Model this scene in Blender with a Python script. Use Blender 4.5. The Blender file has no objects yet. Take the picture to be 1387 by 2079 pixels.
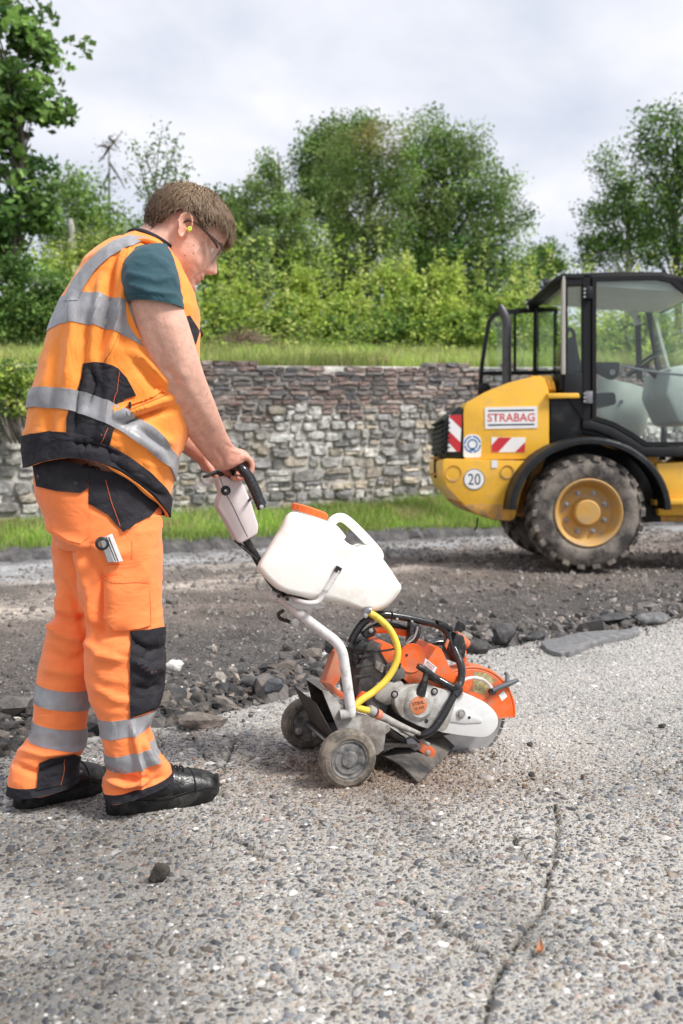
import bpy, bmesh, math, random
import numpy as np
from mathutils import Vector, Matrix
from mathutils.bvhtree import BVHTree
from mathutils.geometry import delaunay_2d_cdt
random.seed(7)
rng = np.random.default_rng(7)
scene = bpy.context.scene
COL = scene.collection
R = math.radians

# ------------------------------------------------------------------ camera
PW, PH, FPX = 1387.0, 2079.0, 1944.5
CAMZ = 0.93
PITCH = math.atan(87.0 / FPX)
cam = bpy.data.cameras.new('camera')
cam_o = bpy.data.objects.new('camera', cam)
COL.objects.link(cam_o)
cam_o.location = (0, 0, CAMZ)
cam_o.rotation_euler = (math.pi / 2 - PITCH, 0, 0)
cam.sensor_fit = 'AUTO'
cam.sensor_width = 37.42
cam.lens = 35.0
cam.clip_start = 0.05
cam.clip_end = 2000
cam.dof.use_dof = True
cam.dof.focus_distance = 2.85
cam.dof.aperture_fstop = 3.6
scene.camera = cam_o

# ------------------------------------------------------------------ sky and sun (bright overcast)
SUN_EL, SUN_AZ = R(50), R(118)          # azimuth measured from +Y (view direction) towards +X
world = bpy.data.worlds.new('World')
scene.world = world
world.use_nodes = True
wn = world.node_tree
wn.nodes.clear()
def _n(t, typ, **kw):
    n = t.nodes.new(typ)
    for k, v in kw.items():
        setattr(n, k, v)
    return n
w_out = _n(wn, 'ShaderNodeOutputWorld')
w_bg = _n(wn, 'ShaderNodeBackground')
w_bg.inputs['Strength'].default_value = 0.1
sky = _n(wn, 'ShaderNodeTexSky', sky_type='NISHITA')
sky.sun_disc = False
sky.sun_elevation = SUN_EL
sky.sun_rotation = SUN_AZ
sky.dust_density = 4.0
tc = _n(wn, 'ShaderNodeTexCoord')
sep = _n(wn, 'ShaderNodeSeparateXYZ')
wn.links.new(tc.outputs['Generated'], sep.inputs[0])
addz = _n(wn, 'ShaderNodeMath', operation='ADD'); addz.inputs[1].default_value = 0.35
absz = _n(wn, 'ShaderNodeMath', operation='ABSOLUTE')
wn.links.new(sep.outputs['Z'], absz.inputs[0]); wn.links.new(absz.outputs[0], addz.inputs[0])
dx = _n(wn, 'ShaderNodeMath', operation='DIVIDE'); dy = _n(wn, 'ShaderNodeMath', operation='DIVIDE')
wn.links.new(sep.outputs['X'], dx.inputs[0]); wn.links.new(addz.outputs[0], dx.inputs[1])
wn.links.new(sep.outputs['Y'], dy.inputs[0]); wn.links.new(addz.outputs[0], dy.inputs[1])
comb = _n(wn, 'ShaderNodeCombineXYZ')
wn.links.new(dx.outputs[0], comb.inputs[0]); wn.links.new(dy.outputs[0], comb.inputs[1])
cn = _n(wn, 'ShaderNodeTexNoise')
cn.inputs['Scale'].default_value = 2.8; cn.inputs['Detail'].default_value = 7; cn.inputs['Roughness'].default_value = 0.5
cn.inputs['Distortion'].default_value = 0.25
wn.links.new(comb.outputs[0], cn.inputs['Vector'])
ramp = _n(wn, 'ShaderNodeValToRGB')
ramp.color_ramp.elements[0].position = 0.34; ramp.color_ramp.elements[0].color = (2.2, 2.36, 2.74, 1)
ramp.color_ramp.elements[1].position = 0.63; ramp.color_ramp.elements[1].color = (3.25, 3.25, 3.4, 1)
wn.links.new(cn.outputs['Fac'], ramp.inputs[0])
wmix = _n(wn, 'ShaderNodeMix', data_type='RGBA')
wmix.inputs['Factor'].default_value = 0.96
wn.links.new(sky.outputs[0], wmix.inputs['A']); wn.links.new(ramp.outputs[0], wmix.inputs['B'])
wn.links.new(wmix.outputs['Result'], w_bg.inputs['Color'])
wn.links.new(w_bg.outputs[0], w_out.inputs[0])

sun = bpy.data.lights.new('sun', 'SUN')
sun.energy = 1.5
sun.angle = R(14)
sun.color = (1.0, 0.965, 0.92)
sun_o = bpy.data.objects.new('sun', sun)
COL.objects.link(sun_o)
sd = Vector((math.cos(SUN_EL) * math.sin(SUN_AZ), math.cos(SUN_EL) * math.cos(SUN_AZ), math.sin(SUN_EL)))
sun_o.rotation_euler = sd.to_track_quat('Z', 'Y').to_euler()
sun_o.location = (3, 3, 12)

vs = scene.view_settings
vs.view_transform = 'Standard'; vs.look = 'None'; vs.gamma = 1.0; vs.use_curve_mapping = False
vs.exposure = 1.66
scene.render.engine = 'CYCLES'
scene.cycles.use_denoising = True
scene.cycles.max_bounces = 8
scene.cycles.transparent_max_bounces = 12

# ------------------------------------------------------------------ projection helpers used while measuring the place
_F = Vector((0, math.cos(PITCH), -math.sin(PITCH))); _U = Vector((0, math.sin(PITCH), math.cos(PITCH))); _X = Vector((1, 0, 0))
CAM = Vector((0, 0, CAMZ))
def ray(px, py):
    return _F + _X * ((px - PW / 2) / FPX) + _U * ((PH / 2 - py) / FPX)
def at(px, py, Y):
    d = ray(px, py); return CAM + d * (Y / d.y)
def gp(px, py, z=0.0):
    d = ray(px, py); return CAM + d * ((z - CAMZ) / d.z)
O = Vector((-0.05, 2.96, 0.0))                    # middle of the cart's axle on the ground
HEAD = math.atan2(0.137, 0.40)
FW = Vector((math.cos(HEAD), math.sin(HEAD), 0))  # direction the saw and the worker head in
LT = Vector((math.sin(HEAD), -math.cos(HEAD), 0)) # sideways, towards the camera
UP = Vector((0, 0, 1))
def S(px, py, lat=0.0):
    d = ray(px, py); return CAM + d * ((lat - (CAM - O).dot(LT)) / d.dot(LT))
def proj(V):
    V = np.asarray(V, float) - np.array(CAM)
    f = V @ np.array(_F); x = V[:, 0]; u = V @ np.array(_U)
    return np.stack([PW / 2 + FPX * x / f, PH / 2 - FPX * u / f], 1)

# ------------------------------------------------------------------ numpy noise
def _hash(i, j, k, seed):
    n = (i * 374761393 + j * 668265263 + k * 2147483647 + seed * 144665) & 0xFFFFFFFF
    n = ((n ^ (n >> 13)) * 1274126177) & 0xFFFFFFFF
    n = (n ^ (n >> 16)) & 0xFFFFFFFF
    return n / 4294967295.0
def vnoise(P, seed=0):
    P = np.asarray(P, float); I = np.floor(P).astype(np.int64); f = P - I; f = f * f * (3 - 2 * f)
    r = 0
    for a in (0, 1):
        for b in (0, 1):
            for c in (0, 1):
                w = (f[:, 0] if a else 1 - f[:, 0]) * (f[:, 1] if b else 1 - f[:, 1]) * (f[:, 2] if c else 1 - f[:, 2])
                r = r + w * _hash(I[:, 0] + a, I[:, 1] + b, I[:, 2] + c, seed)
    return r * 2 - 1
def fbm(P, octv=4, seed=0, gain=0.5):
    P = np.asarray(P, float); a = 1.0; s = 0; t = 0
    for o in range(octv):
        s = s + a * vnoise(P * 2 ** o, seed + o * 17); t += a; a *= gain
    return s / t

def polyline_dist(P, pts):
    """distance of 2D points to a polyline, and the signed side"""
    P = np.asarray(P); best = np.full(len(P), 1e9); tt = np.zeros(len(P))
    L = 0.0
    for a, b in zip(pts[:-1], pts[1:]):
        a = np.array(a[:2]); b = np.array(b[:2]); d = b - a; l2 = d.dot(d)
        t = np.clip(((P - a) @ d) / l2, 0, 1); q = a + t[:, None] * d
        dd = np.hypot(*(P - q).T); m = dd < best
        best[m] = dd[m]; tt[m] = L + t[m] * math.sqrt(l2); L += math.sqrt(l2)
    return best, tt

# ------------------------------------------------------------------ objects
def tag(o, label=None, cat=None, group=None, kind=None):
    if label: o['label'] = label
    if cat: o['category'] = cat
    if group: o['group'] = group
    if kind: o['kind'] = kind
    return o
def thing(name, label, cat, loc=(0, 0, 0), group=None):
    o = bpy.data.objects.new(name, None)
    o.empty_display_size = 0.1
    COL.objects.link(o); o.location = loc
    return tag(o, label, cat, group)
def mesh(V, F, smooth=True, angle=None, col=None):
    me = bpy.data.meshes.new('m')
    if isinstance(F, np.ndarray):
        n, k = F.shape; V = np.asarray(V, np.float32)
        me.vertices.add(len(V)); me.vertices.foreach_set('co', V.ravel())
        me.loops.add(n * k); me.loops.foreach_set('vertex_index', F.astype(np.int32).ravel())
        me.polygons.add(n)
        me.polygons.foreach_set('loop_start', np.arange(0, n * k, k, dtype=np.int32))
        me.polygons.foreach_set('loop_total', np.full(n, k, np.int32))
        me.update(calc_edges=True)
    else:
        me.from_pydata([tuple(v) for v in V], [], F); me.update()
    if col is not None: setcol(me, col)
    shade(me, smooth, angle)
    return me
def shade(me, smooth=True, angle=None):
    me.polygons.foreach_set('use_smooth', [smooth] * len(me.polygons))
    if smooth and angle is not None:
        try: me.set_sharp_from_angle(angle=R(angle))
        except Exception: pass
def setcol(me, col):
    a = me.color_attributes.new('Col', 'FLOAT_COLOR', 'POINT')
    c = np.ones((len(me.vertices), 4), np.float32); c[:, :3] = col
    a.data.foreach_set('color', c.ravel())
def obj(name, me, m, parent=None, label=None, cat=None, group=None, kind=None, origin=None):
    me.name = name
    if m is not None:
        for mm in (m if isinstance(m, (list, tuple)) else [m]): me.materials.append(mm)
    o = bpy.data.objects.new(name, me); COL.objects.link(o)
    if parent is not None:
        o.parent = parent
        o.matrix_parent_inverse = Matrix.Translation(-Vector(parent.location)) if parent.type == 'EMPTY' else Matrix.Identity(4)
        if parent.type != 'EMPTY' and tuple(parent.location) != (0, 0, 0):
            o.matrix_parent_inverse = Matrix.Translation(-Vector(parent.location))
    elif origin is not None:
        me.transform(Matrix.Translation(-Vector(origin))); o.location = origin
    return tag(o, label, cat, group, kind)

class MB:
    """collects simple solids into one mesh"""
    def __init__(s): s.V = []; s.F = []
    def add(s, V, F):
        b = len(s.V); s.V += [tuple(v) for v in V]; s.F += [tuple(int(i) + b for i in f) for f in F]; return s
    def mesh(s, smooth=True, angle=35): return mesh(s.V, s.F, smooth, angle)

def gridF(nr, nc, wrap=True):
    i = np.arange(nr - 1)[:, None]; j = np.arange(nc if wrap else nc - 1)[None, :]
    a = i * nc + j; b = i * nc + (j + 1) % nc
    return np.stack([a, b, b + nc, a + nc], -1).reshape(-1, 4)
def catmull(K, k):
    K = np.asarray(K, float); n = len(K)
    if n == 2 or k == 1:
        if k == 1: return K
    out = []
    P = np.concatenate([[2 * K[0] - K[1]], K, [2 * K[-1] - K[-2]]])
    for i in range(n - 1):
        p0, p1, p2, p3 = P[i], P[i + 1], P[i + 2], P[i + 3]
        for t in np.arange(k) / k:
            out.append(0.5 * (2 * p1 + (p2 - p0) * t + (2 * p0 - 5 * p1 + 4 * p2 - p3) * t * t + (3 * p1 - p0 - 3 * p2 + p3) * t ** 3))
    out.append(K[-1])
    return np.array(out)
def closed(V, nr, nc, cap=True):
    """quads of a wrapped tube plus end caps; V is (nr*nc,3)"""
    F = [tuple(f) for f in gridF(nr, nc)]
    if not cap: return F
    F.append(tuple(range(nc - 1, -1, -1))); F.append(tuple(range((nr - 1) * nc, nr * nc)))
    return F
def tubeVF(path, rad, nu=10, k=4, flat=1.0, up=None):
    K = np.array([tuple(p) for p in path], float)
    rad = np.full(len(K), rad, float) if np.isscalar(rad) else np.array(rad, float)
    Q = catmull(np.c_[K, rad], k) if len(K) > 2 else np.c_[K, rad]
    P, r = Q[:, :3], np.maximum(Q[:, 3], 1e-5)
    T = np.gradient(P, axis=0); T /= np.linalg.norm(T, axis=1)[:, None] + 1e-12
    n = np.array(up if up is not None else ((0, 0, 1) if abs(T[0, 2]) < .9 else (1, 0, 0)), float)
    V = []
    a = np.arange(nu) * 2 * math.pi / nu
    for i in range(len(P)):
        n = n - T[i] * n.dot(T[i]); n /= np.linalg.norm(n) + 1e-12
        b = np.cross(T[i], n)
        V.append(P[i] + r[i] * (np.cos(a)[:, None] * n * flat + np.sin(a)[:, None] * b))
    V = np.concatenate(V)
    return V, closed(V, len(P), nu)
def tube(path, rad, nu=10, k=4, flat=1.0, up=None, angle=50):
    return mesh(*tubeVF(path, rad, nu, k, flat, up), True, angle)
def latheVF(c, axis, prof, nu=24, cap=True):
    """prof: list of (along, radius)"""
    c = Vector(c); ax = Vector(axis).normalized()
    t = Vector((0, 0, 1)) if abs(ax.z) < .9 else Vector((1, 0, 0))
    a1 = ax.cross(t).normalized(); a2 = ax.cross(a1)
    V = []
    for h, r in prof:
        r = max(r, 1e-5)
        for j in range(nu):
            q = 2 * math.pi * j / nu
            V.append(c + ax * h + a1 * (r * math.cos(q)) + a2 * (r * math.sin(q)))
    return V, closed(V, len(prof), nu, cap)
def lathe(c, axis, prof, nu=24, angle=35, cap=True):
    return mesh(*latheVF(c, axis, prof, nu, cap), True, angle)
def prism(pts, ext, bevel=0.0, seg=2, angle=35, holes=None):
    """polygon pts (world) pushed along ext"""
    ext = Vector(ext)
    bm = bmesh.new()
    v0 = [bm.verts.new(p) for p in pts]; v1 = [bm.verts.new(Vector(p) + ext) for p in pts]
    n = len(pts)
    bm.faces.new(v0[::-1]); bm.faces.new(v1)
    for i in range(n): bm.faces.new((v0[i], v0[(i + 1) % n], v1[(i + 1) % n], v1[i]))
    bmesh.ops.recalc_face_normals(bm, faces=bm.faces)
    if bevel:
        bmesh.ops.bevel(bm, geom=list(bm.edges), offset=bevel, segments=seg, affect='EDGES', profile=0.5, clamp_overlap=True)
    me = bpy.data.meshes.new('m'); bm.to_mesh(me); bm.free()
    shade(me, True, angle)
    return me
def boxm(c, size, rot=None, bevel=0.0, seg=2):
    bm = bmesh.new(); bmesh.ops.create_cube(bm, size=1.0)
    bmesh.ops.scale(bm, vec=size, verts=bm.verts)
    if bevel: bmesh.ops.bevel(bm, geom=list(bm.edges), offset=bevel, segments=seg, affect='EDGES', profile=0.5, clamp_overlap=True)
    if rot is not None: bmesh.ops.transform(bm, matrix=rot.to_4x4(), verts=bm.verts)
    bmesh.ops.translate(bm, vec=c, verts=bm.verts)
    me = bpy.data.meshes.new('m'); bm.to_mesh(me); bm.free(); shade(me, True, 35)
    return me
def smooth_poly(pts, k=4, close=True):
    K = [Vector(p) for p in pts]
    if close:
        n = len(K); out = []
        for i in range(n):
            p0, p1, p2, p3 = K[i - 1], K[i], K[(i + 1) % n], K[(i + 2) % n]
            for j in range(k):
                t = j / k
                out.append(0.5 * (2 * p1 + (p2 - p0) * t + (2 * p0 - 5 * p1 + 4 * p2 - p3) * t * t + (3 * p1 - p0 - 3 * p2 + p3) * t ** 3))
        return out
    return [Vector(p) for p in catmull(K, k)]
def round_poly(pts, r, seg=4):
    """rounds the corners of a polygon"""
    P = [Vector(p) for p in pts]; n = len(P); out = []
    for i in range(n):
        a, b, c = P[i - 1], P[i], P[(i + 1) % n]
        da = min(r, (a - b).length * .45); dc = min(r, (c - b).length * .45)
        p0 = b + (a - b).normalized() * da; p2 = b + (c - b).normalized() * dc
        for j in range(seg + 1):
            t = j / seg
            out.append(p0 * (1 - t) ** 2 + b * 2 * t * (1 - t) + p2 * t * t)
    return out
def join(*ms):
    bm = bmesh.new()
    for m in ms: bm.from_mesh(m)
    me = bpy.data.meshes.new('m'); bm.to_mesh(me); bm.free()
    for m in ms: bpy.data.meshes.remove(m)
    shade(me, True, 35)
    return me
def textm(s, pos, right, up, height, width=None, depth=0.0004, bold=0.0):
    """flat lettering as a mesh, centred at pos"""
    cu = bpy.data.curves.new('t', 'FONT'); cu.body = s; cu.size = 1.0; cu.extrude = 0; cu.offset = bold
    cu.resolution_u = 3
    o = bpy.data.objects.new('t', cu); COL.objects.link(o)
    dg = bpy.context.evaluated_depsgraph_get()
    me = bpy.data.meshes.new_from_object(o.evaluated_get(dg))
    bpy.data.objects.remove(o); bpy.data.curves.remove(cu)
    V = np.array([v.co[:] for v in me.vertices]); lo, hi = V.min(0), V.max(0)
    sy = height / (hi[1] - lo[1]); sx = (width / (hi[0] - lo[0])) if width else sy
    r, u = Vector(right).normalized(), Vector(up).normalized()
    c = (lo + hi) / 2
    for v in me.vertices:
        v.co = Vector(pos) + r * ((v.co.x - c[0]) * sx) + u * ((v.co.y - c[1]) * sy)
    me.materials.clear()
    return me

# ------------------------------------------------------------------ materials
def M(name, col, rough=.6, metal=0.0, var=.15, vs=6.0, bump=.15, bs=80.0, bd=.002, dirt=None, damt=.5, ds=5.0, dthr=.5, sss=0, trans=0,
      coat=0, spec=.5, vcol=False, sheen=0, var2=None, translucent=0, bump2=None):
    m = bpy.data.materials.new(name); m.use_nodes = True
    t = m.node_tree; L = t.links.new
    b = t.nodes['Principled BSDF']
    b.inputs['Roughness'].default_value = rough; b.inputs['Metallic'].default_value = metal
    b.inputs['Specular IOR Level'].default_value = spec
    if coat: b.inputs['Coat Weight'].default_value = coat; b.inputs['Coat Roughness'].default_value = .12
    if sss: b.inputs['Subsurface Weight'].default_value = sss; b.inputs['Subsurface Radius'].default_value = (.012, .005, .003); b.inputs['Subsurface Scale'].default_value = 1.0
    if trans: b.inputs['Transmission Weight'].default_value = trans
    if sheen: b.inputs['Sheen Weight'].default_value = sheen
    tc = _n(t, 'ShaderNodeTexCoord'); co = tc.outputs['Object']
    if vcol:
        a = _n(t, 'ShaderNodeAttribute', attribute_name='Col'); cur = a.outputs['Color']
    else:
        rgb = _n(t, 'ShaderNodeRGB'); rgb.outputs[0].default_value = (*col, 1); cur = rgb.outputs[0]
    if var:
        nz = _n(t, 'ShaderNodeTexNoise'); nz.inputs['Scale'].default_value = vs; nz.inputs['Detail'].default_value = 6; nz.inputs['Roughness'].default_value = .6
        L(co, nz.inputs['Vector'])
        mr = _n(t, 'ShaderNodeMapRange'); mr.inputs['From Min'].default_value = .3; mr.inputs['From Max'].default_value = .7
        mr.inputs['To Min'].default_value = 1 - var; mr.inputs['To Max'].default_value = 1 + var * .6
        L(nz.outputs['Fac'], mr.inputs['Value'])
        mx = _n(t, 'ShaderNodeVectorMath', operation='SCALE'); L(cur, mx.inputs[0]); L(mr.outputs[0], mx.inputs['Scale']); cur = mx.outputs[0]
    if var2:
        n2 = _n(t, 'ShaderNodeTexNoise'); n2.inputs['Scale'].default_value = var2[1]; n2.inputs['Detail'].default_value = 5; L(co, n2.inputs['Vector'])
        r2 = _n(t, 'ShaderNodeMapRange'); r2.inputs['From Min'].default_value = var2[2]; r2.inputs['From Max'].default_value = var2[2] + .12; L(n2.outputs['Fac'], r2.inputs['Value'])
        m2 = _n(t, 'ShaderNodeMix', data_type='RGBA'); L(r2.outputs[0], m2.inputs['Factor']); L(cur, m2.inputs['A']); m2.inputs['B'].default_value = (*var2[0], 1); cur = m2.outputs['Result']
    if dirt:
        nd = _n(t, 'ShaderNodeTexNoise'); nd.inputs['Scale'].default_value = ds; nd.inputs['Detail'].default_value = 9; nd.inputs['Roughness'].default_value = .68
        L(co, nd.inputs['Vector'])
        rd = _n(t, 'ShaderNodeMapRange'); rd.inputs['From Min'].default_value = dthr - .08; rd.inputs['From Max'].default_value = dthr + .1; rd.inputs['To Max'].default_value = damt
        L(nd.outputs['Fac'], rd.inputs['Value'])
        md = _n(t, 'ShaderNodeMix', data_type='RGBA'); L(rd.outputs[0], md.inputs['Factor']); L(cur, md.inputs['A']); md.inputs['B'].default_value = (*dirt, 1); cur = md.outputs['Result']
        rr = _n(t, 'ShaderNodeMix', data_type='FLOAT'); L(rd.outputs[0], rr.inputs['Factor']); rr.inputs['A'].default_value = rough; rr.inputs['B'].default_value = max(rough, .85); L(rr.outputs['Result'], b.inputs['Roughness'])
    L(cur, b.inputs['Base Color'])
    if bump:
        nb = _n(t, 'ShaderNodeTexNoise'); nb.inputs['Scale'].default_value = bs; nb.inputs['Detail'].default_value = 5; L(co, nb.inputs['Vector'])
        bu = _n(t, 'ShaderNodeBump'); bu.inputs['Strength'].default_value = bump; bu.inputs['Distance'].default_value = bd
        L(nb.outputs['Fac'], bu.inputs['Height']); L(bu.outputs[0], b.inputs['Normal'])
        if bump2:                                              # larger soft creases under the fine grain
            mp = _n(t, 'ShaderNodeMapping'); mp.inputs['Scale'].default_value = bump2[3] if len(bump2) > 3 else (1, 1, 1); L(co, mp.inputs['Vector'])
            n3 = _n(t, 'ShaderNodeTexNoise'); n3.inputs['Scale'].default_value = bump2[1]; n3.inputs['Detail'].default_value = 3; n3.inputs['Distortion'].default_value = .8; L(mp.outputs[0], n3.inputs['Vector'])
            b3 = _n(t, 'ShaderNodeBump'); b3.inputs['Strength'].default_value = bump2[0]; b3.inputs['Distance'].default_value = bump2[2]
            L(n3.outputs['Fac'], b3.inputs['Height']); L(b3.outputs[0], bu.inputs['Normal'])
    if translucent:
        out = t.nodes['Material Output']
        tr = _n(t, 'ShaderNodeBsdfTranslucent'); ms = _n(t, 'ShaderNodeMixShader'); ms.inputs[0].default_value = translucent
        L(cur, tr.inputs['Color']); L(b.outputs[0], ms.inputs[1]); L(tr.outputs[0], ms.inputs[2]); L(ms.outputs[0], out.inputs[0])
    return m
def glass_mat(name, tint=(.82, .93, .88), refl=.09, rough=.0):
    m = bpy.data.materials.new(name); m.use_nodes = True
    t = m.node_tree; t.nodes.clear(); L = t.links.new
    out = _n(t, 'ShaderNodeOutputMaterial'); tr = _n(t, 'ShaderNodeBsdfTransparent'); gl = _n(t, 'ShaderNodeBsdfGlossy'); ms = _n(t, 'ShaderNodeMixShader')
    tr.inputs[0].default_value = (*tint, 1); gl.inputs['Roughness'].default_value = rough
    lw = _n(t, 'ShaderNodeLayerWeight'); lw.inputs['Blend'].default_value = .5
    fr = _n(t, 'ShaderNodeMath', operation='POWER'); fr.inputs[1].default_value = 4.0; L(lw.outputs['Facing'], fr.inputs[0])
    ad = _n(t, 'ShaderNodeMath', operation='MULTIPLY_ADD'); ad.inputs[1].default_value = .55; ad.inputs[2].default_value = .025 + refl; ad.use_clamp = True
    L(fr.outputs[0], ad.inputs[0]); L(ad.outputs[0], ms.inputs[0]); L(tr.outputs[0], ms.inputs[1]); L(gl.outputs[0], ms.inputs[2]); L(ms.outputs[0], out.inputs[0])
    return m
# ================================================================== GROUND
EDGE_PX = [(27, 1535), (170, 1502), (340, 1474), (480, 1440), (600, 1412), (780, 1372), (960, 1325), (1110, 1300), (1250, 1282), (1387, 1252)]
EDGE = [gp(*p) for p in EDGE_PX]
EDGE = [Vector((-6.5, -2.3, 0)), Vector((-2.6, 1.6, 0))] + EDGE + [Vector((6, 9.3, 0)), Vector((14, 16.5, 0))]
EX = np.array([p.x for p in EDGE]); EY = np.array([p.y for p in EDGE])
def edge_y(x): return np.interp(x, EX, EY)
CURB0, CURB1 = gp(27, 1137), gp(1000, 1084)
CD = (CURB1 - CURB0).normalized()
def curb_y(x): return CURB0.y + (x - CURB0.x) * CD.y / CD.x
WD = Vector((0.932, 0.363, 0)).normalized(); WN = Vector((WD.y, -WD.x, 0))   # wall direction and its face normal (towards camera)
W0 = Vector((-1.97, 14.0, 0))
def wall_y(x): return W0.y + (x - W0.x) * WD.y / WD.x
def wall_base_z(x): return 0.30 + (np.asarray(x) + 1.97) * 0.034
def wall_top_z(x): return 2.47 + (np.asarray(x) + 1.97) * 0.036
def spacing(lo, hi, d0, d1, l0, l1):
    """coordinates: fine step d0..d1 between l0 and l1, coarse outside"""
    mid = [l0]
    while mid[-1] < l1:
        f = (mid[-1] - l0) / (l1 - l0); mid.append(mid[-1] + d0 + (d1 - d0) * f)
    left = [l0 - (0.05 * (1.35 ** i - 1) / .35) for i in range(1, 40)]
    left = [v for v in left if v > lo][::-1]
    right = [mid[-1] + (0.05 * (1.35 ** i - 1) / .35) for i in range(1, 40)]
    right = [v for v in right if v < hi]
    return np.array([lo] + left + mid + right + [hi])

# ---- the sheet everything lies on
m_soil = M('soil', (.10, .085, .06), .95, var=.4, vs=.8, bump=.4, bs=9, bd=.05)
g = bmesh.new(); bmesh.ops.create_grid(g, x_segments=8, y_segments=8, size=700)
me = bpy.data.meshes.new('ground'); g.to_mesh(me); g.free()
o = obj('ground', me, m_soil, kind='structure'); o.location = (0, 500, -0.35)

# ---- exposed aggregate concrete slab
CRACKS = [
    [gp(*p) for p in [(1128, 1640), (1132, 1690), (1126, 1740), (1112, 1790), (1108, 1835), (1078, 1880), (1040, 1925), (1016, 1965), (1000, 2010), (985, 2079)]],
    [gp(*p) for p in [(812, 1822), (870, 1852), (905, 1880), (945, 1905), (985, 1935), (1016, 1965)]],
    [gp(*p) for p in [(420, 1690), (455, 1694), (490, 1706), (515, 1724), (540, 1745)]],
    [gp(*p) for p in [(480, 1500), (462, 1545), (440, 1580), (455, 1620)]],
    [gp(*p) for p in [(380, 1480), (408, 1520), (440, 1560)]],
    [gp(*p) for p in [(1330, 1575), (1350, 1562), (1387, 1545)]],
    [gp(*p) for p in [(1040, 1700), (1066, 1735), (1085, 1760)]],
]
CRACK_W = [.0054, .0058, .0052, .0042, .004, .0056, .0046]
def crack_field(XY):
    f = np.zeros(len(XY))
    wob = fbm(np.c_[XY * 22, np.zeros(len(XY))], 4, 5) * .010
    wob2 = fbm(np.c_[XY * 22, np.ones(len(XY)) * 7], 4, 9) * .010
    Q = XY + np.c_[wob, wob2]
    for c, w in zip(CRACKS, CRACK_W):
        d, t = polyline_dist(Q, c)
        L = sum((b - a).length for a, b in zip(c[:-1], c[1:]))
        ww = w * (0.55 + 0.45 * np.sin(t * 31 + w * 900) ** 2) * np.clip((L - t) / .06 + .4, .3, 1)
        f = np.maximum(f, np.exp(-(d / ww) ** 2))
    return f
def slab_z(XY):
    n = len(XY)
    z = fbm(np.c_[XY * 1.6, np.zeros(n)], 3, 3) * .006 + fbm(np.c_[XY * 30, np.zeros(n)], 2, 31) * .0016
    return z
xs = spacing(-6.4, 13.5, .009, .009, -1.15, 1.5)
ys = spacing(-3.0, 16.0, .006, .034, 1.5, 5.6)
GX, GY = np.meshgrid(xs, ys)
XY = np.c_[GX.ravel(), GY.ravel()]
ej = fbm(np.c_[XY * 7, np.zeros(len(XY))], 4, 77) * .06
dist_edge = (edge_y(XY[:, 0]) + ej - XY[:, 1]) * .72
cf = crack_field(XY)
Z = slab_z(XY) - cf * .03
Z += np.where(dist_edge < 0, -.13 * np.clip(-dist_edge / .03, 0, 1), 0)
keep = dist_edge > -.25
F = gridF(len(ys), len(xs), False)
F = F[keep[F].all(1)]
SADDLE = np.array([0.12, 3.0])
mask = np.exp(-(((XY[:, 0] - .16) / .36) ** 2 + ((XY[:, 1] - 2.90) / .26) ** 2))
dust = np.exp(-(((XY[:, 0] - .62) / .26) ** 2 + ((XY[:, 1] - 3.20) / .30) ** 2))
nz = fbm(np.c_[XY * 5, np.zeros(len(XY))], 4, 12)
brown = np.clip(mask * 1.1 + nz * .35 * mask, 0, 1)[:, None]
dry = np.clip(dust * .85 + nz * .4 * dust, 0, 1)[:, None]
base = np.array([.50, .478, .435]) * (1 + .22 * fbm(np.c_[XY * 2.2, np.zeros(len(XY))], 4, 40))[:, None]
base = base * (1 - .85 * brown) + np.array([.25, .17, .115]) * .85 * brown
base = base * (1 - .7 * dry) + np.array([.56, .50, .43]) * .7 * dry
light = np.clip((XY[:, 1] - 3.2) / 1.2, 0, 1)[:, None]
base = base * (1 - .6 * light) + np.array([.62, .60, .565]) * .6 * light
def stain_vignette(XY):  # stained tone, plus vignette darkening of the near edge put into the colour
    d1, _ = polyline_dist(XY, [gp(*p) for p in [(770, 1610), (850, 1680), (960, 1760), (1010, 1850), (1090, 1900)]])
    d2, _ = polyline_dist(XY, [gp(*p) for p in [(60, 1700), (250, 1730), (300, 1850), (150, 1950)]])  # darker patch on the lower left
    n_ = fbm(np.c_[XY * 4.5, np.zeros(len(XY))], 4, 301)
    f = np.clip(np.exp(-(d1 / .10) ** 2) * .9 + np.exp(-(d2 / .22) ** 2) * .7 + np.clip((1.95 - XY[:, 1]) / .5, 0, .7) + .9 * fbm(np.c_[XY * 1.3, np.zeros(len(XY))], 3, 302) - .1, 0, 1)
    return np.clip(f + n_ * .5 * f, 0, 1)[:, None]
stn_vig = stain_vignette(XY)
base = base * (1 - .55 * stn_vig)
moss = np.clip(cf * 1.5, 0, 1)[:, None] * .85
base = base * (1 - moss) + np.array([.05, .052, .03]) * moss
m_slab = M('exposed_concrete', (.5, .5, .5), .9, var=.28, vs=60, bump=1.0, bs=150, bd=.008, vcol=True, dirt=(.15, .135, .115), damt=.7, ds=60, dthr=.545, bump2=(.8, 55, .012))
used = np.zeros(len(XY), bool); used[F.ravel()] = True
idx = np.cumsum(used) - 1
slab = obj('concrete_slab', mesh(np.c_[XY, Z][used], idx[F], True, None, base[used]), m_slab, kind='structure')

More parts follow.
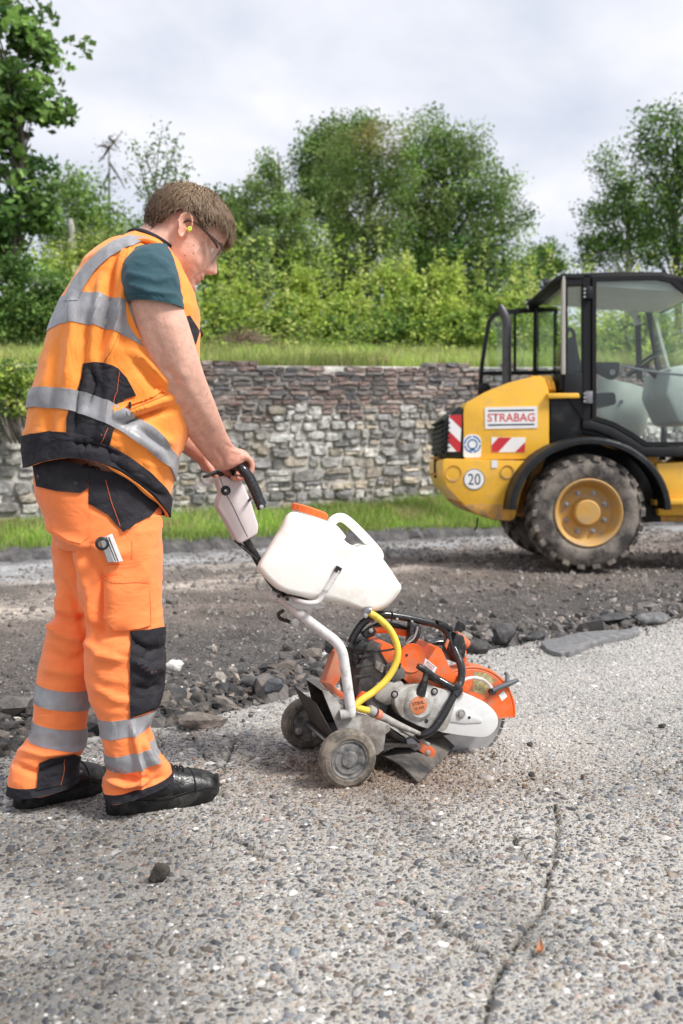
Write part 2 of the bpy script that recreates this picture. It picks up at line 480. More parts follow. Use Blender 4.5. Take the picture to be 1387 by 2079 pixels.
# ---- pebbles set in the concrete
PAL = np.array([(.085, .09, .10), (.15, .155, .165), (.22, .22, .225), (.30, .30, .30), (.17, .145, .12), (.25, .205, .165), (.33, .28, .22), (.42, .40, .37),
                (.60, .58, .55), (.27, .19, .165), (.12, .10, .10), (.12, .14, .165), (.20, .23, .25), (.38, .29, .25), (.10, .10, .085), (.70, .69, .66)])
PALW = np.array([6, 11, 13, 12, 9, 8, 6, 9, 4, 2.5, 4, 4, 5, 1.5, 4, 1.2]); PALW = PALW / PALW.sum()
def scatter_pebbles(n_try, seed):
    r = np.random.default_rng(seed)
    # more pebbles where the camera stands close
    x = r.uniform(-2.1, 3.0, n_try); y = 1.25 + (r.random(n_try) ** 1.15) * 5.0
    k = (y < edge_y(x) - .03) & (np.abs(x) < .30 + .38 * y) & (x > -1.75)
    x, y = x[k], y[k]
    s = np.exp(r.normal(math.log(.0037), .42, len(x))) * (1 + .08 * np.clip(y - 2.5, 0, 3)); s = np.clip(s, .0026, .0135)
    o_ = np.argsort(-s); x, y, s = x[o_], y[o_], s[o_]
    cell = .02; grid = {}; keep_i = []
    for i in range(len(x)):
        cx, cy = int(x[i] / cell), int(y[i] / cell); ok = True
        for a in (-1, 0, 1):
            for b in (-1, 0, 1):
                for j in grid.get((cx + a, cy + b), ()):
                    if (x[i] - x[j]) ** 2 + (y[i] - y[j]) ** 2 < (.80 * (s[i] + s[j])) ** 2: ok = False; break
                if not ok: break
            if not ok: break
        if ok: grid.setdefault((cx, cy), []).append(i); keep_i.append(i)
    keep_i = np.array(keep_i)
    return x[keep_i], y[keep_i], s[keep_i]
px_, py_, ps_ = scatter_pebbles(300000, 3)
pxy = np.c_[px_, py_]
worn = fbm(np.c_[pxy * 1.9, np.zeros(len(pxy))], 3, 222) + .25 * np.clip((2.3 - pxy[:, 1]) / .6, -1, 1)
okc = (crack_field(pxy) < .10) & ((ps_ > .0042) | (np.random.default_rng(77).random(len(ps_)) < np.clip(.85 + worn * 1.2, .3, 1)))
px_, py_, ps_, pxy = px_[okc], py_[okc], ps_[okc], pxy[okc]
NP = len(px_); print('pebbles', NP)
r_ = np.random.default_rng(21)
asp = r_.uniform(1.0, 2.5, NP); hgt = r_.uniform(.34, .62, NP); rot = r_.normal(.25, .75, NP)
tl = r_.normal(0, .16, (NP, 2)); sink = r_.uniform(.0, .5, NP)
pcol = PAL[r_.choice(len(PAL), NP, p=PALW)] * r_.uniform(.5, 1.2, (NP, 1))
pz = slab_z(pxy)
pd_brown = np.clip(np.exp(-(((px_ - .16) / .36) ** 2 + ((py_ - 2.90) / .26) ** 2)) * 1.1, 0, 1)[:, None] * r_.uniform(.4, 1, (NP, 1))
pcol = pcol * (1 - .45 * stain_vignette(pxy)) * 1.0
pcol = pcol * (1 - .9 * pd_brown) + np.array([.23, .155, .105]) * .9 * pd_brown
pd_dry = np.clip(np.exp(-(((px_ - .62) / .3) ** 2 + ((py_ - 3.2) / .32) ** 2)) + .75 * np.clip((py_ - 3.0) / 1.0, 0, 1), 0, 1)[:, None]
pcol = pcol * (1 - .62 * pd_dry) + np.array([.56, .54, .51]) * .62 * pd_dry
# unit pebble: apex, ring of 7 at shoulder, ring of 7 at waist, ring of 7 below
nu = 6; q = np.arange(nu) * 2 * math.pi / nu
UV = np.concatenate([[[0, 0, 1.0]], np.c_[.66 * np.cos(q), .66 * np.sin(q), np.full(nu, .78)], np.c_[1.02 * np.cos(q + .25), 1.02 * np.sin(q + .25), np.full(nu, -.1)]])
UF = [(0, 1 + i, 1 + (i + 1) % nu) for i in range(nu)]
for i in range(nu):
    j = (i + 1) % nu; UF += [(1 + i, 1 + nu + i, 1 + nu + j), (1 + i, 1 + nu + j, 1 + j)]
UF = np.array(UF)
def pebble_verts(i_):
    n = len(i_); rr = np.random.default_rng(5)
    V = np.repeat(UV[None], n, 0) * (1 + rr.normal(0, .17, (n, len(UV), 1)))
    s = ps_[i_]
    V[:, :, 0] *= (s * np.sqrt(asp[i_]))[:, None]; V[:, :, 1] *= (s / np.sqrt(asp[i_]))[:, None]; V[:, :, 2] *= (s * hgt[i_])[:, None]
    V[:, :, 2] += V[:, :, 0] * tl[i_, 0][:, None] + V[:, :, 1] * tl[i_, 1][:, None]
    c, s_ = np.cos(rot[i_])[:, None], np.sin(rot[i_])[:, None]
    X = V[:, :, 0] * c - V[:, :, 1] * s_; Yv = V[:, :, 0] * s_ + V[:, :, 1] * c
    return np.stack([X, Yv, V[:, :, 2]], -1)
m_pebble = M('pebble_stone', (.3, .3, .3), .55, var=.22, vs=120, bump=.25, bs=420, bd=.001, vcol=True, spec=.45)
app = ps_ / py_ * np.where((np.abs(px_) < .34 * py_) & (py_ > 1.62), 1, .0)
big = np.argsort(-app)[:300]
rest = np.setdiff1d(np.arange(NP), big)
PV = pebble_verts(np.arange(NP)); PV[:, :, 2] += (pz - ps_ * hgt * (sink - .25))[:, None]; PV[:, :, 0] += px_[:, None]; PV[:, :, 1] += py_[:, None]
nv = len(UV)
Fr = (UF[None] + (np.arange(len(rest)) * nv)[:, None, None]).reshape(-1, 3)
obj('pebbles', mesh(PV[rest].reshape(-1, 3), Fr, True, None, np.repeat(pcol[rest], nv, 0)), m_pebble, slab, kind='stuff')
for i in big:
    obj('pebble', mesh(PV[i], UF, True, None, np.repeat(pcol[i][None], nv, 0)), m_pebble, slab)

# fine grains between the pebbles
NT = 44000
tx = r_.uniform(-1.5, 2.2, NT); ty = 1.4 + 3.0 * r_.random(NT) ** 1.2
k_ = (ty < edge_y(tx) - .02) & (np.abs(tx) < .3 + .40 * ty); tx, ty = tx[k_], ty[k_]; k_ = crack_field(np.c_[tx, ty]) < .5; tx, ty = tx[k_], ty[k_]; NT = len(tx)
ts = np.exp(r_.normal(math.log(.0022), .28, NT)); tcol = PAL[r_.choice(len(PAL), NT, p=PALW)] * r_.uniform(.5, 1.3, (NT, 1))
OV = np.array([[1, 0, 0], [0, 1, 0], [-1, 0, 0], [0, -1, 0], [0, 0, .9]], float); OF = np.array([[0, 1, 4], [1, 2, 4], [2, 3, 4], [3, 0, 4]])
GV = np.repeat(OV[None], NT, 0) * (1 + r_.normal(0, .25, (NT, 5, 1))) * ts[:, None, None]
ca, sa = np.cos(ty * 977)[:, None], np.sin(ty * 977)[:, None]
GV = np.stack([GV[:, :, 0] * ca - GV[:, :, 1] * sa + tx[:, None], GV[:, :, 0] * sa + GV[:, :, 1] * ca + ty[:, None], GV[:, :, 2] + slab_z(np.c_[tx, ty])[:, None]], -1)
obj('grains', mesh(GV.reshape(-1, 3), (OF[None] + (np.arange(NT) * 5)[:, None, None]).reshape(-1, 3), False, None, np.repeat(np.clip(tcol, 0, .8), 5, 0)), m_pebble, slab, kind='stuff')

# ---- milled road bed between slab and kerb
xs = spacing(-14, 18, .04, .04, -3.6, 4.5)
ys = spacing(-6.0, 28, .03, .11, 2.6, 14.5)
GX, GY = np.meshgrid(xs, ys); XY = np.c_[GX.ravel(), GY.ravel()]; n = len(XY)
def road_z(XY):
    n = len(XY); x, y = XY[:, 0], XY[:, 1]
    de = (y - edge_y(x)) * .72
    z = -.055 + .05 * np.clip((de - .6) / 2.5, 0, 1)
    heap = np.exp(-((de - .34) / .20) ** 2) * .055 * (1 + .9 * fbm(np.c_[XY * 3.1, np.zeros(n)], 3, 60)) * np.clip(1.25 - .35 * (x + .4), .3, 1.3)
    z = z + np.where(de > 0, heap, 0)
    far = np.clip((de - .2) / .4, 0, 1)
    z = z + far * (fbm(np.c_[XY * 1.1, np.zeros(n)], 3, 61) * .022 + fbm(np.c_[XY * 6, np.zeros(n)], 3, 62) * .018 + fbm(np.c_[XY * 17, np.zeros(n)], 2, 63) * .010)
    return z
Zr = road_z(XY)
dc = (curb_y(XY[:, 0]) - XY[:, 1]) * CD.x
de = (XY[:, 1] - edge_y(XY[:, 0])) * .72
kk = (dc > -.6) & (de > -.35)
F = gridF(len(ys), len(xs), False); F = F[kk[F].all(1)]
nn = fbm(np.c_[XY * np.array([.5, 1.5]), np.zeros(n)], 4, 65); n2 = fbm(np.c_[XY * 3.5, np.zeros(n)], 4, 66)
t = np.clip(1 - dc / np.maximum(dc + de, .1), 0, 1)                         # 0 at slab edge .. 1 at kerb
dark = np.array([.082, .078, .077]); brownc = np.array([.24, .19, .155]); grey = np.array([.46, .46, .465]); tan = np.array([.56, .48, .41])
def bandw(c, w): return np.exp(-((t + nn * .10 - c) / w) ** 2)[:, None]
C = dark + (brownc - dark) * bandw(.45, .22) * .75
right = np.clip((XY[:, 0] - .3) / 1.2, 0, 1)[:, None]
C = C * (1 - bandw(.52, .26) * .6 * right) + brownc * bandw(.52, .26) * .6 * right
tr1 = bandw(.50, .055) * np.clip(1.1 - right, .25, 1); C = C * (1 - tr1) + tan * tr1
tr2 = bandw(.70, .05) * .7; C = C * (1 - tr2) + tan * tr2
C = C * (1 - bandw(.86, .12)) + grey * bandw(.86, .12)
C = C * (1 + .7 * n2)[:, None]
m_road = M('milled_road', (.1, .1, .1), .93, var=.75, vs=55, bump=1.0, bs=60, bd=.035, vcol=True, dirt=(.05, .047, .046), damt=.55, ds=14, dthr=.57, var2=((.42, .38, .34), 75, .60))
used = np.zeros(n, bool); used[F.ravel()] = True; idx = np.cumsum(used) - 1
road = obj('road', mesh(np.c_[XY, Zr][used], idx[F], True, None, np.clip(C[used], .01, 1)), m_road, kind='structure')

# ---- loose stones: one unit rock in several shapes
def rock_shape(seed, sub=0, rough=.25, flat=.7):
    bm = bmesh.new(); bmesh.ops.create_icosphere(bm, subdivisions=1 + sub, radius=1.0)
    V = np.array([v.co[:] for v in bm.verts]); F = np.array([[v.index for v in f.verts] for f in bm.faces]); bm.free()
    r = np.random.default_rng(seed)
    d = 1 + rough * fbm(V * 1.3 + seed * 3.1, 2, seed)
    for _ in range(5):                                                   # broken flat facets
        nrm = r.normal(size=3); nrm /= np.linalg.norm(nrm); c = r.uniform(.55, .8)
        s = V @ nrm; V = np.where((s > c)[:, None], V - nrm * (s - c)[:, None], V)
    V = V * d[:, None] * np.array([1, .8, flat])
    return V, F
ICO = []
for s in range(8):
    V, F_ = rock_shape(s, 0, .45, .62); ICO.append((V, F_))
def stones(x, y, z, s, col, seed=0, low=True):
    r = np.random.default_rng(seed); n = len(x); VV = []; FF = []; CC = []; b = 0
    ic = bmesh.new(); bmesh.ops.create_icosphere(ic, subdivisions=1, radius=1.0)
    U = np.array([v.co[:] for v in ic.verts]); UFi = np.array([[v.index for v in f.verts] for f in ic.faces]); ic.free()
    if low:
        ic = bmesh.new(); bmesh.ops.create_icosphere(ic, subdivisions=1, radius=.95)
        U = np.array([v.co[:] for v in ic.verts]); UFi = np.array([[v.index for v in f.verts] for f in ic.faces]); ic.free()
    k = len(U)
    W = np.repeat(U[None], n, 0) * (1 + np.clip(r.normal(0, .13, (n, k, 1)), -.25, .25))
    W *= (s[:, None] * np.c_[r.uniform(.7, 1.4, n), r.uniform(.6, 1.0, n), r.uniform(.35, .75, n)])[:, None, :]
    q = r.normal(size=(n, 4)); q /= np.linalg.norm(q, axis=1)[:, None]; a, bq, c, d = q.T
    Rm = np.stack([1 - 2 * (c * c + d * d), 2 * (bq * c - a * d), 2 * (bq * d + a * c), 2 * (bq * c + a * d), 1 - 2 * (bq * bq + d * d), 2 * (c * d - a * bq), 2 * (bq * d - a * c), 2 * (c * d + a * bq), 1 - 2 * (bq * bq + c * c)], 1).reshape(n, 3, 3)
    if not low:                                              # broken plates lie nearly flat
        an = r.uniform(0, 6.28, n); tx_, ty_ = r.normal(0, .28, n), r.normal(0, .28, n); c_, s_ = np.cos(an), np.sin(an); z0 = np.zeros(n); o1 = np.ones(n)
        Rz = np.stack([c_, -s_, z0, s_, c_, z0, z0, z0, o1], 1).reshape(n, 3, 3); Rt = np.stack([o1, z0, tx_, z0, o1, ty_, -tx_, -ty_, o1], 1).reshape(n, 3, 3); Rm = Rt @ Rz
    W = np.einsum('nij,nkj->nki', Rm, W)
    W += np.stack([x, y, z], 1)[:, None, :]
    F = (UFi[None] + (np.arange(n) * k)[:, None, None]).reshape(-1, 3)
    return W.reshape(-1, 3), F, np.repeat(col, k, 0)
r_ = np.random.default_rng(11)
NR = 17000
x = r_.uniform(-3.0, 5.0, NR); f = r_.random(NR) ** 1.7
y = edge_y(x) + .05 + f * np.maximum(curb_y(x) - .3 - edge_y(x), .5)
de = (y - edge_y(x)) * .72
s = np.exp(r_.normal(math.log(.009), .5, NR)) * (1 + 1.2 * np.exp(-((de - .32) / .28) ** 2)) * (1 + .10 * y) * .72
RC = np.array([(.065, .064, .066), (.115, .11, .108), (.18, .168, .16), (.28, .24, .21), (.40, .36, .32), (.08, .074, .068), (.6, .58, .55)])
col = RC[r_.choice(7, NR, p=[.26, .25, .17, .13, .07, .09, .03])] * r_.uniform(.7, 1.3, (NR, 1))
tq = np.clip((de - .9) / 1.2, 0, 1)[:, None] * r_.uniform(.2, .9, (NR, 1)); col = col * (1 - tq) + np.array([.26, .235, .215]) * tq * r_.uniform(.6, 1.3, (NR, 1))
s = np.where(col[:, 0] > .40, np.minimum(s, .014), s)
z = road_z(np.c_[x, y]) + s * .12
V, F, Cc = stones(x, y, z, s, col, 4)
m_rub = M('asphalt_rubble', (.1, .1, .1), .9, var=.35, vs=60, bump=.6, bs=120, bd=.006, vcol=True, dirt=(.19, .155, .125), damt=.6, ds=20, dthr=.56)
obj('asphalt_gravel', mesh(V, F, False, None, Cc), m_rub, kind='stuff', label='dark crushed asphalt and gravel strewn over the milled road', cat='gravel')
# a heap of fist-sized lumps along the broken edge
NH = 1300
x = np.concatenate([r_.uniform(-1.25, .35, 900), r_.uniform(.2, 2.6, 400)]); de = np.abs(r_.normal(.0, .22, NH)) + .06
y = edge_y(x) + de / .72
s = np.exp(r_.normal(math.log(.021), .55, NH)) * np.exp(-de * .4)
z = road_z(np.c_[x, y]) + s * .25
col = RC[r_.choice(7, NH, p=[.44, .3, .10, .08, .02, .06, .0])] * r_.uniform(.35, .8, (NH, 1))
V, F, Cc = stones(x, y, z, s, col, 8, False)
obj('asphalt_lumps', mesh(V, F, False, None, Cc), m_rub, kind='stuff', label='heap of broken dark asphalt lumps along the slab edge', cat='rubble')
# scattered grit on the slab near the edge and the saw
NG = 1500
x = r_.uniform(-1.2, 2.4, NG); y = edge_y(x) - np.abs(r_.normal(0, .22, NG)) - .01
s = np.exp(r_.normal(math.log(.0038), .5, NG))
col = RC[r_.choice(7, NG, p=[.2, .25, .2, .2, .1, .05, 0])] * r_.uniform(.8, 1.3, (NG, 1))
V, F, Cc = stones(x, y, slab_z(np.c_[x, y]) + s * .4, s, col, 9)
obj('grit', mesh(V, F, False, None, Cc), m_rub, kind='stuff', label='fine loose grit scattered on the concrete beside the rubble', cat='grit')

NG = 2600
x = r_.normal(.20, .26, NG); y = 2.92 + r_.normal(0, .17, NG); s = np.exp(r_.normal(math.log(.0026), .45, NG))
col = np.array([(.20, .13, .085), (.28, .19, .13), (.13, .09, .065), (.36, .27, .19)])[r_.integers(0, 4, NG)] * r_.uniform(.7, 1.3, (NG, 1))
V, F, Cc = stones(x, y, slab_z(np.c_[x, y]) + s * .5 + .001, s, col, 19)
obj('saw_dust', mesh(V, F, False, None, Cc), m_rub, kind='stuff', label='brown dust and crumbs on the concrete around the saw', cat='dust')

# ---- large pieces one can pick out
def rock(name, label, cat, pix, Y=None, size=(.1, .08, .05), rotz=0, tilt=(0, 0), seed=1, col=(.09, .088, .085), sub=2, zoff=.3, mat=None, group=None):
    p = gp(*pix) if Y is None else Y
    V, F = rock_shape(seed, sub, .30, 1.0)
    V = V + fbm(V * 5, 3, seed)[:, None] * V * .10
    V = V * np.array(size)
    Rm = np.array((Matrix.Rotation(R(rotz), 3, 'Z') @ Matrix.Rotation(R(tilt[0]), 3, 'X') @ Matrix.Rotation(R(tilt[1]), 3, 'Y')))
    V = V @ Rm.T
    zb = float(max(slab_z(np.array([[p.x, p.y]]))[0], road_z(np.array([[p.x, p.y]]))[0] if p.y > edge_y(p.x) else -1))
    V[:, 2] += -V[:, 2].min() * (1 - zoff * .3) + zb
    V[:, 0] += p.x; V[:, 1] += p.y
    mm = mat or M(name + '_stone', col, .9, var=.35, vs=40, bump=.8, bs=140, bd=.006, dirt=tuple(c * 2.2 + .03 for c in col), damt=.5, ds=24, dthr=.55)
    return obj(name, mesh(V, F, True, 38), mm, None, label, cat, group, origin=(p.x, p.y, zb))
GRP = 'broken asphalt pieces along the slab edge'
rock('asphalt_chunk', 'flat brownish asphalt slab lying just right of the front knee', 'rubble', (408, 1478), size=(.105, .05, .032), rotz=24, tilt=(8, 4), seed=3, col=(.17, .145, .125), group=GRP)
rock('asphalt_chunk', 'dark bluish asphalt lump above the far cart wheel, left of the frame', 'rubble', (556, 1408), size=(.048, .04, .034), rotz=40, seed=5, col=(.075, .08, .09), group=GRP)
rock('asphalt_chunk', 'dark asphalt lump in the heap midway between knee patch and cart', 'rubble', (510, 1400), size=(.05, .04, .03), rotz=-20, seed=8, col=(.085, .085, .085), group=GRP)
rock('asphalt_chunk', 'upright dark asphalt block behind the saw front handle', 'rubble', (1022, 1312), size=(.085, .07, .062), rotz=30, tilt=(0, 18), seed=12, col=(.06, .058, .06), group=GRP)
rock('asphalt_chunk', 'dark broken asphalt block just right of the orange handle grip', 'rubble', (968, 1328), size=(.065, .05, .045), rotz=-10, seed=14, col=(.055, .052, .05), group=GRP)
rock('asphalt_chunk', 'thin dark asphalt plate beside the upright block', 'rubble', (1085, 1300), size=(.095, .05, .022), rotz=28, tilt=(6, -8), seed=16, col=(.05, .05, .052), group=GRP)
rock('asphalt_chunk', 'grey asphalt block at the right end of the broken edge', 'rubble', (1325, 1268), size=(.14, .08, .045), rotz=35, tilt=(4, 6), seed=19, col=(.12, .12, .12), group=GRP)
rock('asphalt_chunk', 'flat black asphalt piece on the road between long grey sheet and loader tyre', 'rubble', (1245, 1262), size=(.13, .07, .03), rotz=30, seed=21, col=(.05, .05, .052), group=GRP)
rock('white_stone', 'pale lump of white rubble right beside the dark knee patch', 'stone', (356, 1362), size=(.045, .035, .03), rotz=15, seed=24, col=(.55, .54, .52))
rock('white_stone', 'small whitish stone left of the bent frame tube', 'stone', (655, 1352), size=(.04, .028, .022), rotz=60, seed=27, col=(.5, .5, .49))
rock('dark_stone', 'angular dark brown stone standing alone on the front concrete', 'stone', (322, 1788), size=(.026, .020, .024), rotz=30, tilt=(14, -22), seed=35, col=(.045, .038, .032), zoff=.4)
rock('dark_stone', 'small dark pebble lying loose right of the saw blade', 'stone', (1076, 1513), size=(.011, .009, .008), seed=34, col=(.05, .048, .045))
rock('dark_stone', 'small dark stone on the concrete to the right of the rubber flap', 'stone', (1078, 1577), size=(.012, .009, .009), seed=36, col=(.05, .045, .04))
rock('dark_stone', 'small dark stone near the right picture edge', 'stone', (1345, 1478), size=(.014, .011, .010), seed=37, col=(.06, .058, .055))
# the long asphalt skin that still clings to the slab edge
top = [gp(*p, .035) for p in [(1104, 1300), (1150, 1290), (1215, 1280), (1270, 1276), (1292, 1272)]]
bot = [gp(*p, .03) for p in [(1296, 1280), (1270, 1290), (1235, 1296), (1200, 1306), (1170, 1320), (1140, 1324), (1110, 1314)]]
pl = smooth_poly(top + bot, 4)
pl = [p + Vector((random.uniform(-.006, .006), random.uniform(-.01, .01), random.uniform(-.004, .004))) for p in pl]
m_skin = M('asphalt_skin', (.21, .21, .215), .9, var=.3, vs=20, bump=.8, bs=130, bd=.006, dirt=(.10, .095, .09), damt=.5, ds=18)
obj('asphalt_sheet', prism(pl, (0, 0, -.034), .006, 2), m_skin, None, 'long flat grey asphalt sheet lying on the concrete right of the saw', 'asphalt', origin=pl[0])
# curled dead leaf and twig
lp = gp(1096, 1938, .006)
V = []; F = []
for i in range(9):
    t = i / 8; w = .0075 * math.sin(math.pi * min(.98, max(.06, t))) ; c = Vector((t * .012 - .006, (t - .5) * .045, .004 + .012 * (t - .5) ** 2 * 4))
    for j, a in enumerate((-1, 0, 1)): V.append(lp + c + Vector((a * w, 0, abs(a) * .006)))
for i in range(8):
    for j in range(2): F.append((i * 3 + j, i * 3 + j + 1, i * 3 + j + 4, i * 3 + j + 3))
obj('dead_leaf', mesh(V, F), M('dry_leaf', (.36, .14, .05), .6, var=.3, vs=120), None, 'small curled orange brown dead leaf beside the crack', 'leaf', origin=lp)

# ================================================================== KERB EDGE, VERGE, WALL, BANK
NK = 330
Vk = []
for i in range(NK):
    x = -14 + 32 * i / (NK - 1); y = curb_y(x)
    nrm = Vector((CD.y, -CD.x, 0)); c = Vector((x, y, 0))
    w = random.gauss(0, .025); h = .10 + random.gauss(0, .012) + .02 * math.sin(x * 2.1)
    prof = [(.16 + w * 1.6, -.06), (.10 + w, .01 + h * .25), (.05 + w, h * .8), (-.01, h + .012), (-.16, h + .03), (-.3, h - .05)]
    for a, z in prof: Vk.append(c + nrm * a + Vector((0, 0, z + random.gauss(0, .006))))
Fk = gridF(NK, 6, False)
m_kerb = M('broken_road_edge', (.085, .083, .085), .93, var=.45, vs=14, bump=1, bs=36, bd=.03, dirt=(.22, .20, .18), damt=.5, ds=6, dthr=.55)
obj('kerb', mesh(np.array([tuple(v) for v in Vk]), Fk, False), m_kerb, kind='structure')
# verge
NXv, NYv = 120, 22
V = []
for j in range(NYv):
    t = j / (NYv - 1)
    for i in range(NXv):
        x = -14 + 32 * i / (NXv - 1); y0 = curb_y(x) + .10; y1 = wall_y(x) + .12
        z = .10 + (wall_base_z(x) + .03 - .10) * t
        V.append((x, y0 + (y1 - y0) * t, z))
V = np.array(V); V[:, 2] += fbm(np.c_[V[:, :2] * 1.5, np.zeros(len(V))], 3, 81) * .03
m_turf = M('turf', (.085, .12, .03), .95, var=.5, vs=3, bump=.6, bs=30, bd=.03, var2=((.17, .14, .08), 2.2, .58))
obj('grass_verge', mesh(V, gridF(NYv, NXv, False)), m_turf, kind='structure')
def grass(name, label, x, y, z, h, w, cols, seed, patches=True):
    r = np.random.default_rng(seed); n = len(x)
    a = r.uniform(0, 2 * math.pi, n); lean = r.normal(0, .35, (n, 2)) * h[:, None]
    d = np.c_[np.cos(a), np.sin(a)] * (w / 2)[:, None]
    b0 = np.c_[x - d[:, 0], y - d[:, 1], z - .01]; b1 = np.c_[x + d[:, 0], y + d[:, 1], z - .01]
    m0 = np.c_[x + lean[:, 0] * .35 - d[:, 0] * .7, y + lean[:, 1] * .35 - d[:, 1] * .7, z + h * .6]; m1 = np.c_[x + lean[:, 0] * .35 + d[:, 0] * .7, y + lean[:, 1] * .35 + d[:, 1] * .7, z + h * .6]
    t = np.c_[x + lean[:, 0], y + lean[:, 1], z + h]
    V = np.stack([b0, b1, m1, m0, t], 1).reshape(-1, 3)
    i = np.arange(n)[:, None] * 5
    F = np.concatenate([i + np.array([[0, 1, 2]]), i + np.array([[0, 2, 3]]), i + np.array([[3, 2, 4]])])
    c = np.array(cols)[r.integers(0, len(cols), n)] * r.uniform(.75, 1.25, (n, 1))
    pt = fbm(np.c_[x * .9, y * .9, np.zeros(n)], 3, seed)[:, None]
    c = c * (1 + .7 * pt); dryp = np.clip(fbm(np.c_[x * 2.1, y * 2.1, np.ones(n)], 3, seed + 5) * 2 - .1, 0, .75)[:, None]; c = c * (1 - dryp) + np.array([.40, .37, .16]) * dryp * r.uniform(.6, 1.2, (n, 1))
    return obj(name, mesh(V, F, True, None, np.repeat(np.clip(c, 0, 1), 5, 0)), m_grass, None, label, 'grass', None, 'stuff')
m_grass = M('grass_blades', (.1, .2, .03), .6, var=0, bump=0, vcol=True, translucent=.35, spec=.3)
GC = [(.22, .38, .05), (.28, .45, .06), (.16, .30, .045), (.36, .47, .10), (.42, .44, .17)]
r_ = np.random.default_rng(90)
n = 76000; x = r_.uniform(-6.5, 8, n); t = r_.random(n); y = curb_y(x) - .02 + t * (wall_y(x) - curb_y(x) + .0)
pt = fbm(np.c_[x * 1.3, y * 1.3, np.zeros(n)], 3, 82); k = (pt + r_.normal(0, .25, n)) > -.12; x, y, t = x[k], y[k], t[k]; n = len(x)
grass('verge_grass', 'bright green grass growing on the verge below the stone wall', x, y, .10 + (wall_base_z(x) - .10) * t, np.clip(r_.normal(.085, .035, n), .03, .22) * (1 + .5 * np.clip(fbm(np.c_[x, y, np.zeros(n)], 2, 83), -.5, 1)), r_.uniform(.006, .013, n), GC, 91)

# ---- stone wall
wall = thing('stone_wall', 'old grey rubble stone wall with dark thin courses along its top', 'wall', (W0.x, W0.y, float(wall_base_z(W0.x))))
SL, SR = -10.5, 19.0
def wp(s, h, d=0.0):
    p = W0 + WD * s
    return Vector((p.x, p.y, 0)) + WN * d + Vector((0, 0, float(wall_base_z(p.x)) - .08 + h))
def wall_h(s): return float(wall_top_z((W0 + WD * s).x) - wall_base_z((W0 + WD * s).x)) + .08
NS, NHh = 260, 30
V = []
for j in range(NHh):
    for i in range(NS):
        s = SL + (SR - SL) * i / (NS - 1); V.append(tuple(wp(s, wall_h(s) * j / (NHh - 1) * .985, -.012)))
V = np.array(V); V += (fbm(V * 3, 4, 100) * .02)[:, None] * np.array(WN)
back = [tuple(wp(SL + (SR - SL) * i / (NS - 1), wall_h(SL) * .985, -.45)) for i in range(NS)]
V = np.concatenate([V, np.array(back)])
F = np.concatenate([gridF(NHh, NS, False), gridF(2, NS, False) + (NHh - 1) * NS])
m_mortar = M('lime_mortar', (.55, .525, .48), .95, var=.35, vs=9, bump=.9, bs=50, bd=.02, dirt=(.12, .11, .10), damt=.8, ds=2.6, dthr=.52, var2=((.30, .26, .18), 1.1, .6))
obj('mortar', mesh(V, F), m_mortar, wall)
stones_l = []
def stone_mesh(cs, ch, w, h, depth, seed, roundness):
    r = np.random.default_rng(seed); k = 9
    a = np.arange(k) * 2 * math.pi / k + r.uniform(0, .5)
    e = 2.0 / (2.2 + 3.2 * roundness)
    ox = np.sign(np.cos(a)) * np.abs(np.cos(a)) ** e * (1 + r.normal(0, .10, k)) * w / 2
    oy = np.sign(np.sin(a)) * np.abs(np.sin(a)) ** e * (1 + r.normal(0, .10, k)) * h / 2
    V = []
    for sc, d in ((1.0, -.10), (1.0, depth * .55), (.88, depth * .95)):
        for i in range(k): V.append(wp(cs + ox[i] * sc, ch + oy[i] * sc, d + r.normal(0, .008)))
    V.append(wp(cs, ch, depth * 1.0 + r.normal(0, .008)))
    F = []
    for b in (0, k):
        for i in range(k): F.append((b + i, b + (i + 1) % k, b + k + (i + 1) % k, b + k + i))
    for i in range(k): F.append((2 * k + i, 2 * k + (i + 1) % k, 3 * k))
    return V, F
r_ = np.random.default_rng(200)
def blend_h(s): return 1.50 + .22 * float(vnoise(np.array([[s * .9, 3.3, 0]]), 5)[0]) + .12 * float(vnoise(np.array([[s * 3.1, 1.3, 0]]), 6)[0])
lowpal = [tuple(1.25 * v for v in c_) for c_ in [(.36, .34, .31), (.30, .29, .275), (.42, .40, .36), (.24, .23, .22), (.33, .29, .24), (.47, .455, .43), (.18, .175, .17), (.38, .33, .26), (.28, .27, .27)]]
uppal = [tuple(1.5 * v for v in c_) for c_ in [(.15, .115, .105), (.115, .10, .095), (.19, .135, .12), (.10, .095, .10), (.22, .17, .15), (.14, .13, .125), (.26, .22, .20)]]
h = 0.02
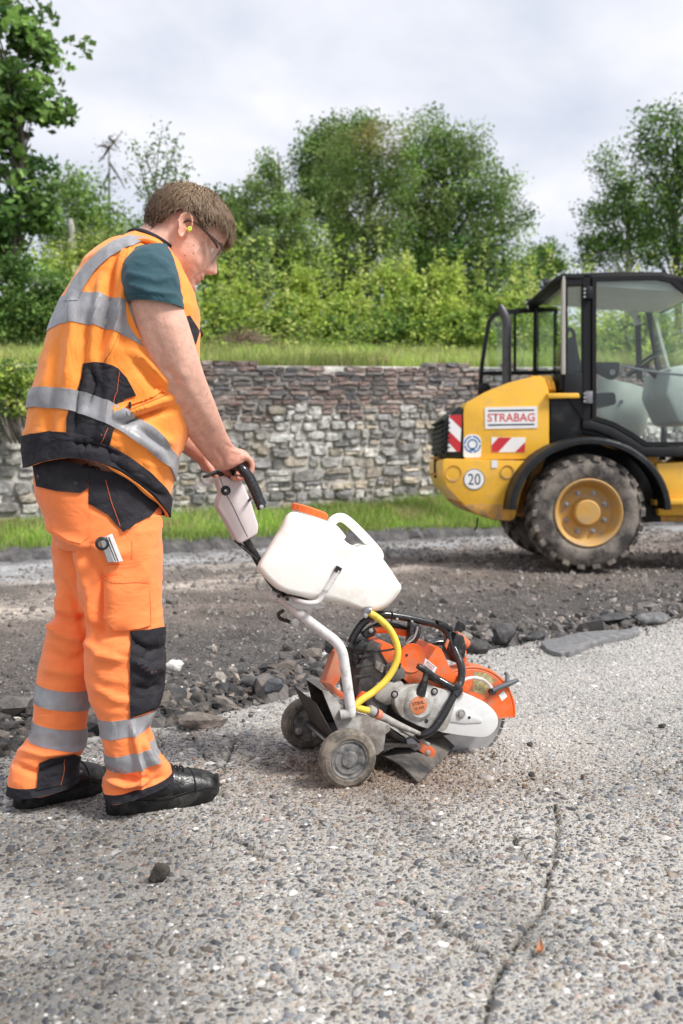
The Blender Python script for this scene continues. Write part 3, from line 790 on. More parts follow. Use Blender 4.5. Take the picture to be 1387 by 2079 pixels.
while h < 1.52:                                   # rubble courses
    ch = r_.uniform(.085, .175) * (1.1 if h < .5 else .92); s = SL + r_.uniform(0, .2)
    while s < SR:
        w = ch * np.clip(r_.lognormal(.42, .35), .9, 2.7) * (1 if -5.5 < s < 9.5 else 2)
        dd = r_.normal(0, .018)
        cs, chh = s + w / 2, h + ch / 2 + dd
        white = (abs((cs - 1.65) / .62) ** 2 + abs((chh - 1.25) / .38) ** 2 < r_.uniform(.5, 1.2))
        if r_.random() < .22 and ch > .11:       # two thin stones instead of one
            for q_ in (0, 1): stones_l.append((cs, h + ch * (.25 + .5 * q_), w * .95, ch * .43, r_.uniform(.01, .045), .7, lowpal[r_.integers(9)], white))
        else:
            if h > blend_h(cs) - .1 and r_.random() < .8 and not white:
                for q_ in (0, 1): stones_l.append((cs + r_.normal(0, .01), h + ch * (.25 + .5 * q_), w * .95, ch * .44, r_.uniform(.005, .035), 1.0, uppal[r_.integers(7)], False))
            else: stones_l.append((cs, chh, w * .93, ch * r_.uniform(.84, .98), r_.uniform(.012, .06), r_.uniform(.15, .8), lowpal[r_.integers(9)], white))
        s += w + r_.uniform(.004, .03)
    h += ch + r_.uniform(.002, .012)
top_h = h
course = 0
while True:                                       # thin dark courses on top
    ch = r_.uniform(.055, .082); s = SL + r_.uniform(0, .2)
    done = True
    while s < SR:
        w = r_.uniform(.13, .34) * (1 if -5.5 < s < 9.5 else 2); cs = s + w / 2
        lim = wall_h(cs) + .045 * math.sin(cs * 1.7 + 1) + .03 * math.sin(cs * 5.1)
        if h + ch < lim + .02:
            done = False
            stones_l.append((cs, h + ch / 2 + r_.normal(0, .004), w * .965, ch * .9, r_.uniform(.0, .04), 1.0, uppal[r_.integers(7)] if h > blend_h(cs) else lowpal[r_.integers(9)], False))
        s += w + r_.uniform(.003, .012)
    h += ch + .004
    if done: break
m_stone = M('wall_stone', (.3, .3, .3), .92, var=.40, vs=16, bump=.9, bs=55, bd=.015, vcol=True, dirt=(.085, .08, .075), damt=.75, ds=9, dthr=.55, var2=((.50, .48, .43), 9, .60))
def vis(st):
    p = proj(np.array([tuple(wp(st[0], st[1]))]))[0]
    return (st[2] * st[3]) * (1 if (395 < p[0] < 985 or 0 < p[0] < 70) else .02)
order = sorted(range(len(stones_l)), key=lambda i: -vis(stones_l[i]))
V2, F2, C2 = [], [], []
for k_, i in enumerate(order):
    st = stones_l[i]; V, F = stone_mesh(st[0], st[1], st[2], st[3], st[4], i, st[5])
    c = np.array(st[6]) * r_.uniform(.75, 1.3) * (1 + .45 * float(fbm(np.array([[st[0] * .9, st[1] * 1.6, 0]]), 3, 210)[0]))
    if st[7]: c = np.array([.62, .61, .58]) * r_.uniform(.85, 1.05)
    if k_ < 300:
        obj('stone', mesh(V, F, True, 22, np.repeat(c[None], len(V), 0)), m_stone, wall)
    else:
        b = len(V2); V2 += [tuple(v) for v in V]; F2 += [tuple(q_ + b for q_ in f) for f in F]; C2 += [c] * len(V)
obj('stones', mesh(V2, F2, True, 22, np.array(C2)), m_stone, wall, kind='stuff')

# ---- bank behind the wall
def bank_z(x, d):
    """d: metres behind the wall face"""
    d = np.asarray(d, float)
    z = wall_top_z(x) - .05 + np.clip(d, 0, 5) * .17 + np.clip(d - 5, 0, 40) * .15 + np.clip(d - 45, 0, 500) * .02
    return z
ds_ = [.12, .5, 1, 1.6, 2.3, 3, 4, 5, 6.5, 8, 10, 13, 17, 22, 30, 45, 80, 200, 600]
xs = np.concatenate([np.linspace(-400, -22, 8), np.linspace(-20, 30, 90), np.linspace(34, 500, 8)])
V = []
for d in ds_:
    for x in xs:
        xx = min(max(x, -12), 16)
        V.append((x, wall_y(xx) + d, float(bank_z(xx, d))))
V = np.array(V); V[:, 2] += fbm(np.c_[V[:, :2] * .7, np.zeros(len(V))], 3, 120) * .10 * (np.array(ds_).repeat(len(xs)) > 1)
obj('bank', mesh(V, gridF(len(ds_), len(xs), False)), m_turf, kind='structure')
n = 54000; x = r_.uniform(-8, 9.5, n); d = .08 + 5.0 * r_.random(n) ** 1.5; y = wall_y(x) + d
BG = [(.38, .53, .10), (.46, .58, .15), (.30, .46, .08), (.54, .58, .22), (.56, .54, .26)]
grass('bank_grass', 'pale green grass growing along the top of the stone wall', x, y, bank_z(x, d), np.clip(r_.normal(.16, .07, n), .04, .45), r_.uniform(.007, .015, n), BG, 92)
# ================================================================== TREES AND SHRUBS
m_leaf = M('leaves', (.08, .15, .03), .55, var=0, bump=0, vcol=True, translucent=.38, spec=.35)
m_bark = M('bark', (.11, .095, .08), .95, var=.4, vs=9, bump=.9, bs=30, bd=.02)
m_birch = M('pale_bark', (.48, .46, .42), .85, var=.3, vs=6, bump=.5, bs=25, bd=.01, dirt=(.06, .055, .05), damt=.8, ds=9, dthr=.6)
def bank_ground(x, y):
    return float(bank_z(min(max(x, -12), 16), max(y - wall_y(min(max(x, -12), 16)), .1)))
def leaves_mesh(C, size, col, seed, aspect=.62, droop=.0):
    """C: centres; one folded diamond leaf each"""
    r = np.random.default_rng(seed); n = len(C)
    size = np.broadcast_to(size, (n,)) * r.uniform(.65, 1.3, n)
    d = r.normal(size=(n, 3)); d[:, 2] = d[:, 2] * .6 - droop; d /= np.linalg.norm(d, axis=1)[:, None]
    nn = r.normal(size=(n, 3)) * .8 + np.array([0, -.25, .75]); nn -= d * (nn * d).sum(1)[:, None]; nn /= np.linalg.norm(nn, axis=1)[:, None] + 1e-9
    w = np.cross(d, nn)
    L = size[:, None]; W = L * aspect
    V = np.stack([C - d * L * .5, C + w * W * .5 - nn * W * .10 + d * L * .02, C + d * L * .5 - nn * L * .10, C - w * W * .5 - nn * W * .10 + d * L * .02], 1).reshape(-1, 3)
    F = (np.arange(n) * 4)[:, None] + np.arange(4)[None]
    return V, F, np.repeat(col, 4, 0)
def crown_points(blobs, Y, n, seed, clump=.45, depth=1.0, per=60, shell=.55):
    """blobs in photograph pixels (cx,cy,rx,ry) at distance Y -> leaf centres and a clump number for each"""
    r = np.random.default_rng(seed)
    A = np.array([b[2] * b[3] for b in blobs], float); A /= A.sum()
    nc = max(8, n // per)
    which = r.choice(len(blobs), nc, p=A)
    v = r.normal(size=(nc, 3)); v /= np.linalg.norm(v, axis=1)[:, None]
    rad = shell + (1.12 - shell) * r.random(nc) ** .7
    rad = np.where(r.random(nc) < .25, r.random(nc) * shell, rad)
    cen = []
    for i in range(nc):
        b = blobs[which[i]]; c = at(b[0], b[1], Y); s = Y / FPX
        cen.append((c.x + v[i, 0] * rad[i] * b[2] * s, c.y + v[i, 1] * rad[i] * b[2] * s * depth, c.z + v[i, 2] * rad[i] * b[3] * s))
    cen = np.array(cen)
    k = r.integers(0, nc, n)
    off = r.normal(size=(n, 3)); off *= (r.random(n) ** .45 / np.linalg.norm(off, axis=1))[:, None] * clump * 1.15; off = off * np.array([1, 1, .72])
    return cen[k] + off, k, cen
def tree(name, label, base_px, Y, blobs, n, leaf, cols, seed, clump=.45, trunk_r=.14, bark=None, trunk_top=None, per=60, depth=1.0, droop=.1, group=None, tint=None, shell=.55, limbs=14, cat='tree', aspect=.62, base_z=None):
    r = np.random.default_rng(seed)
    P, k, cen = crown_points(blobs, Y, n, seed, clump, depth, per, shell)
    bp = at(base_px, 700, Y); bz = bank_ground(bp.x, Y) if base_z is None else base_z
    root = thing(name, label, cat, (bp.x, Y, bz), group)
    cc = np.array(cols)[r.integers(0, len(cols), k.max() + 1)] * r.uniform(.5, 1.6, (k.max() + 1, 1))
    col = cc[k] * r.uniform(.8, 1.2, (n, 1))
    if tint is not None:                              # some clumps have turned colour
        tb, tc_ = tint; q = at(tb[0], tb[1], Y); s = Y / FPX
        dd = ((P[:, 0] - q.x) / (tb[2] * s)) ** 2 + ((P[:, 2] - q.z) / (tb[3] * s)) ** 2
        w = np.clip(1.4 - dd, 0, 1)[:, None] * r.uniform(.2, 1, (n, 1)); col = col * (1 - w) + np.array(tc_) * w
    V, F, Cc = leaves_mesh(P, leaf, col, seed + 1, aspect, droop)
    obj('crown', mesh(V, F, True, None, Cc), m_leaf, root)
    tt = trunk_top if trunk_top is not None else min(b[1] - b[3] * .4 for b in blobs)
    tp = at(base_px + r.normal(0, 6), tt, Y)
    b0 = Vector((bp.x, Y, bz - .2))
    mb = MB()
    path = [b0.lerp(tp, f) + Vector((r.normal(0, .05) * (f > 0), r.normal(0, .05) * (f > 0), 0)) for f in (0, .2, .4, .6, .8, 1)]
    mb.add(*tubeVF(path, [trunk_r * 1.25, trunk_r, trunk_r * .82, trunk_r * .62, trunk_r * .4, trunk_r * .12], 8, 3))
    obj('trunk', mb.mesh(True, None), bark or m_bark, root)
    mb = MB()
    for i in r.permutation(len(cen))[:limbs]:
        c = Vector(cen[i]); f = np.clip((c.z - b0.z) / max(tp.z - b0.z, .1) * .75 - .05, .12, .92)
        a = b0.lerp(tp, f); m_ = a.lerp(c, .5) + Vector((0, 0, .12 * (c - a).length))
        mb.add(*tubeVF([a, m_, c], [trunk_r * .34, trunk_r * .2, trunk_r * .06], 5, 3))
    obj('limbs', mb.mesh(True, None), bark or m_bark, root)
    return root
DG = [(.065, .14, .035), (.085, .17, .042), (.05, .115, .032), (.115, .21, .055)]
MG = [(.155, .27, .06), (.20, .325, .08), (.115, .215, .05), (.25, .37, .10)]
LG = [(.38, .50, .08), (.47, .58, .11), (.30, .43, .07), (.54, .60, .18)]
OL = [(.19, .25, .08), (.23, .29, .09), (.15, .21, .065), (.26, .32, .12)]
tree('maple_tree', 'dark leafy maple rising along the left picture edge', 38, 15.9,
     [(60, 85, 92, 38), (40, 60, 60, 60), (25, 170, 75, 55), (112, 222, 42, 34), (60, 205, 60, 25), (20, 290, 60, 60), (75, 330, 50, 22), (50, 400, 62, 55), (10, 480, 75, 60), (80, 450, 55, 40), (30, 545, 70, 50), (-40, 250, 90, 200), (-60, 450, 90, 120), (-30, 0, 110, 100)],
     7800, .145, DG + MG[:2], 301, clump=.24, trunk_r=.07, trunk_top=60, per=26, droop=.35, shell=.25, limbs=40, aspect=.8)
tree('slender_tree', 'thin light green tree just right of the maple behind the vest', 150, 24, [(150, 395, 58, 60), (185, 450, 42, 70), (120, 480, 70, 60), (230, 480, 60, 45)], 6500, .105, MG, 302, clump=.42, trunk_r=.07, trunk_top=330, per=22, shell=.2, limbs=40)
def feathery(name, label, bx, Y, stems, seed, cols, leaf=.10, dens=34, spread=.16, trunk_r=.045):
    r = np.random.default_rng(seed); bp = at(bx, 700, Y); bz = bank_ground(bp.x, Y)
    root = thing(name, label, 'tree', (bp.x, Y, bz)); P = []; mb = MB()
    for k, (x0, y0, x1, y1) in enumerate(stems):
        a, b = at(x0, y0, Y + r.normal(0, .4)), at(x1, y1, Y + r.normal(0, .5))
        m_ = a.lerp(b, .5) + Vector((r.normal(0, .12), 0, r.normal(0, .1)))
        q = [a, m_, b]
        mb.add(*tubeVF(q, [trunk_r * .5, trunk_r * .35, trunk_r * .1], 5, 4))
        L = (b - a).length; C = catmull([tuple(v) for v in q], 12)
        for _ in range(int(L * dens)):
            c = C[r.integers(3, len(C))]; P.append(c + r.normal(size=3) * spread)
    bb = Vector((bp.x, Y, bz - .1)); tt = at(stems[0][0], stems[0][1], Y)
    mt = MB(); mt.add(*tubeVF([bb, bb.lerp(tt, .5), tt], [trunk_r * 1.4, trunk_r, trunk_r * .6], 7, 3))
    obj('trunk', mt.mesh(True, None), m_bark, root); obj('limbs', mb.mesh(True, None), m_bark, root)
    P = np.array(P); n = len(P); col = np.array(cols)[r.integers(0, len(cols), n)] * r.uniform(.7, 1.3, (n, 1))
    V, F, Cc = leaves_mesh(P, leaf, col, seed, .4, .1)
    obj('crown', mesh(V, F, True, None, Cc), m_leaf, root)
    return root
feathery('young_willow', 'feathery upright young willow standing behind the worker head', 322, 22,
         [(322, 480, 330, 252), (315, 450, 268, 290), (325, 430, 362, 275), (330, 470, 385, 330), (318, 470, 255, 350), (325, 400, 300, 300), (330, 420, 350, 300), (310, 480, 245, 420), (335, 480, 395, 395), (320, 500, 280, 440), (322, 380, 345, 330), (318, 420, 290, 365), (328, 440, 372, 360)],
         303, DG + MG, leaf=.12, dens=62, spread=.12)
feathery('dead_pine', 'thin bare dying pine trunk with a few tufts left of the head', 222, 36,
         [(222, 470, 222, 275), (222, 300, 248, 268), (222, 300, 200, 330), (222, 330, 255, 385), (222, 300, 196, 300), (222, 350, 190, 420), (222, 420, 245, 440), (222, 280, 238, 300)],
         304, [(.12, .13, .10), (.16, .16, .13)], leaf=.13, dens=24, spread=.16, trunk_r=.10)
tree('larch_tree', 'conical green tree whose top stands right of the worker face', 568, 27,
     [(540, 318, 14, 26), (548, 350, 26, 28), (535, 385, 45, 30), (555, 420, 70, 35), (520, 450, 70, 40), (590, 450, 60, 40), (560, 500, 95, 45), (500, 520, 60, 60), (620, 530, 45, 55), (560, 570, 100, 40), (465, 470, 35, 75), (450, 540, 50, 60)],
     27000, .088, MG + OL, 305, clump=.30, trunk_r=.12, per=44, droop=.5, limbs=30)
tree('tall_beech', 'broad tree with a rusty tinted crown top beside the tallest tree', 748, 30,
     [(740, 300, 95, 55), (700, 350, 70, 60), (790, 360, 55, 60), (740, 420, 90, 60), (700, 480, 60, 60), (780, 470, 55, 60), (740, 540, 80, 50)],
     26000, .092, OL + MG, 306, clump=.42, trunk_r=.13, per=50, tint=((770, 288, 60, 30), (.30, .19, .055)), limbs=26, trunk_top=280)
tree('tall_maple', 'tall rounded tree top between the conical tree and rusty crown', 700, 33,
     [(735, 262, 32, 30), (690, 290, 60, 40), (640, 300, 45, 45), (630, 350, 45, 55), (660, 400, 40, 60), (625, 420, 32, 50)],
     12500, .12, MG + DG, 307, clump=.42, trunk_r=.16, per=32, shell=.35, limbs=30)
tree('great_beech', 'largest dense rounded tree left of the loader cab', 900, 32,
     [(890, 285, 85, 38), (850, 310, 55, 50), (950, 330, 50, 45), (870, 370, 75, 55), (950, 400, 85, 60), (1010, 400, 50, 45), (1045, 380, 22, 22), (890, 450, 95, 60), (990, 470, 75, 60), (840, 500, 70, 60), (930, 530, 90, 55), (1010, 550, 70, 55), (880, 580, 90, 40), (1060, 440, 25, 30), (830, 420, 50, 60), (960, 610, 80, 40)],
     45000, .108, MG + DG[1:] + OL + MG, 308, clump=.50, trunk_r=.25, per=60, droop=.35, limbs=30)
tree('distant_tree', 'small sparse distant tree between great beech and loader roof', 1105, 40, [(1105, 510, 35, 25), (1080, 545, 45, 30), (1130, 540, 28, 28), (1060, 580, 50, 40)], 5200, .15, DG + MG, 309, clump=.40, trunk_r=.12, per=30, shell=.2)
tree('pine_tree', 'slender pine with pale bare trunk above the loader roof', 1278, 25, [(1235, 330, 28, 32), (1262, 385, 52, 38), (1225, 430, 45, 28), (1290, 430, 50, 40), (1205, 490, 38, 28), (1250, 500, 50, 34), (1310, 480, 45, 40), (1200, 530, 30, 20)], 11000, .085, DG + MG, 310, clump=.33, trunk_r=.09, bark=m_birch, per=30, trunk_top=330, shell=.25, limbs=30)
tree('birch_tree', 'tall leafy tree at the right picture edge behind the cab', 1372, 23, [(1340, 250, 50, 40), (1330, 310, 48, 50), (1360, 380, 55, 60), (1335, 440, 40, 50), (1370, 500, 55, 50), (1400, 330, 60, 110), (1320, 520, 35, 30), (1420, 500, 60, 80)], 13000, .09, MG + DG, 311, clump=.36, trunk_r=.10, per=36, trunk_top=240, shell=.3, limbs=30)
tree('dark_spruce', 'dark evergreen crown filling the gap behind the worker face', 480, 34, [(455, 420, 28, 40), (470, 470, 45, 50), (440, 510, 50, 60), (500, 540, 60, 60), (600, 560, 60, 60), (660, 520, 45, 70), (680, 580, 60, 50)], 13000, .17, DG, 312, clump=.5, trunk_r=.14, per=60)
# dark shrubs at the left, above the wall
def shrub(name, label, cx, Y, blobs, n, leaf, cols, seed, clump=.3, per=30, group=None, stems=5, cat='shrub', base_z=None, stem_r=.018, shell=.3, aspect=.55):
    r = np.random.default_rng(seed); P, k, cen = crown_points(blobs, Y, n, seed, clump, .8, per, shell)
    bp = at(cx, 700, Y); bz = bank_ground(bp.x, Y) if base_z is None else base_z
    P[:, 2] = np.maximum(P[:, 2], bz + .03 * r.random(n))
    root = thing(name, label, cat, (bp.x, Y, bz), group)
    cc = np.array(cols)[r.integers(0, len(cols), k.max() + 1)] * r.uniform(.75, 1.3, (k.max() + 1, 1))
    V, F, Cc = leaves_mesh(P, leaf, cc[k] * r.uniform(.8, 1.25, (n, 1)), seed, aspect)
    obj('foliage', mesh(V, F, True, None, Cc), m_leaf, root)
    mb = MB()
    for i in r.permutation(len(cen))[:stems * 2]:
        c = Vector(cen[i]); a = Vector((bp.x + r.normal(0, .12), Y + r.normal(0, .12), bz - .08))
        if c.z > a.z + .1: mb.add(*tubeVF([a, a.lerp(c, .5) + Vector((0, 0, .1)), c], [stem_r, stem_r * .7, stem_r * .25], 5, 3))
    if mb.V: obj('stems', mb.mesh(True, None), m_bark, root)
    return root
shrub('dark_shrub', 'dense dark shrub left of the worker shoulder above the wall', 60, 15.4, [(40, 560, 70, 50), (70, 610, 65, 55), (20, 640, 80, 50), (110, 590, 45, 40), (90, 660, 40, 35), (30, 700, 70, 25), (-40, 600, 90, 90)], 10500, .075, DG + MG, 321, clump=.22, per=34)
shrub('dark_shrub', 'olive green bush directly behind the vest shoulder below the pale trunk', 150, 20, [(160, 520, 55, 40), (120, 545, 50, 40), (200, 500, 60, 45), (240, 540, 60, 40), (180, 580, 60, 40)], 6500, .075, OL + LG, 322, clump=.26, per=30)
shrub('ivy', 'bright green ivy hanging over the wall at the left edge', 45, 12.8, [(40, 760, 48, 26), (45, 800, 34, 30), (30, 840, 24, 22), (5, 790, 40, 60), (-50, 770, 60, 50)], 3600, .065, LG + MG, 323, clump=.12, per=24, base_z=1.35, cat='ivy')
# white birch stump
bp = at(147, 480, 21.5)
st = thing('birch_tree', 'short pale birch trunk behind the worker shoulder', 'tree trunk', (bp.x, bp.y, bank_ground(bp.x, 21.5)))
obj('trunk', tube([Vector((bp.x + .05, bp.y, bank_ground(bp.x, 21.5) - .1)), at(150, 540, 21.5), at(147, 480, 21.5), at(143, 445, 21.5)], [.085, .075, .07, .062], 9), m_birch, st)
# saplings and bushes of the bank
sap = [
    (432, 20.5, 430, 610, 45, 75, LG + MG, 'leafy green bush next to the worker chest pocket'),
    (475, 21.5, 478, 600, 40, 55, LG, 'yellowish green sapling clump directly below the worker nose'),
    (525, 22.0, 527, 555, 24, 60, [(.22, .32, .12), (.28, .37, .15)], 'pale grey green pointed sapling right of the worker face'),
    (560, 21.0, 562, 630, 50, 55, MG + LG, 'low round green bush below the pointed pale sapling'),
    (620, 21.5, 618, 600, 42, 60, LG, 'lime green bush left of the thin tree trunk'),
    (665, 20.5, 665, 640, 48, 48, MG + LG, 'spreading mid green bush above the middle of the wall'),
    (715, 22.0, 715, 610, 40, 50, LG, 'light green bush just left of the tallest bright sapling'),
    (805, 21.8, 805, 600, 34, 66, LG, 'tallest bright lime sapling with pointed top under the great beech'),
    (760, 20.5, 765, 655, 48, 42, MG, 'low dense bush in front of the bright pointed sapling'),
    (850, 20.8, 852, 645, 46, 52, LG + MG, 'bushy light green shrub right of the bright pointed sapling'),
    (900, 21.5, 900, 620, 42, 62, LG, 'yellow green shrub in front of the great beech'),
    (945, 20.6, 948, 655, 44, 50, MG + LG, 'green bush left of the loader open door'),
    (1040, 21.5, 1040, 640, 70, 70, MG + LG, 'bush seen through the loader open door glass'),
    (1290, 21.0, 1290, 680, 90, 70, LG + MG, 'bush seen through the cab side window'),
]
for i, (bx, Y, cx, cy, rx, ry, cols, lab) in enumerate(sap):
    k0 = ry; ry *= (1.3, .8, 1.25, .75, 1.05, .7, .95, 1.4, .65, .9, 1.2, .75, 1, 1)[i]; cy += (k0 - ry) * .7; Y -= 1.0
    rq = np.random.default_rng(700 + i)
    blobs = [(cx, cy + ry * .45, rx * 1.15, ry * .5)] + [(cx + rq.normal(0, .55) * rx, cy + rq.uniform(-.75, .4) * ry, rx * rq.uniform(.16, .42), ry * rq.uniform(.2, .5)) for _ in range(7)]
    shrub('sapling', lab, bx, Y, blobs, 3600, .088, cols, 340 + i, clump=.17, per=20, group='saplings and bushes on the bank', stems=6)
# undergrowth that reads as one mass
r_ = np.random.default_rng(400); n = 37000
x = r_.uniform(-8.5, 10, n); d = 2.6 + 8.5 * r_.random(n) ** 1.1; y = np.array([wall_y(v) for v in x]) + d
hh = (.42 + .6 * fbm(np.c_[x * .8, y * .8, np.zeros(n)], 3, 401)) * np.clip((d - 2.2) / 2.4, .12, 1.3)
z = bank_z(x, d) + r_.random(n) ** .7 * np.clip(hh, .06, 2) * 1.5
cc = np.array(LG + MG + OL)[r_.integers(0, 12, n)] * r_.uniform(.7, 1.3, (n, 1)) * (1 + .4 * fbm(np.c_[x * 1.1, y * 1.1, np.zeros(n)], 3, 402))[:, None]
for q_ in range(270):                                            # tall weeds that stand out of it
    sx = r_.uniform(-6.5, 7.5); sd_ = r_.uniform(3.0, 7.5); sy = wall_y(sx) + sd_; sz = float(bank_z(sx, sd_)); hgt_ = r_.uniform(.8, 2.5); m_ = int(hgt_ * 42); f_ = r_.random(m_)
    ii = r_.integers(0, n, m_); w_ = .03 + .16 * (1 - f_)
    x[ii] = sx + r_.normal(0, 1, m_) * w_; y[ii] = sy + r_.normal(0, 1, m_) * w_; z[ii] = sz + f_ * hgt_; cc[ii] = np.array(LG)[r_.integers(0, 4)] * r_.uniform(.8, 1.25, (m_, 1))
V, F, Cc = leaves_mesh(np.c_[x, y, z], .10, np.clip(cc, 0, 1), 403, .45)
obj('undergrowth', mesh(V, F, True, None, Cc), m_leaf, None, 'tangled light green undergrowth covering the bank behind the wall', 'undergrowth', None, 'stuff')
# far wood behind everything
n = 24000; x = r_.uniform(-24, 22, n); y = r_.uniform(40, 50, n)
prof = np.interp(x, [-24, -13, -9, -6, 0, 4, 8, 11, 16, 22], [9, 8.0, 7.2, 7.5, 9.5, 10.5, 8.8, 6.5, 7.0, 8.5]) + fbm(np.c_[x * .6, y * .1, np.zeros(n)], 3, 404) * 1.6
z = 5.5 + r_.random(n) ** .8 * (prof - 5.5)
cc = np.array(DG + MG)[r_.integers(0, 8, n)] * r_.uniform(.7, 1.3, (n, 1))
V, F, Cc = leaves_mesh(np.c_[x, y, z], .42, cc, 405, .7)
obj('far_wood', mesh(V, F, True, None, Cc), m_leaf, None, 'dark green wood far behind the trees of the bank', 'wood', None, 'stuff')
# brown brush pile
bp = at(500, 700, 18.3); bz = bank_ground(bp.x, 18.3); mb = MB()
for i in range(420):
    a = Vector((bp.x + random.gauss(0, .38), bp.y + random.gauss(0, .3), 0)); f = max(0, 1 - ((a.x - bp.x) / .75) ** 2); a.z = bz + random.random() * .36 * f
    v = Vector((random.gauss(0, 1), random.gauss(0, 1), random.gauss(0, .3))).normalized() * random.uniform(.12, .34)
    mb.add(*tubeVF([a - v, a + Vector((0, 0, random.gauss(0, .02))), a + v], [.008, .007, .003], 3, 1))
obj('brush_pile', mb.mesh(True, None), M('dry_twigs', (.24, .165, .12), .9, var=.4, vs=8), None, 'brown heap of cut dry twigs on the grass above the wall', 'brush pile', origin=(bp.x, bp.y, bz))
# ================================================================== WHEEL LOADER
YT, YB, YF = 8.63, 8.98, 10.22            # near tyre face, near body side, far body side
YC = (YB + YF) / 2
m_yel = M('loader_yellow', (.84, .46, .035), .38, var=.08, vs=3, bump=.05, bs=40, coat=.25, dirt=(.45, .31, .14), damt=.4, ds=7, dthr=.60)
m_yeld = M('loader_yellow_muddy', (.66, .33, .045), .5, var=.15, vs=4, bump=.2, bs=40, dirt=(.27, .19, .12), damt=.85, ds=7, dthr=.50)
m_blk = M('loader_black', (.008, .009, .011), .5, var=.2, vs=4, bump=.08, bs=60, dirt=(.09, .085, .08), damt=.25, ds=6, dthr=.60, spec=.3)
m_frame = M('cab_frame_black', (.006, .0065, .008), .5, var=.1, spec=.28)
m_glass = glass_mat('cab_glass', (.92, .965, .945), .02)
m_gry = M('cab_panel_grey', (.60, .62, .61), .6, var=.1)
m_tyre = M('tyre_rubber', (.05, .046, .043), .85, var=.3, vs=9, bump=.5, bs=60, bd=.006, dirt=(.27, .235, .20), damt=.85, ds=5, dthr=.47, spec=.3)
m_rim = M('rim_yellow', (.60, .33, .07), .5, var=.15, vs=6, dirt=(.34, .25, .16), damt=.7, ds=6, dthr=.5)
m_steel = M('steel', (.45, .45, .46), .4, metal=.9, var=.2, dirt=(.2, .17, .14), damt=.5)
m_white = M('white_film', (.78, .78, .77), .4, var=.06, bump=0)
m_redf = M('red_film', (.52, .022, .03), .4, var=.1, bump=0)
m_navy = M('navy_print', (.012, .03, .06), .5, var=0, bump=0)
m_redp = M('red_print', (.60, .05, .06), .5, var=0, bump=0)
m_blue = M('blue_print', (.03, .16, .42), .5, var=0, bump=0)
m_chrome = M('grey_paint_metal', (.22, .22, .24), .4, metal=.5, var=.2, vs=10, bump=.1)
ld = thing('wheel_loader', 'yellow compact wheel loader with black cab standing on the milled road', 'wheel loader', (gp(1196, 1160).x, YC, 0))
def A(pts, Y): return [at(x, y, Y) for x, y in pts]
EXT = Vector((0, YF - YB, 0))
def sidep(name, pts, Y0, Y1, m, bev=.02, parent=ld, rnd=0, seg=2, label=None):
    P = A(pts, Y0)
    if rnd: P = round_poly(P, rnd)
    return obj(name, prism(P, (0, Y1 - Y0, 0), bev, seg), m, parent, label)
# bonnet
hood = sidep('bonnet', [(941, 833), (946, 819), (985, 796), (1035, 776), (1080, 765), (1101, 764), (1113, 786), (1115, 800), (1115, 905), (1084, 932), (942, 933)], YB, YF, m_yel, .075, rnd=.03, seg=4)
sidep('bonnet_hinge_cover', [(1078, 762), (1122, 762), (1126, 780), (1132, 795), (1112, 797), (1096, 781)], YB + .10, YF - .1, m_yel, .02)
for i in range(4): sidep('vent_rib', [(1092 + i * 9, 765 + i * 4), (1098 + i * 9, 762 + i * 4), (1108 + i * 7, 790), (1102 + i * 7, 792)], YB + .06, YB + .12, m_yel, .006)
sidep('step_ledge', [(1112, 798), (1176, 798), (1178, 808), (1114, 809)], YB - .05, YB + .3, m_yel, .008)
# rear grille with louvres, corner strips
gr = sidep('rear_grille', [(903, 868), (909, 846), (934, 823), (944, 832), (944, 926), (938, 934), (908, 931), (901, 905)], YB + .015, YF - .015, m_blk, .02)
xg = at(903, 880, YB).x
for i in range(7):
    z = at(891, 852 + i * 11, YB).z
    obj('louvre', boxm((xg - .004, YC, z), (.035, YF - YB - .18, .018), Matrix.Rotation(R(20), 3, 'Y'), .004, 1), m_blk, gr)
for i in range(7):
    z = at(900, 858 + i * 10, YB).z; xx = at(909, 858, YB).x
    obj('louvre', boxm((xx, YB + .008, z), (.05, .03, .012), None, .003, 1), m_blk, gr)
def film(name, pts, Y, m, parent, th=.003): return obj(name, prism(A(pts, Y), (0, -th, 0), 0), m, parent)
hz = film('hazard_strip', [(912, 843), (938, 842), (934, 917), (909, 917)], YB + .012, m_white, ld, .004)
film('red_stripe', [(914, 843), (938, 842), (937, 870), (912, 846)], YB + .0075, m_redf, hz, .001)
film('red_stripe', [(911, 874), (936, 899), (934.5, 917), (928, 917), (910, 897)], YB + .0075, m_redf, hz, .001)
hz = film('hazard_strip', [(998, 888), (1067, 888), (1066, 918), (998, 918)], YB, m_white, ld, .004)
film('red_stripe', [(1012, 888.3), (1039, 888.3), (1012, 917.7), (998.3, 917.7), (998.3, 904)], YB - .0045, m_redf, hz, .001)
film('red_stripe', [(1066.7, 897), (1066, 917.7), (1046, 917.7)], YB - .0045, m_redf, hz, .001)
sg = film('company_sign', [(984, 827), (1091, 825), (1091, 869), (985, 871)], YB, m_white, ld, .006)
film('sign_bar', [(991, 832.5), (1085, 831), (1085, 834), (991, 835.5)], YB - .0065, m_navy, sg, .001)
film('sign_bar', [(991, 861.5), (1085, 860), (1085, 863), (991, 864.5)], YB - .0065, m_navy, sg, .001)
p0, p1 = at(990, 848, YB - .0075), at(1086, 847, YB - .0075)
obj('lettering', textm('STRABAG', (p0 + p1) / 2, p1 - p0, UP, .078, (p1 - p0).length, bold=.012), m_redp, sg, 'red company lettering')
st = obj('emission_badge', prism(round_poly(A([(941, 929), (941, 890), (950, 882), (968, 882), (977, 890), (977, 929)], YB), .03), (0, -.004, 0)), m_white, ld)
c = at(959.5, 902, YB - .0055); Yv = Vector((0, -1, 0))
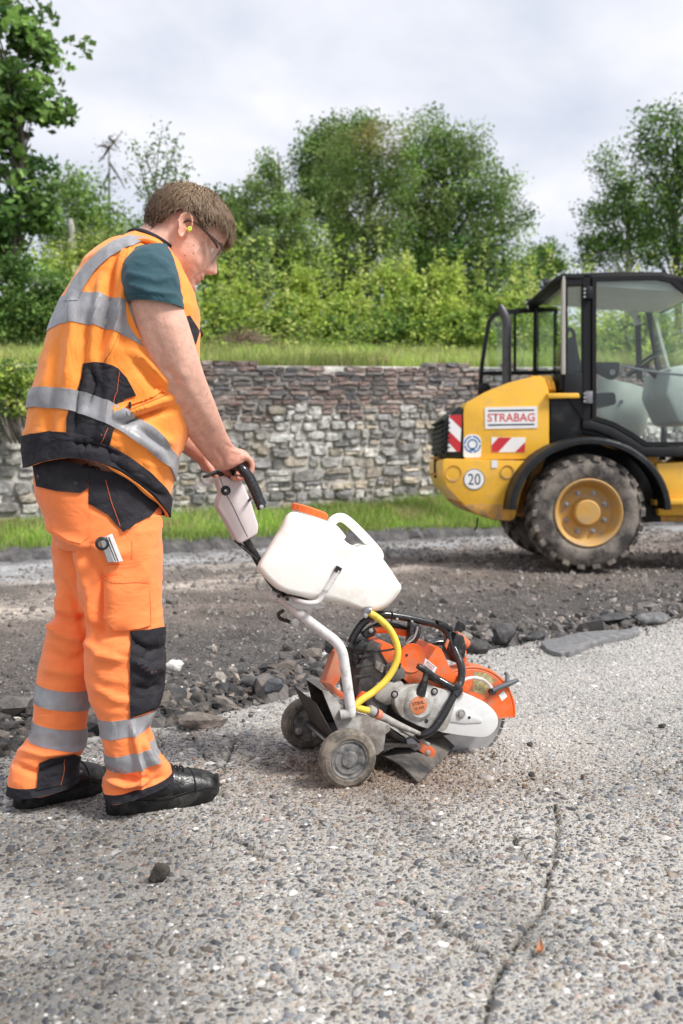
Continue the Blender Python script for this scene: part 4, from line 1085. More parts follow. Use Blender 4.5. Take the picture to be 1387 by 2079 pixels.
def ring2(c, r0, r1, a0=0, a1=360, nrm=None, n=28):
    V = []; F = []
    for i in range(n + 1):
        q = R(a0 + (a1 - a0) * i / n); d = Vector((math.cos(q), 0, math.sin(q)))
        V += [c + d * r0, c + d * r1]
    for i in range(n): F.append((2 * i, 2 * i + 1, 2 * i + 3, 2 * i + 2))
    return V, F
mb = MB()
for a in (10, 100, 190, 280): mb.add(*ring2(c, .066, .080, a, a + 78))
mb.add(*ring2(c, .036, .050)); mb.add([c + Vector((-.03, 0, -.06)), c + Vector((.03, 0, -.06)), c + Vector((.0, 0, -.03))], [(0, 1, 2)])
obj('emblem', mb.mesh(False), m_blue, st)
c20 = at(963, 973, YB - .075)
sp = obj('speed_sign', lathe(c20, (0, 1, 0), [(0, .098), (.003, .1), (.006, .1)], 32), m_white, ld)
mb = MB(); mb.add(*ring2(c20 + Vector((0, -.001, 0)), .092, .099, n=40)); obj('rim_line', mb.mesh(False), m_navy, sp)
obj('number', textm('20', c20 + Vector((0, -.0015, 0)), (1, 0, 0), UP, .105, .115), m_navy, sp)
for q in [(1004, 942), (1034, 1012)]: film('small_label', [(q[0] - 6, q[1] - 8), (q[0] + 6, q[1] - 8), (q[0] + 6, q[1] + 8), (q[0] - 6, q[1] + 8)], YB - .0725, m_white, ld)
# counterweight
cw = sidep('counterweight', [(899, 938), (903, 931), (1086, 936), (1074, 960), (1058, 1000), (1045, 1052), (1038, 1056), (1004, 1055), (967, 1040), (936, 1018), (909, 990), (900, 968)], YB - .07, YF + .07, m_yel, .03, rnd=.03, seg=3)
sidep('mud_skirt', [(935, 1022), (1042, 1022), (1044, 1053), (1038, 1058), (1003, 1057), (964, 1043)], YB - .0735, YF + .0735, m_yeld, .02)
obj('tail_lamp_recess', lathe(at(921, 961, YB - .078), (0, 1, 0), [(0, .075), (.004, .062), (.03, .055), (.032, .0)], 20, 35, False), m_yeld, cw)
obj('tail_lamp', lathe(at(922, 962, YB - .066), (0, 1, 0), [(0, .024), (.004, .028), (.02, .028)], 16), M('lamp_red', (.20, .02, .02), .4), cw)
obj('recess', lathe(at(1030, 958, YB - .078), (0, 1, 0), [(0, .062), (.004, .05), (.03, .042), (.032, .0)], 20, 35, False), m_yeld, cw)
for y in (930, 963): obj('tow_lug', boxm(at(884, y, YC), (.10, .14, .025), None, .008), m_yeld, cw)
obj('tow_pin', tube([at(884, 922, YC), at(884, 970, YC)], .016, 8), m_blk, cw)
obj('cable_end', tube([at(970, 1050, YB + .1), at(968, 1068, YB + .1), at(963, 1078, YB + .1)], .008, 6), m_blk, ld)
# engine side panel and frame
sidep('side_grille', [(1118, 808), (1180, 806), (1182, 862), (1182, 895), (1118, 897)], YB - .01, YB + .25, m_blk, .015)
sidep('chassis', [(1085, 920), (1180, 868), (1240, 878), (1310, 915), (1387, 960), (1450, 960), (1450, 1060), (1330, 1060), (1180, 1075), (1060, 1050)], YB + .10, YF - .10, m_yeld, .02)
sidep('fuel_tank', [(1332, 940), (1500, 930), (1500, 1048), (1336, 1048)], YB + .02, YB + .42, m_yel, .03)
sidep('tank_step', [(1330, 1015), (1500, 1010), (1500, 1022), (1330, 1026)], YB - .06, YB + .1, m_yel, .006)
sidep('inner_guard', [(1110, 925), (1196, 896), (1290, 925), (1342, 1000), (1342, 1060), (1060, 1060)], YB + .09, YB + .11, m_blk, .006)
# fender over each rear wheel
def fender(yc, sgn):
    V = []; n = 26; cx, cz = at(1197, 1040, YT).x, at(1197, 1040, YT).z
    prof = [(.0, .665), (.0, .70), (.03, .725), (.10, .735), (.40, .735), (.40, .70), (.05, .69), (.03, .66)]
    for i in range(n + 1):
        a = R(178 - 176 * i / n); f = 1 + .02 * math.cos(a) * (a > 1.57)
        for d, r in prof: V.append((cx + r * f * math.cos(a) * 1.02, yc + sgn * d, cz + r * .93 * math.sin(a)))
    k = len(prof); return mesh(V, closed(V, n + 1, k), True, 30)
obj('fender', fender(YT - .03, 1), m_blk, ld); obj('fender', fender(YF + (YB - YT) + .03, -1), m_blk, ld)
# wheels
def wheel(cx, cz, yface, sgn, r=.545, w=.42):
    """yface: outer face, sgn=+1 when the wheel extends away from the camera"""
    c = Vector((cx, yface, cz)); ax = Vector((0, sgn, 0))
    mb = MB()
    mb.add(*latheVF(c, ax, [(.05, .30), (.018, .315), (.0, .345), (-.006, .40), (.004, .45), (.03, .485), (.06, .498), (w - .06, .498), (w - .03, .485), (w, .42), (w - .02, .31), (w - .05, .30)], 56, False))
    n = 22
    for s in (0, 1):
        for i in range(n):
            a0 = 2 * math.pi * (i + .5 * s) / n
            V = []
            for (u, wd, hh) in ((0.0, .036, .012), (.09, .042, .034), (w * .52, .046, .040)):
                yy = u - .004 if not s else w - u + .004
                sk = a0 + (u / w) * .30
                for da, rr in ((-wd, .470 if u == 0 else .49), (wd, .470 if u == 0 else .49), (wd * .8, .498 + hh), (-wd * .8, .498 + hh)):
                    q = sk + da / .5
                    V.append(c + ax * yy + Vector((rr * math.cos(q), 0, rr * math.sin(q))))
            F = [(0, 1, 2, 3), (8, 11, 10, 9)]
            for b in (0, 4): F += [(b + j, b + 4 + j, b + 4 + (j + 1) % 4, b + (j + 1) % 4) for j in range(4)]
            mb.add(V, F)
    ty = mb.mesh(True, 28)
    wh = obj('wheel', ty, m_tyre, ld)
    rim = obj('rim', lathe(c, ax, [(.05, .312), (.01, .312), (.0, .302), (.012, .285), (.05, .272), (.085, .262), (.13, .235), (.145, .20), (.142, .13), (.12, .125), (.10, .125), (.15, .0)], 44, 35, False), m_rim, wh)
    hub = obj('hub', lathe(c + ax * .125, ax, [(0, .12), (-.075, .118), (-.088, .105), (-.09, .04), (-.088, 0)], 28), m_rim, wh)
    for i in range(8):
        q = 2 * math.pi * (i + .5) / 8; p = c + ax * .145 + Vector((.188 * math.cos(q), 0, .188 * math.sin(q)))
        obj('wheel_nut', lathe(p, -ax, [(0, .026), (.006, .026), (.007, .019), (.034, .018), (.036, .010), (.05, .009)], 8), m_steel, wh)
    return wh
wc = at(1196, 1040, YT)
wheel(wc.x, .535, YT, 1); wheel(wc.x, .535, YF + (YB - YT), -1)
wheel(wc.x + 2.05, .535, YT, 1); wheel(wc.x + 2.05, .535, YF + (YB - YT), -1)
obj('axle', tube([Vector((wc.x, YT + .2, .535)), Vector((wc.x, YF + .15, .535))], .10, 14), m_yeld, ld)
obj('axle', tube([Vector((wc.x + 2.05, YT + .2, .535)), Vector((wc.x + 2.05, YF + .15, .535))], .10, 14), m_yeld, ld)
# ---- cab
cab = sidep('cab_floor', [(1146, 860), (1190, 862), (1250, 878), (1300, 906), (1480, 908), (1480, 925), (1292, 925), (1240, 892), (1180, 880), (1146, 885)], YB + .0, YF, m_blk, .01)
YO = YB - .03
roof = sidep('cab_roof', [(1118, 572), (1128, 562), (1142, 556), (1250, 552), (1345, 552), (1392, 564), (1440, 580), (1440, 592), (1345, 564), (1142, 566), (1130, 572)], YO, YF + .03, m_frame, .02, rnd=.02)
sidep('roof_lining', [(1150, 568), (1345, 566), (1420, 590), (1420, 596), (1150, 576)], YB + .05, YF - .05, m_gry, .01)
def bar(name, pts, Y, w, m=m_frame, d=.06, parent=ld):
    """flat bar of photograph-pixel width w running through pts in the plane Y"""
    P = [Vector((p[0], p[1])) for p in pts]; L, Rr = [], []
    for i, p in enumerate(P):
        t = (P[min(i + 1, len(P) - 1)] - P[max(i - 1, 0)]).normalized(); nn = Vector((-t.y, t.x)) * w / 2
        L.append(p + nn); Rr.append(p - nn)
    return obj(name, prism(A(L + Rr[::-1], Y), (0, d, 0), .005, 1), m, parent)
bar('rear_pillar', [(1145, 558), (1145, 760)], YO, 7, M('pillar_seal', (.42, .39, .35), .6), .05)
bar('rear_pillar', [(1150, 562), (1150, 800)], YO + .01, 6, m_frame, .06)
bar('door_pillar', [(1192, 558), (1192, 868)], YO, 17, m_frame, .08)
bar('sill', [(1146, 574), (1190, 572)], YO + .005, 14, m_frame, .06)
sidep('rear_quarter', [(1146, 756), (1190, 756), (1190, 862), (1146, 800)], YO + .006, YO + .3, m_blk, .01)
obj('quarter_window', prism(A([(1150, 578), (1186, 576), (1186, 755), (1150, 756)], YO + .03), (0, .006, 0)), m_glass, ld)
# near door, closed
dr_out = [(1203, 562), (1340, 559), (1372, 566), (1400, 590), (1425, 680), (1440, 780), (1440, 906), (1310, 906), (1280, 886), (1245, 866), (1203, 852)]
dr_in = [(1211, 570), (1336, 567), (1364, 573), (1391, 596), (1415, 682), (1430, 780), (1430, 897), (1314, 897), (1284, 877), (1248, 857), (1211, 845)]
def frame_loop(name, po, pi, Y, d, m, parent):
    a, b = A(po, Y), A(pi, Y); V = a + b + [v + Vector((0, d, 0)) for v in a + b]; n = len(a); F = []
    for i in range(n):
        j = (i + 1) % n
        F += [(i, j, n + j, n + i), (2 * n + i, 3 * n + i, 3 * n + j, 2 * n + j), (i, 2 * n + i, 2 * n + j, j), (n + i, n + j, 3 * n + j, 3 * n + i)]
    return obj(name, mesh(V, F, True, 30), m, parent)
door = frame_loop('door', dr_out, dr_in, YO - .012, .05, m_frame, ld)
obj('pane', prism(A(dr_in, YO + .01), (0, .006, 0)), m_glass, door)
obj('latch_plate', prism(A([(1211, 735), (1258, 735), (1257, 762), (1246, 771), (1236, 770), (1211, 757)], YO + .02), (0, .03, 0), .004), m_blk, door)
obj('latch_button', lathe(at(1243, 756, YO + .018), (0, -1, 0), [(0, .026), (.006, .026), (.008, .018), (.003, .014), (.003, 0)], 16), m_chrome, door)
for y in (595, 807):
    obj('hinge', boxm(at(1195, y, YO - .03), (.07, .045, .115), None, .01), m_chrome if y > 700 else m_blk, door)
    for k in (-.035, 0, .035): obj('hinge_bolt', lathe(at(1187, y, YO - .054) + Vector((0, 0, k)), (0, -1, 0), [(0, .012), (.006, .011), (.007, 0)], 8), m_steel, door)
bar('door_brace', [(1258, 742), (1300, 750), (1352, 758), (1420, 765)], YO + .06, 5, m_chrome, .015, door)
sidep('cab_skirt', [(1183, 856), (1203, 853), (1245, 867), (1280, 887), (1310, 907), (1440, 907), (1440, 927), (1300, 927), (1266, 902), (1235, 885), (1205, 874), (1183, 872)], YO - .01, YO + .25, m_blk, .012)
# rear window across the cab, rear wiper, work lamps
xr = at(1146, 600, YO).x
zr0, zr1 = at(1146, 757, YO).z, at(1146, 568, YO).z
obj('rear_window', boxm((xr - .01, YC, (zr0 + zr1) / 2), (.006, YF - YB - .1, zr1 - zr0)), m_glass, ld)
obj('rear_pillar', boxm((xr, YF + .01, (zr0 + zr1) / 2), (.06, .05, zr1 - zr0), None, .01), m_frame, ld)
obj('rear_sill', boxm((xr, YC, zr0 - .08), (.05, YF - YB, .16), None, .01), m_frame, ld)
obj('rear_header', boxm((xr - .02, YC, zr1 + .0), (.12, YF - YB, .05), None, .015), m_frame, ld)
wi = obj('rear_wiper', tube([Vector((xr - .05, YF - .25, zr1 - .10)), Vector((xr - .055, YF - .32, zr1 - .42)), Vector((xr - .04, YF - .34, zr1 - .55))], [.012, .014, .01], 6, 3, .5), m_blk, ld)
for (px, py, Y) in ((1107, 577, YF - .05), (1104, 592, YF - .22), (1076, 618, YF + .02)):
    c = at(px, py, Y)
    lp = obj('work_lamp', lathe(c, (-1, 0, -.25), [(-.06, .02), (-.05, .05), (.0, .062), (.03, .062), (.03, .05)], 14), m_blk, ld)
    obj('lens', lathe(c + Vector((-.03, 0, -.008)), (-1, 0, -.25), [(0, .048), (.006, .04), (.008, 0)], 14), M('lamp_lens', (.7, .72, .74), .15, var=.1), lp)
obj('lamp_bracket', tube([at(1125, 572, YF - .1), at(1103, 600, YF - .08), at(1080, 612, YF + .02)], .014, 6), m_blk, ld)
# far door, swung open against the rear
fo = [(1132, 622), (1060, 626), (1015, 630), (1000, 636), (990, 650), (983, 690), (976, 740), (971, 800), (971, 830), (1132, 860)]
fi = [(1126, 631), (1060, 635), (1019, 638), (1006, 643), (997, 655), (990, 693), (983, 742), (979, 800), (979, 820), (1126, 850)]
fd = frame_loop('open_door', fo, fi, YF + .02, .05, m_frame, ld)
obj('pane', prism(A(fi, YF + .04), (0, .006, 0)), m_glass, fd)
bar('door_rail', [(980, 758), (1060, 757), (1128, 755)], YF + .025, 8, m_frame, .03, fd)
bar('door_rail', [(1046, 633), (1046, 758)], YF + .025, 5, m_frame, .03, fd)
obj('latch_button', lathe(at(984, 790, YF - .0), (0, -1, 0), [(0, .07), (.02, .06), (.03, .03), (.03, 0)], 16), m_blk, fd)
# exhaust stack
ex = [at(1029, 792, YC + .18), at(1029, 700, YC + .18), at(1029, 655, YC + .18), at(1022, 634, YC + .18), at(1016, 620, YC + .18)]
obj('exhaust_stack', tube(ex, [.047, .047, .047, .042, .026], 16), M('exhaust_metal', (.09, .088, .095), .45, metal=.6, var=.3, vs=12), ld)
# interior
obj('seat_back', prism(round_poly(A([(1150, 690), (1160, 682), (1170, 690), (1180, 740), (1186, 790), (1150, 800)], YC - .2), .03), (0, .45, 0), .03), m_blk, ld)
obj('head_loop', tube(A([(1150, 692), (1150, 676), (1156, 668), (1164, 674), (1166, 694)], YC + .02), .02, 8), m_blk, ld)
obj('seat_cushion', prism(round_poly(A([(1160, 800), (1250, 796), (1252, 822), (1160, 830)], YC - .25), .04), (0, .5, 0), .03), m_blk, ld)
scn = at(1306, 738, YC); nrm = Vector((-.62, 0, .78)).normalized(); t1 = nrm.cross(Vector((0, 1, 0)))
sw = obj('steering_wheel', tube([scn + (Vector((0, 1, 0)) * math.cos(q) + t1 * math.sin(q)) * .19 for q in np.linspace(0, 2 * math.pi, 33)], .014, 8, 1), m_blk, ld)
obj('spoke', tube([scn - Vector((0, .18, 0)), scn - nrm * .05, scn + Vector((0, .18, 0))], .013, 6), m_blk, sw)
obj('column', tube([scn - nrm * .03, scn - nrm * .28 + Vector((.10, 0, 0)), scn - nrm * .62 + Vector((.22, 0, 0))], [.03, .06, .09], 10), m_blk, ld)
obj('inner_panel', prism(round_poly(A([(1214, 765), (1280, 778), (1318, 790), (1322, 810), (1312, 870), (1300, 892), (1214, 842)], YF - .08), .06), (0, .03, 0), .012), m_gry, ld)
obj('panel_knob', lathe(at(1262, 815, YF - .085), (0, -1, 0), [(0, .02), (.02, .016), (.022, 0)], 10), m_chrome, ld)
sidep('dash', [(1360, 745), (1420, 735), (1445, 780), (1440, 860), (1380, 860), (1352, 800)], YC - .4, YC + .4, m_gry, .05)
bar('far_pillar', [(1296, 640), (1300, 770)], YF - .02, 10, m_frame, .05)
bar('far_header', [(1215, 622), (1275, 622), (1292, 640), (1296, 660)], YF - .02, 12, m_gry, .05)
bar('front_pillar', [(1330, 640), (1342, 690), (1358, 748)], YF - .02, 7, m_gry, .04)
xf = at(1436, 700, YO).x
obj('windscreen', prism([Vector((xf + .03, YB + .04, zr0 - .5)), Vector((xf - .14, YB + .04, zr1 - .1)), Vector((xf - .14, YF - .04, zr1 - .1)), Vector((xf + .03, YF - .04, zr0 - .5))], (.006, 0, 0)), m_glass, ld)
for Yq in (YB - .01, YF + .01):
    obj('front_pillar', tube([Vector((xf + .03, Yq, zr0 - .8)), Vector((xf + .03, Yq, zr0 - .2)), Vector((xf - .16, Yq, zr1 + .02))], .035, 8), m_frame, ld)
# front frame, lift arms and bucket (to the right of the picture)
x1 = wc.x + 2.05
obj('front_frame', prism([Vector((x1 - 1.0, YB + .25, .45)), Vector((x1 + .35, YB + .25, .42)), Vector((x1 + .4, YB + .25, .9)), Vector((x1 + .1, YB + .25, 1.45)), Vector((x1 - .35, YB + .25, 1.45)), Vector((x1 - 1.0, YB + .25, .95))], (0, YF - YB - .5, 0), .03), m_yel, ld)
for Yq in (YB + .18, YF - .28):
    obj('lift_arm', prism([Vector((x1 - .3, Yq, 1.42)), Vector((x1 + .1, Yq, 1.5)), Vector((x1 + .9, Yq, .95)), Vector((x1 + 1.25, Yq, .35)), Vector((x1 + 1.1, Yq, .28)), Vector((x1 + .75, Yq, .75)), Vector((x1 - .3, Yq, 1.28))], (0, .10, 0), .015), m_yel, ld)
bk = [Vector((x1 + 1.15, YB - .3, .55)), Vector((x1 + 1.2, YB - .3, .12)), Vector((x1 + 1.4, YB - .3, .03)), Vector((x1 + 2.0, YB - .3, .03)), Vector((x1 + 2.0, YB - .3, .06)), Vector((x1 + 1.45, YB - .3, .09)), Vector((x1 + 1.27, YB - .3, .2)), Vector((x1 + 1.25, YB - .3, .62))]
obj('bucket', prism(bk, (0, YF - YB + .6, 0), .008), m_yeld, ld)
# ================================================================== CUT-OFF SAW ON ITS GUIDE CART
m_wht = M('cart_white_paint', (.62, .61, .60), .5, var=.12, vs=20, bump=.1, bs=120, dirt=(.11, .095, .085), damt=.75, ds=38, dthr=.60)
m_wdirt = M('cart_plate_dirty', (.40, .385, .36), .65, var=.25, vs=14, bump=.2, bs=120, dirt=(.13, .105, .085), damt=.8, ds=16, dthr=.52)
m_dark = M('cart_dark_steel', (.035, .028, .024), .7, var=.4, vs=22, bump=.2, dirt=(.13, .10, .08), damt=.5, ds=25, dthr=.57)
m_blkp = M('black_plastic', (.014, .014, .016), .38, var=.2, vs=30, bump=.1, bs=160, dirt=(.26, .25, .24), damt=.35, ds=60, dthr=.60)
m_black = M('black_handle_paint', (.010, .010, .012), .22, var=.2, vs=20, coat=.4, dirt=(.20, .20, .20), damt=.35, ds=70, dthr=.63)
m_filt = M('filter_cover_dusty', (.04, .04, .042), .75, var=.35, vs=18, bump=.25, bs=110, dirt=(.17, .155, .14), damt=.7, ds=13, dthr=.50)
m_ora = M('saw_orange', (.80, .125, .018), .42, var=.12, vs=14, bump=.05, dirt=(.30, .18, .115), damt=.75, ds=20, dthr=.53)
m_orad = M('cart_orange_dusty', (.62, .13, .045), .6, var=.2, vs=16, bump=.1, dirt=(.42, .25, .17), damt=.6, ds=15, dthr=.50)
m_lgrey = M('starter_cover_grey', (.52, .52, .50), .5, var=.12, vs=14, bump=.08, dirt=(.19, .155, .12), damt=.85, ds=13, dthr=.53)
m_arm = M('belt_guard_white', (.66, .665, .66), .45, var=.08, vs=14, bump=.05, dirt=(.30, .27, .24), damt=.5, ds=16, dthr=.62)
m_blade = M('blade_steel', (.55, .555, .57), .36, metal=.75, var=.12, vs=25, bump=.05, dirt=(.32, .29, .26), damt=.4, ds=12, dthr=.58)
m_seg = M('blade_rim', (.17, .165, .16), .7, metal=.3, var=.3, vs=60)
m_hose = M('yellow_hose', (.80, .56, .06), .5, var=.12, vs=30, bump=.1, dirt=(.15, .11, .05), damt=.7, ds=42, dthr=.62)
m_rub = M('rubber_flap', (.028, .026, .026), .8, var=.4, vs=16, bump=.3, bs=60, dirt=(.19, .165, .14), damt=.65, ds=9, dthr=.50)
m_whl = M('cart_tyre_dusty', (.085, .075, .062), .85, var=.3, vs=30, bump=.3, bs=110, dirt=(.30, .255, .205), damt=.75, ds=17, dthr=.50)
m_hub = M('cart_hub_dusty', (.06, .06, .065), .75, var=.45, vs=34, bump=.3, bs=130, dirt=(.28, .265, .245), damt=.7, ds=24, dthr=.49)
m_bolt = M('zinc_bolt', (.55, .54, .52), .4, metal=.8, var=.2, vs=40)
m_tank = M('tank_plastic', (.83, .815, .775), .38, var=.06, vs=8, bump=.08, bs=60, sss=.5, dirt=(.58, .47, .34), damt=.4, ds=9, dthr=.57, bump2=(.25, 9, .01))
m_cap = M('tank_cap_orange', (.80, .16, .03), .45, var=.1, bump=.05)
m_pink = M('throttle_housing', (.66, .60, .60), .5, var=.08, vs=10, bump=.06, dirt=(.42, .36, .36), damt=.4, ds=20, dthr=.62)
m_print = M('black_print', (.03, .02, .02), .6, var=0, bump=0)
saw = thing('cutoff_saw_cart', 'orange and grey cut-off saw on its two-wheeled cart with yellow water hose', 'saw', tuple(O))
def SP(pts, lat): return [S(x, y, lat) for x, y in pts]
def sp(name, pts, l0, l1, m, bev=.004, parent=saw, rnd=0, smooth=0, seg=2, label=None):
    P = SP(pts, l0)
    if smooth: P = smooth_poly(P, smooth)
    if rnd: P = round_poly(P, rnd)
    return obj(name, prism(P, LT * (l1 - l0), bev, seg), m, parent, label)
def st(name, pts, rad, m, parent=saw, nu=10, k=5, flat=1.0):
    """tube through (px,py,lat)"""
    return obj(name, tube([S(*p) for p in pts], rad, nu, k, flat), m, parent)
def disc(name, px, py, lat, prof, m, parent=saw, nu=28, axis=None, cap=True):
    return obj(name, lathe(S(px, py, lat), axis or LT, prof, nu, 35, cap), m, parent)
def bolt(px, py, lat, r=.006, parent=saw, m=None):
    return disc('bolt', px, py, lat, [(0, r * 1.5), (.002, r * 1.5), (.0025, r), (.006, r * .95), (.007, 0)], m or m_bolt, parent, 8)
# ---- wheels
def cart_wheel(lat, sgn):
    r = .0865; c = O + LT * lat + UP * r
    ax = LT * sgn
    mb = MB()
    mb.add(*latheVF(c, ax, [(-.022, .055), (-.024, .075), (-.018, .083), (-.008, .0865), (.008, .0865), (.009, .084), (.011, .084), (.012, .0862), (.018, .083), (.0245, .074), (.0255, .062), (.023, .058), (.020, .057)], 48, False))
    w = obj('wheel', mb.mesh(True, 30), m_whl, saw)
    hub = obj('hub', lathe(c, ax, [(.014, .0585), (.021, .057), (.022, .054), (.017, .050), (.0175, .045), (.020, .042), (.020, .026), (.024, .022), (.025, .012), (.024, 0)], 36), m_hub, w)
    obj('hub_back', lathe(c, -ax, [(.010, .0575), (.015, .05), (.012, .035), (.018, .02), (.02, .012), (.02, 0)], 30), m_dark, w)
    return w
cart_wheel(.205, 1); cart_wheel(-.205, 1)
obj('axle', tube([O + LT * .2 + UP * .0865, O - LT * .23 + UP * .0865], .008, 10), m_bolt, saw)
# ---- cart body plates
sp('side_plate', [(652, 1398), (668, 1404), (700, 1440), (745, 1452), (790, 1470), (792, 1482), (782, 1490), (778, 1522), (766, 1532), (735, 1528), (704, 1538), (694, 1500), (688, 1488)], .145, .150, m_wdirt, .0015)
sp('side_plate', [(622, 1380), (632, 1378), (668, 1404), (700, 1440), (745, 1452), (785, 1480), (760, 1500), (690, 1490), (650, 1500), (642, 1460)], -.15, -.145, m_dark, .0015)
sp('front_lip', [(621, 1379), (627, 1375), (636, 1379), (660, 1398), (656, 1404), (638, 1390)], -.145, .145, m_wdirt, .002)
b0 = [S(636, 1382, .148), S(655, 1402, .148), S(690, 1488, .148), S(676, 1492, .02), S(645, 1500, -.12), S(640, 1470, -.14), S(630, 1420, -.145)]
obj('tail_plate', prism([O + FW * -.075 + LT * .145 + UP * .235, O + FW * -.075 - LT * .09 + UP * .235, O + FW * .005 - LT * .145 + UP * .085, O + FW * .005 + LT * .145 + UP * .085], UP * .005), m_dark, saw)
obj('deck_plate', prism([O + FW * -.02 + LT * .145 + UP * .11, O + FW * -.02 - LT * .145 + UP * .11, O + FW * .26 - LT * .12 + UP * .075, O + FW * .26 + LT * .12 + UP * .075], UP * -.006), m_dark, saw)
for px, py, la in ((606, 1484, -.14), (640, 1490, -.13)): bolt(px, py, la, .008)
sp('axle_lug', [(644, 1440), (652, 1442), (642, 1494), (634, 1494), (632, 1480)], -.155, -.15, m_wdirt, .001)
sp('orange_bracket', [(671, 1318), (684, 1312), (694, 1338), (680, 1376), (668, 1392), (648, 1384)], .03, .075, m_orad, .003)
sp('orange_bracket', [(650, 1382), (662, 1382), (712, 1418), (712, 1424), (700, 1422), (660, 1396)], .06, .10, m_orad, .002)
sp('orange_bracket', [(671, 1318), (684, 1312), (694, 1338), (680, 1376), (668, 1392), (648, 1384)], -.09, -.06, m_orad, .003)
st('rubber_knob', [(668, 1318, .04), (667, 1306, -.06)], .014, m_blkp, k=1)
# ---- frame tube
ft = [(548, 1207, .0), (575, 1219, .01), (612, 1249, .06), (655, 1282, .10), (680, 1301, .125), (694, 1322, .135), (700, 1352, .14), (706, 1395, .15), (712, 1440, .16), (711, 1452, .158)]
st('frame_tube', ft, .0155, m_wht, nu=16, k=6)
ft2 = [(548, 1207, .0), (575, 1219, -.01), (612, 1249, -.06), (655, 1282, -.10), (672, 1301, -.125), (688, 1322, -.135), (694, 1352, -.14), (700, 1395, -.15), (706, 1440, -.16)]
st('frame_tube', ft2, .0145, m_wht, nu=12, k=6)
st('tube_foot', [(690, 1452, .155), (702, 1450, .157), (712, 1446, .158)], .016, m_wdirt, nu=12)
st('clamp_strap', [(575, 1240, .05), (566, 1246, .03), (570, 1256, .0), (590, 1263, -.02)], .006, m_dark, nu=6)
disc('clamp_knob', 597, 1262, .045, [(0, .012), (.012, .014), (.018, .012), (.019, 0)], m_bolt)
# ---- handle stem, throttle housing, handlebar
st('handle_stem', [(492, 1084, .0), (515, 1122, .0), (540, 1165, .0), (568, 1203, .0), (590, 1228, .0)], .0125, m_blkp, nu=12)
st('throttle_cable', [(476, 1097, .01), (500, 1118, .022), (530, 1145, .024), (570, 1205, .03), (600, 1232, .06), (625, 1258, .02), (690, 1308, .03), (730, 1320, .07), (770, 1322, .12), (812, 1313, .13), (838, 1290, .11)], .0032, m_blkp, nu=6)
st('throttle_cable', [(480, 1098, -.01), (520, 1130, -.01), (560, 1185, -.005), (598, 1228, .0), (632, 1262, -.02)], .0032, m_blkp, nu=6)
hs = sp('throttle_housing', [(431, 972), (445, 966), (455, 968), (462, 974), (470, 966), (480, 971), (501, 1018), (516, 1066), (514, 1082), (500, 1090), (480, 1101), (472, 1096), (452, 1058), (433, 1028), (436, 1012), (441, 1000)], -.03, .032, m_pink, .009, seg=3)
st('housing_seam', [(447, 970, .0325), (458, 1000, .0327), (474, 1030, .0327), (490, 1064, .0327), (503, 1090, .0322)], .0009, m_dark, hs, 4)
disc('screw_cap', 458, 996, .032, [(0, .0145), (.004, .0145), (.005, .0125), (.003, .011), (.003, .008), (.005, .007), (.005, 0)], m_blkp, hs)
disc('screw', 458, 996, .0365, [(0, .0045), (.002, .004), (.002, 0)], m_bolt, hs, 10)
obj('throttle_lever', tube([S(452, 966, 0), S(440, 959, 0), S(422, 966, 0), S(412, 968, 0)], [.008, .007, .006, .004], 8), m_blkp, saw)
obj('clear_tag', prism([S(428, 964, .02), S(438, 978, .03), S(402, 1001, .035), S(394, 982, .025)], LT * .0015), glass_mat('clear_plastic', (.97, .93, .93), .12, .25), saw)
hb = [(451, 953, -.155), (459, 951, -.10), (473, 948, .0), (481, 947, .055), (490, 950, .083), (502, 966, .090), (514, 990, .091), (524, 1014, .091), (532, 1032, .091)]
st('handlebar', hb, [.014, .0145, .0145, .0145, .0145, .0145, .0145, .0145, .0145], m_black, nu=14, k=6)
st('bail_lever', [(498, 948, .093), (512, 966, .094), (524, 990, .094), (533, 1013, .094), (538, 1024, .094)], .0055, m_black, nu=8, k=5)
st('handlebar', [(451, 953, -.155), (456, 956, -.172), (464, 966, -.176), (476, 992, -.176), (492, 1028, -.176)], .0145, m_black, nu=12, k=5)
disc('pivot_pin', 531, 1029, .104, [(0, .006), (.002, .006), (.003, 0)], m_bolt)
st('bail_link', [(512, 1008, .06), (503, 1020, .02)], .004, m_blkp, nu=6, k=1)
st('handlebar_neck', [(468, 978, .0), (473, 949, .0)], .012, m_blkp, nu=8, k=1)
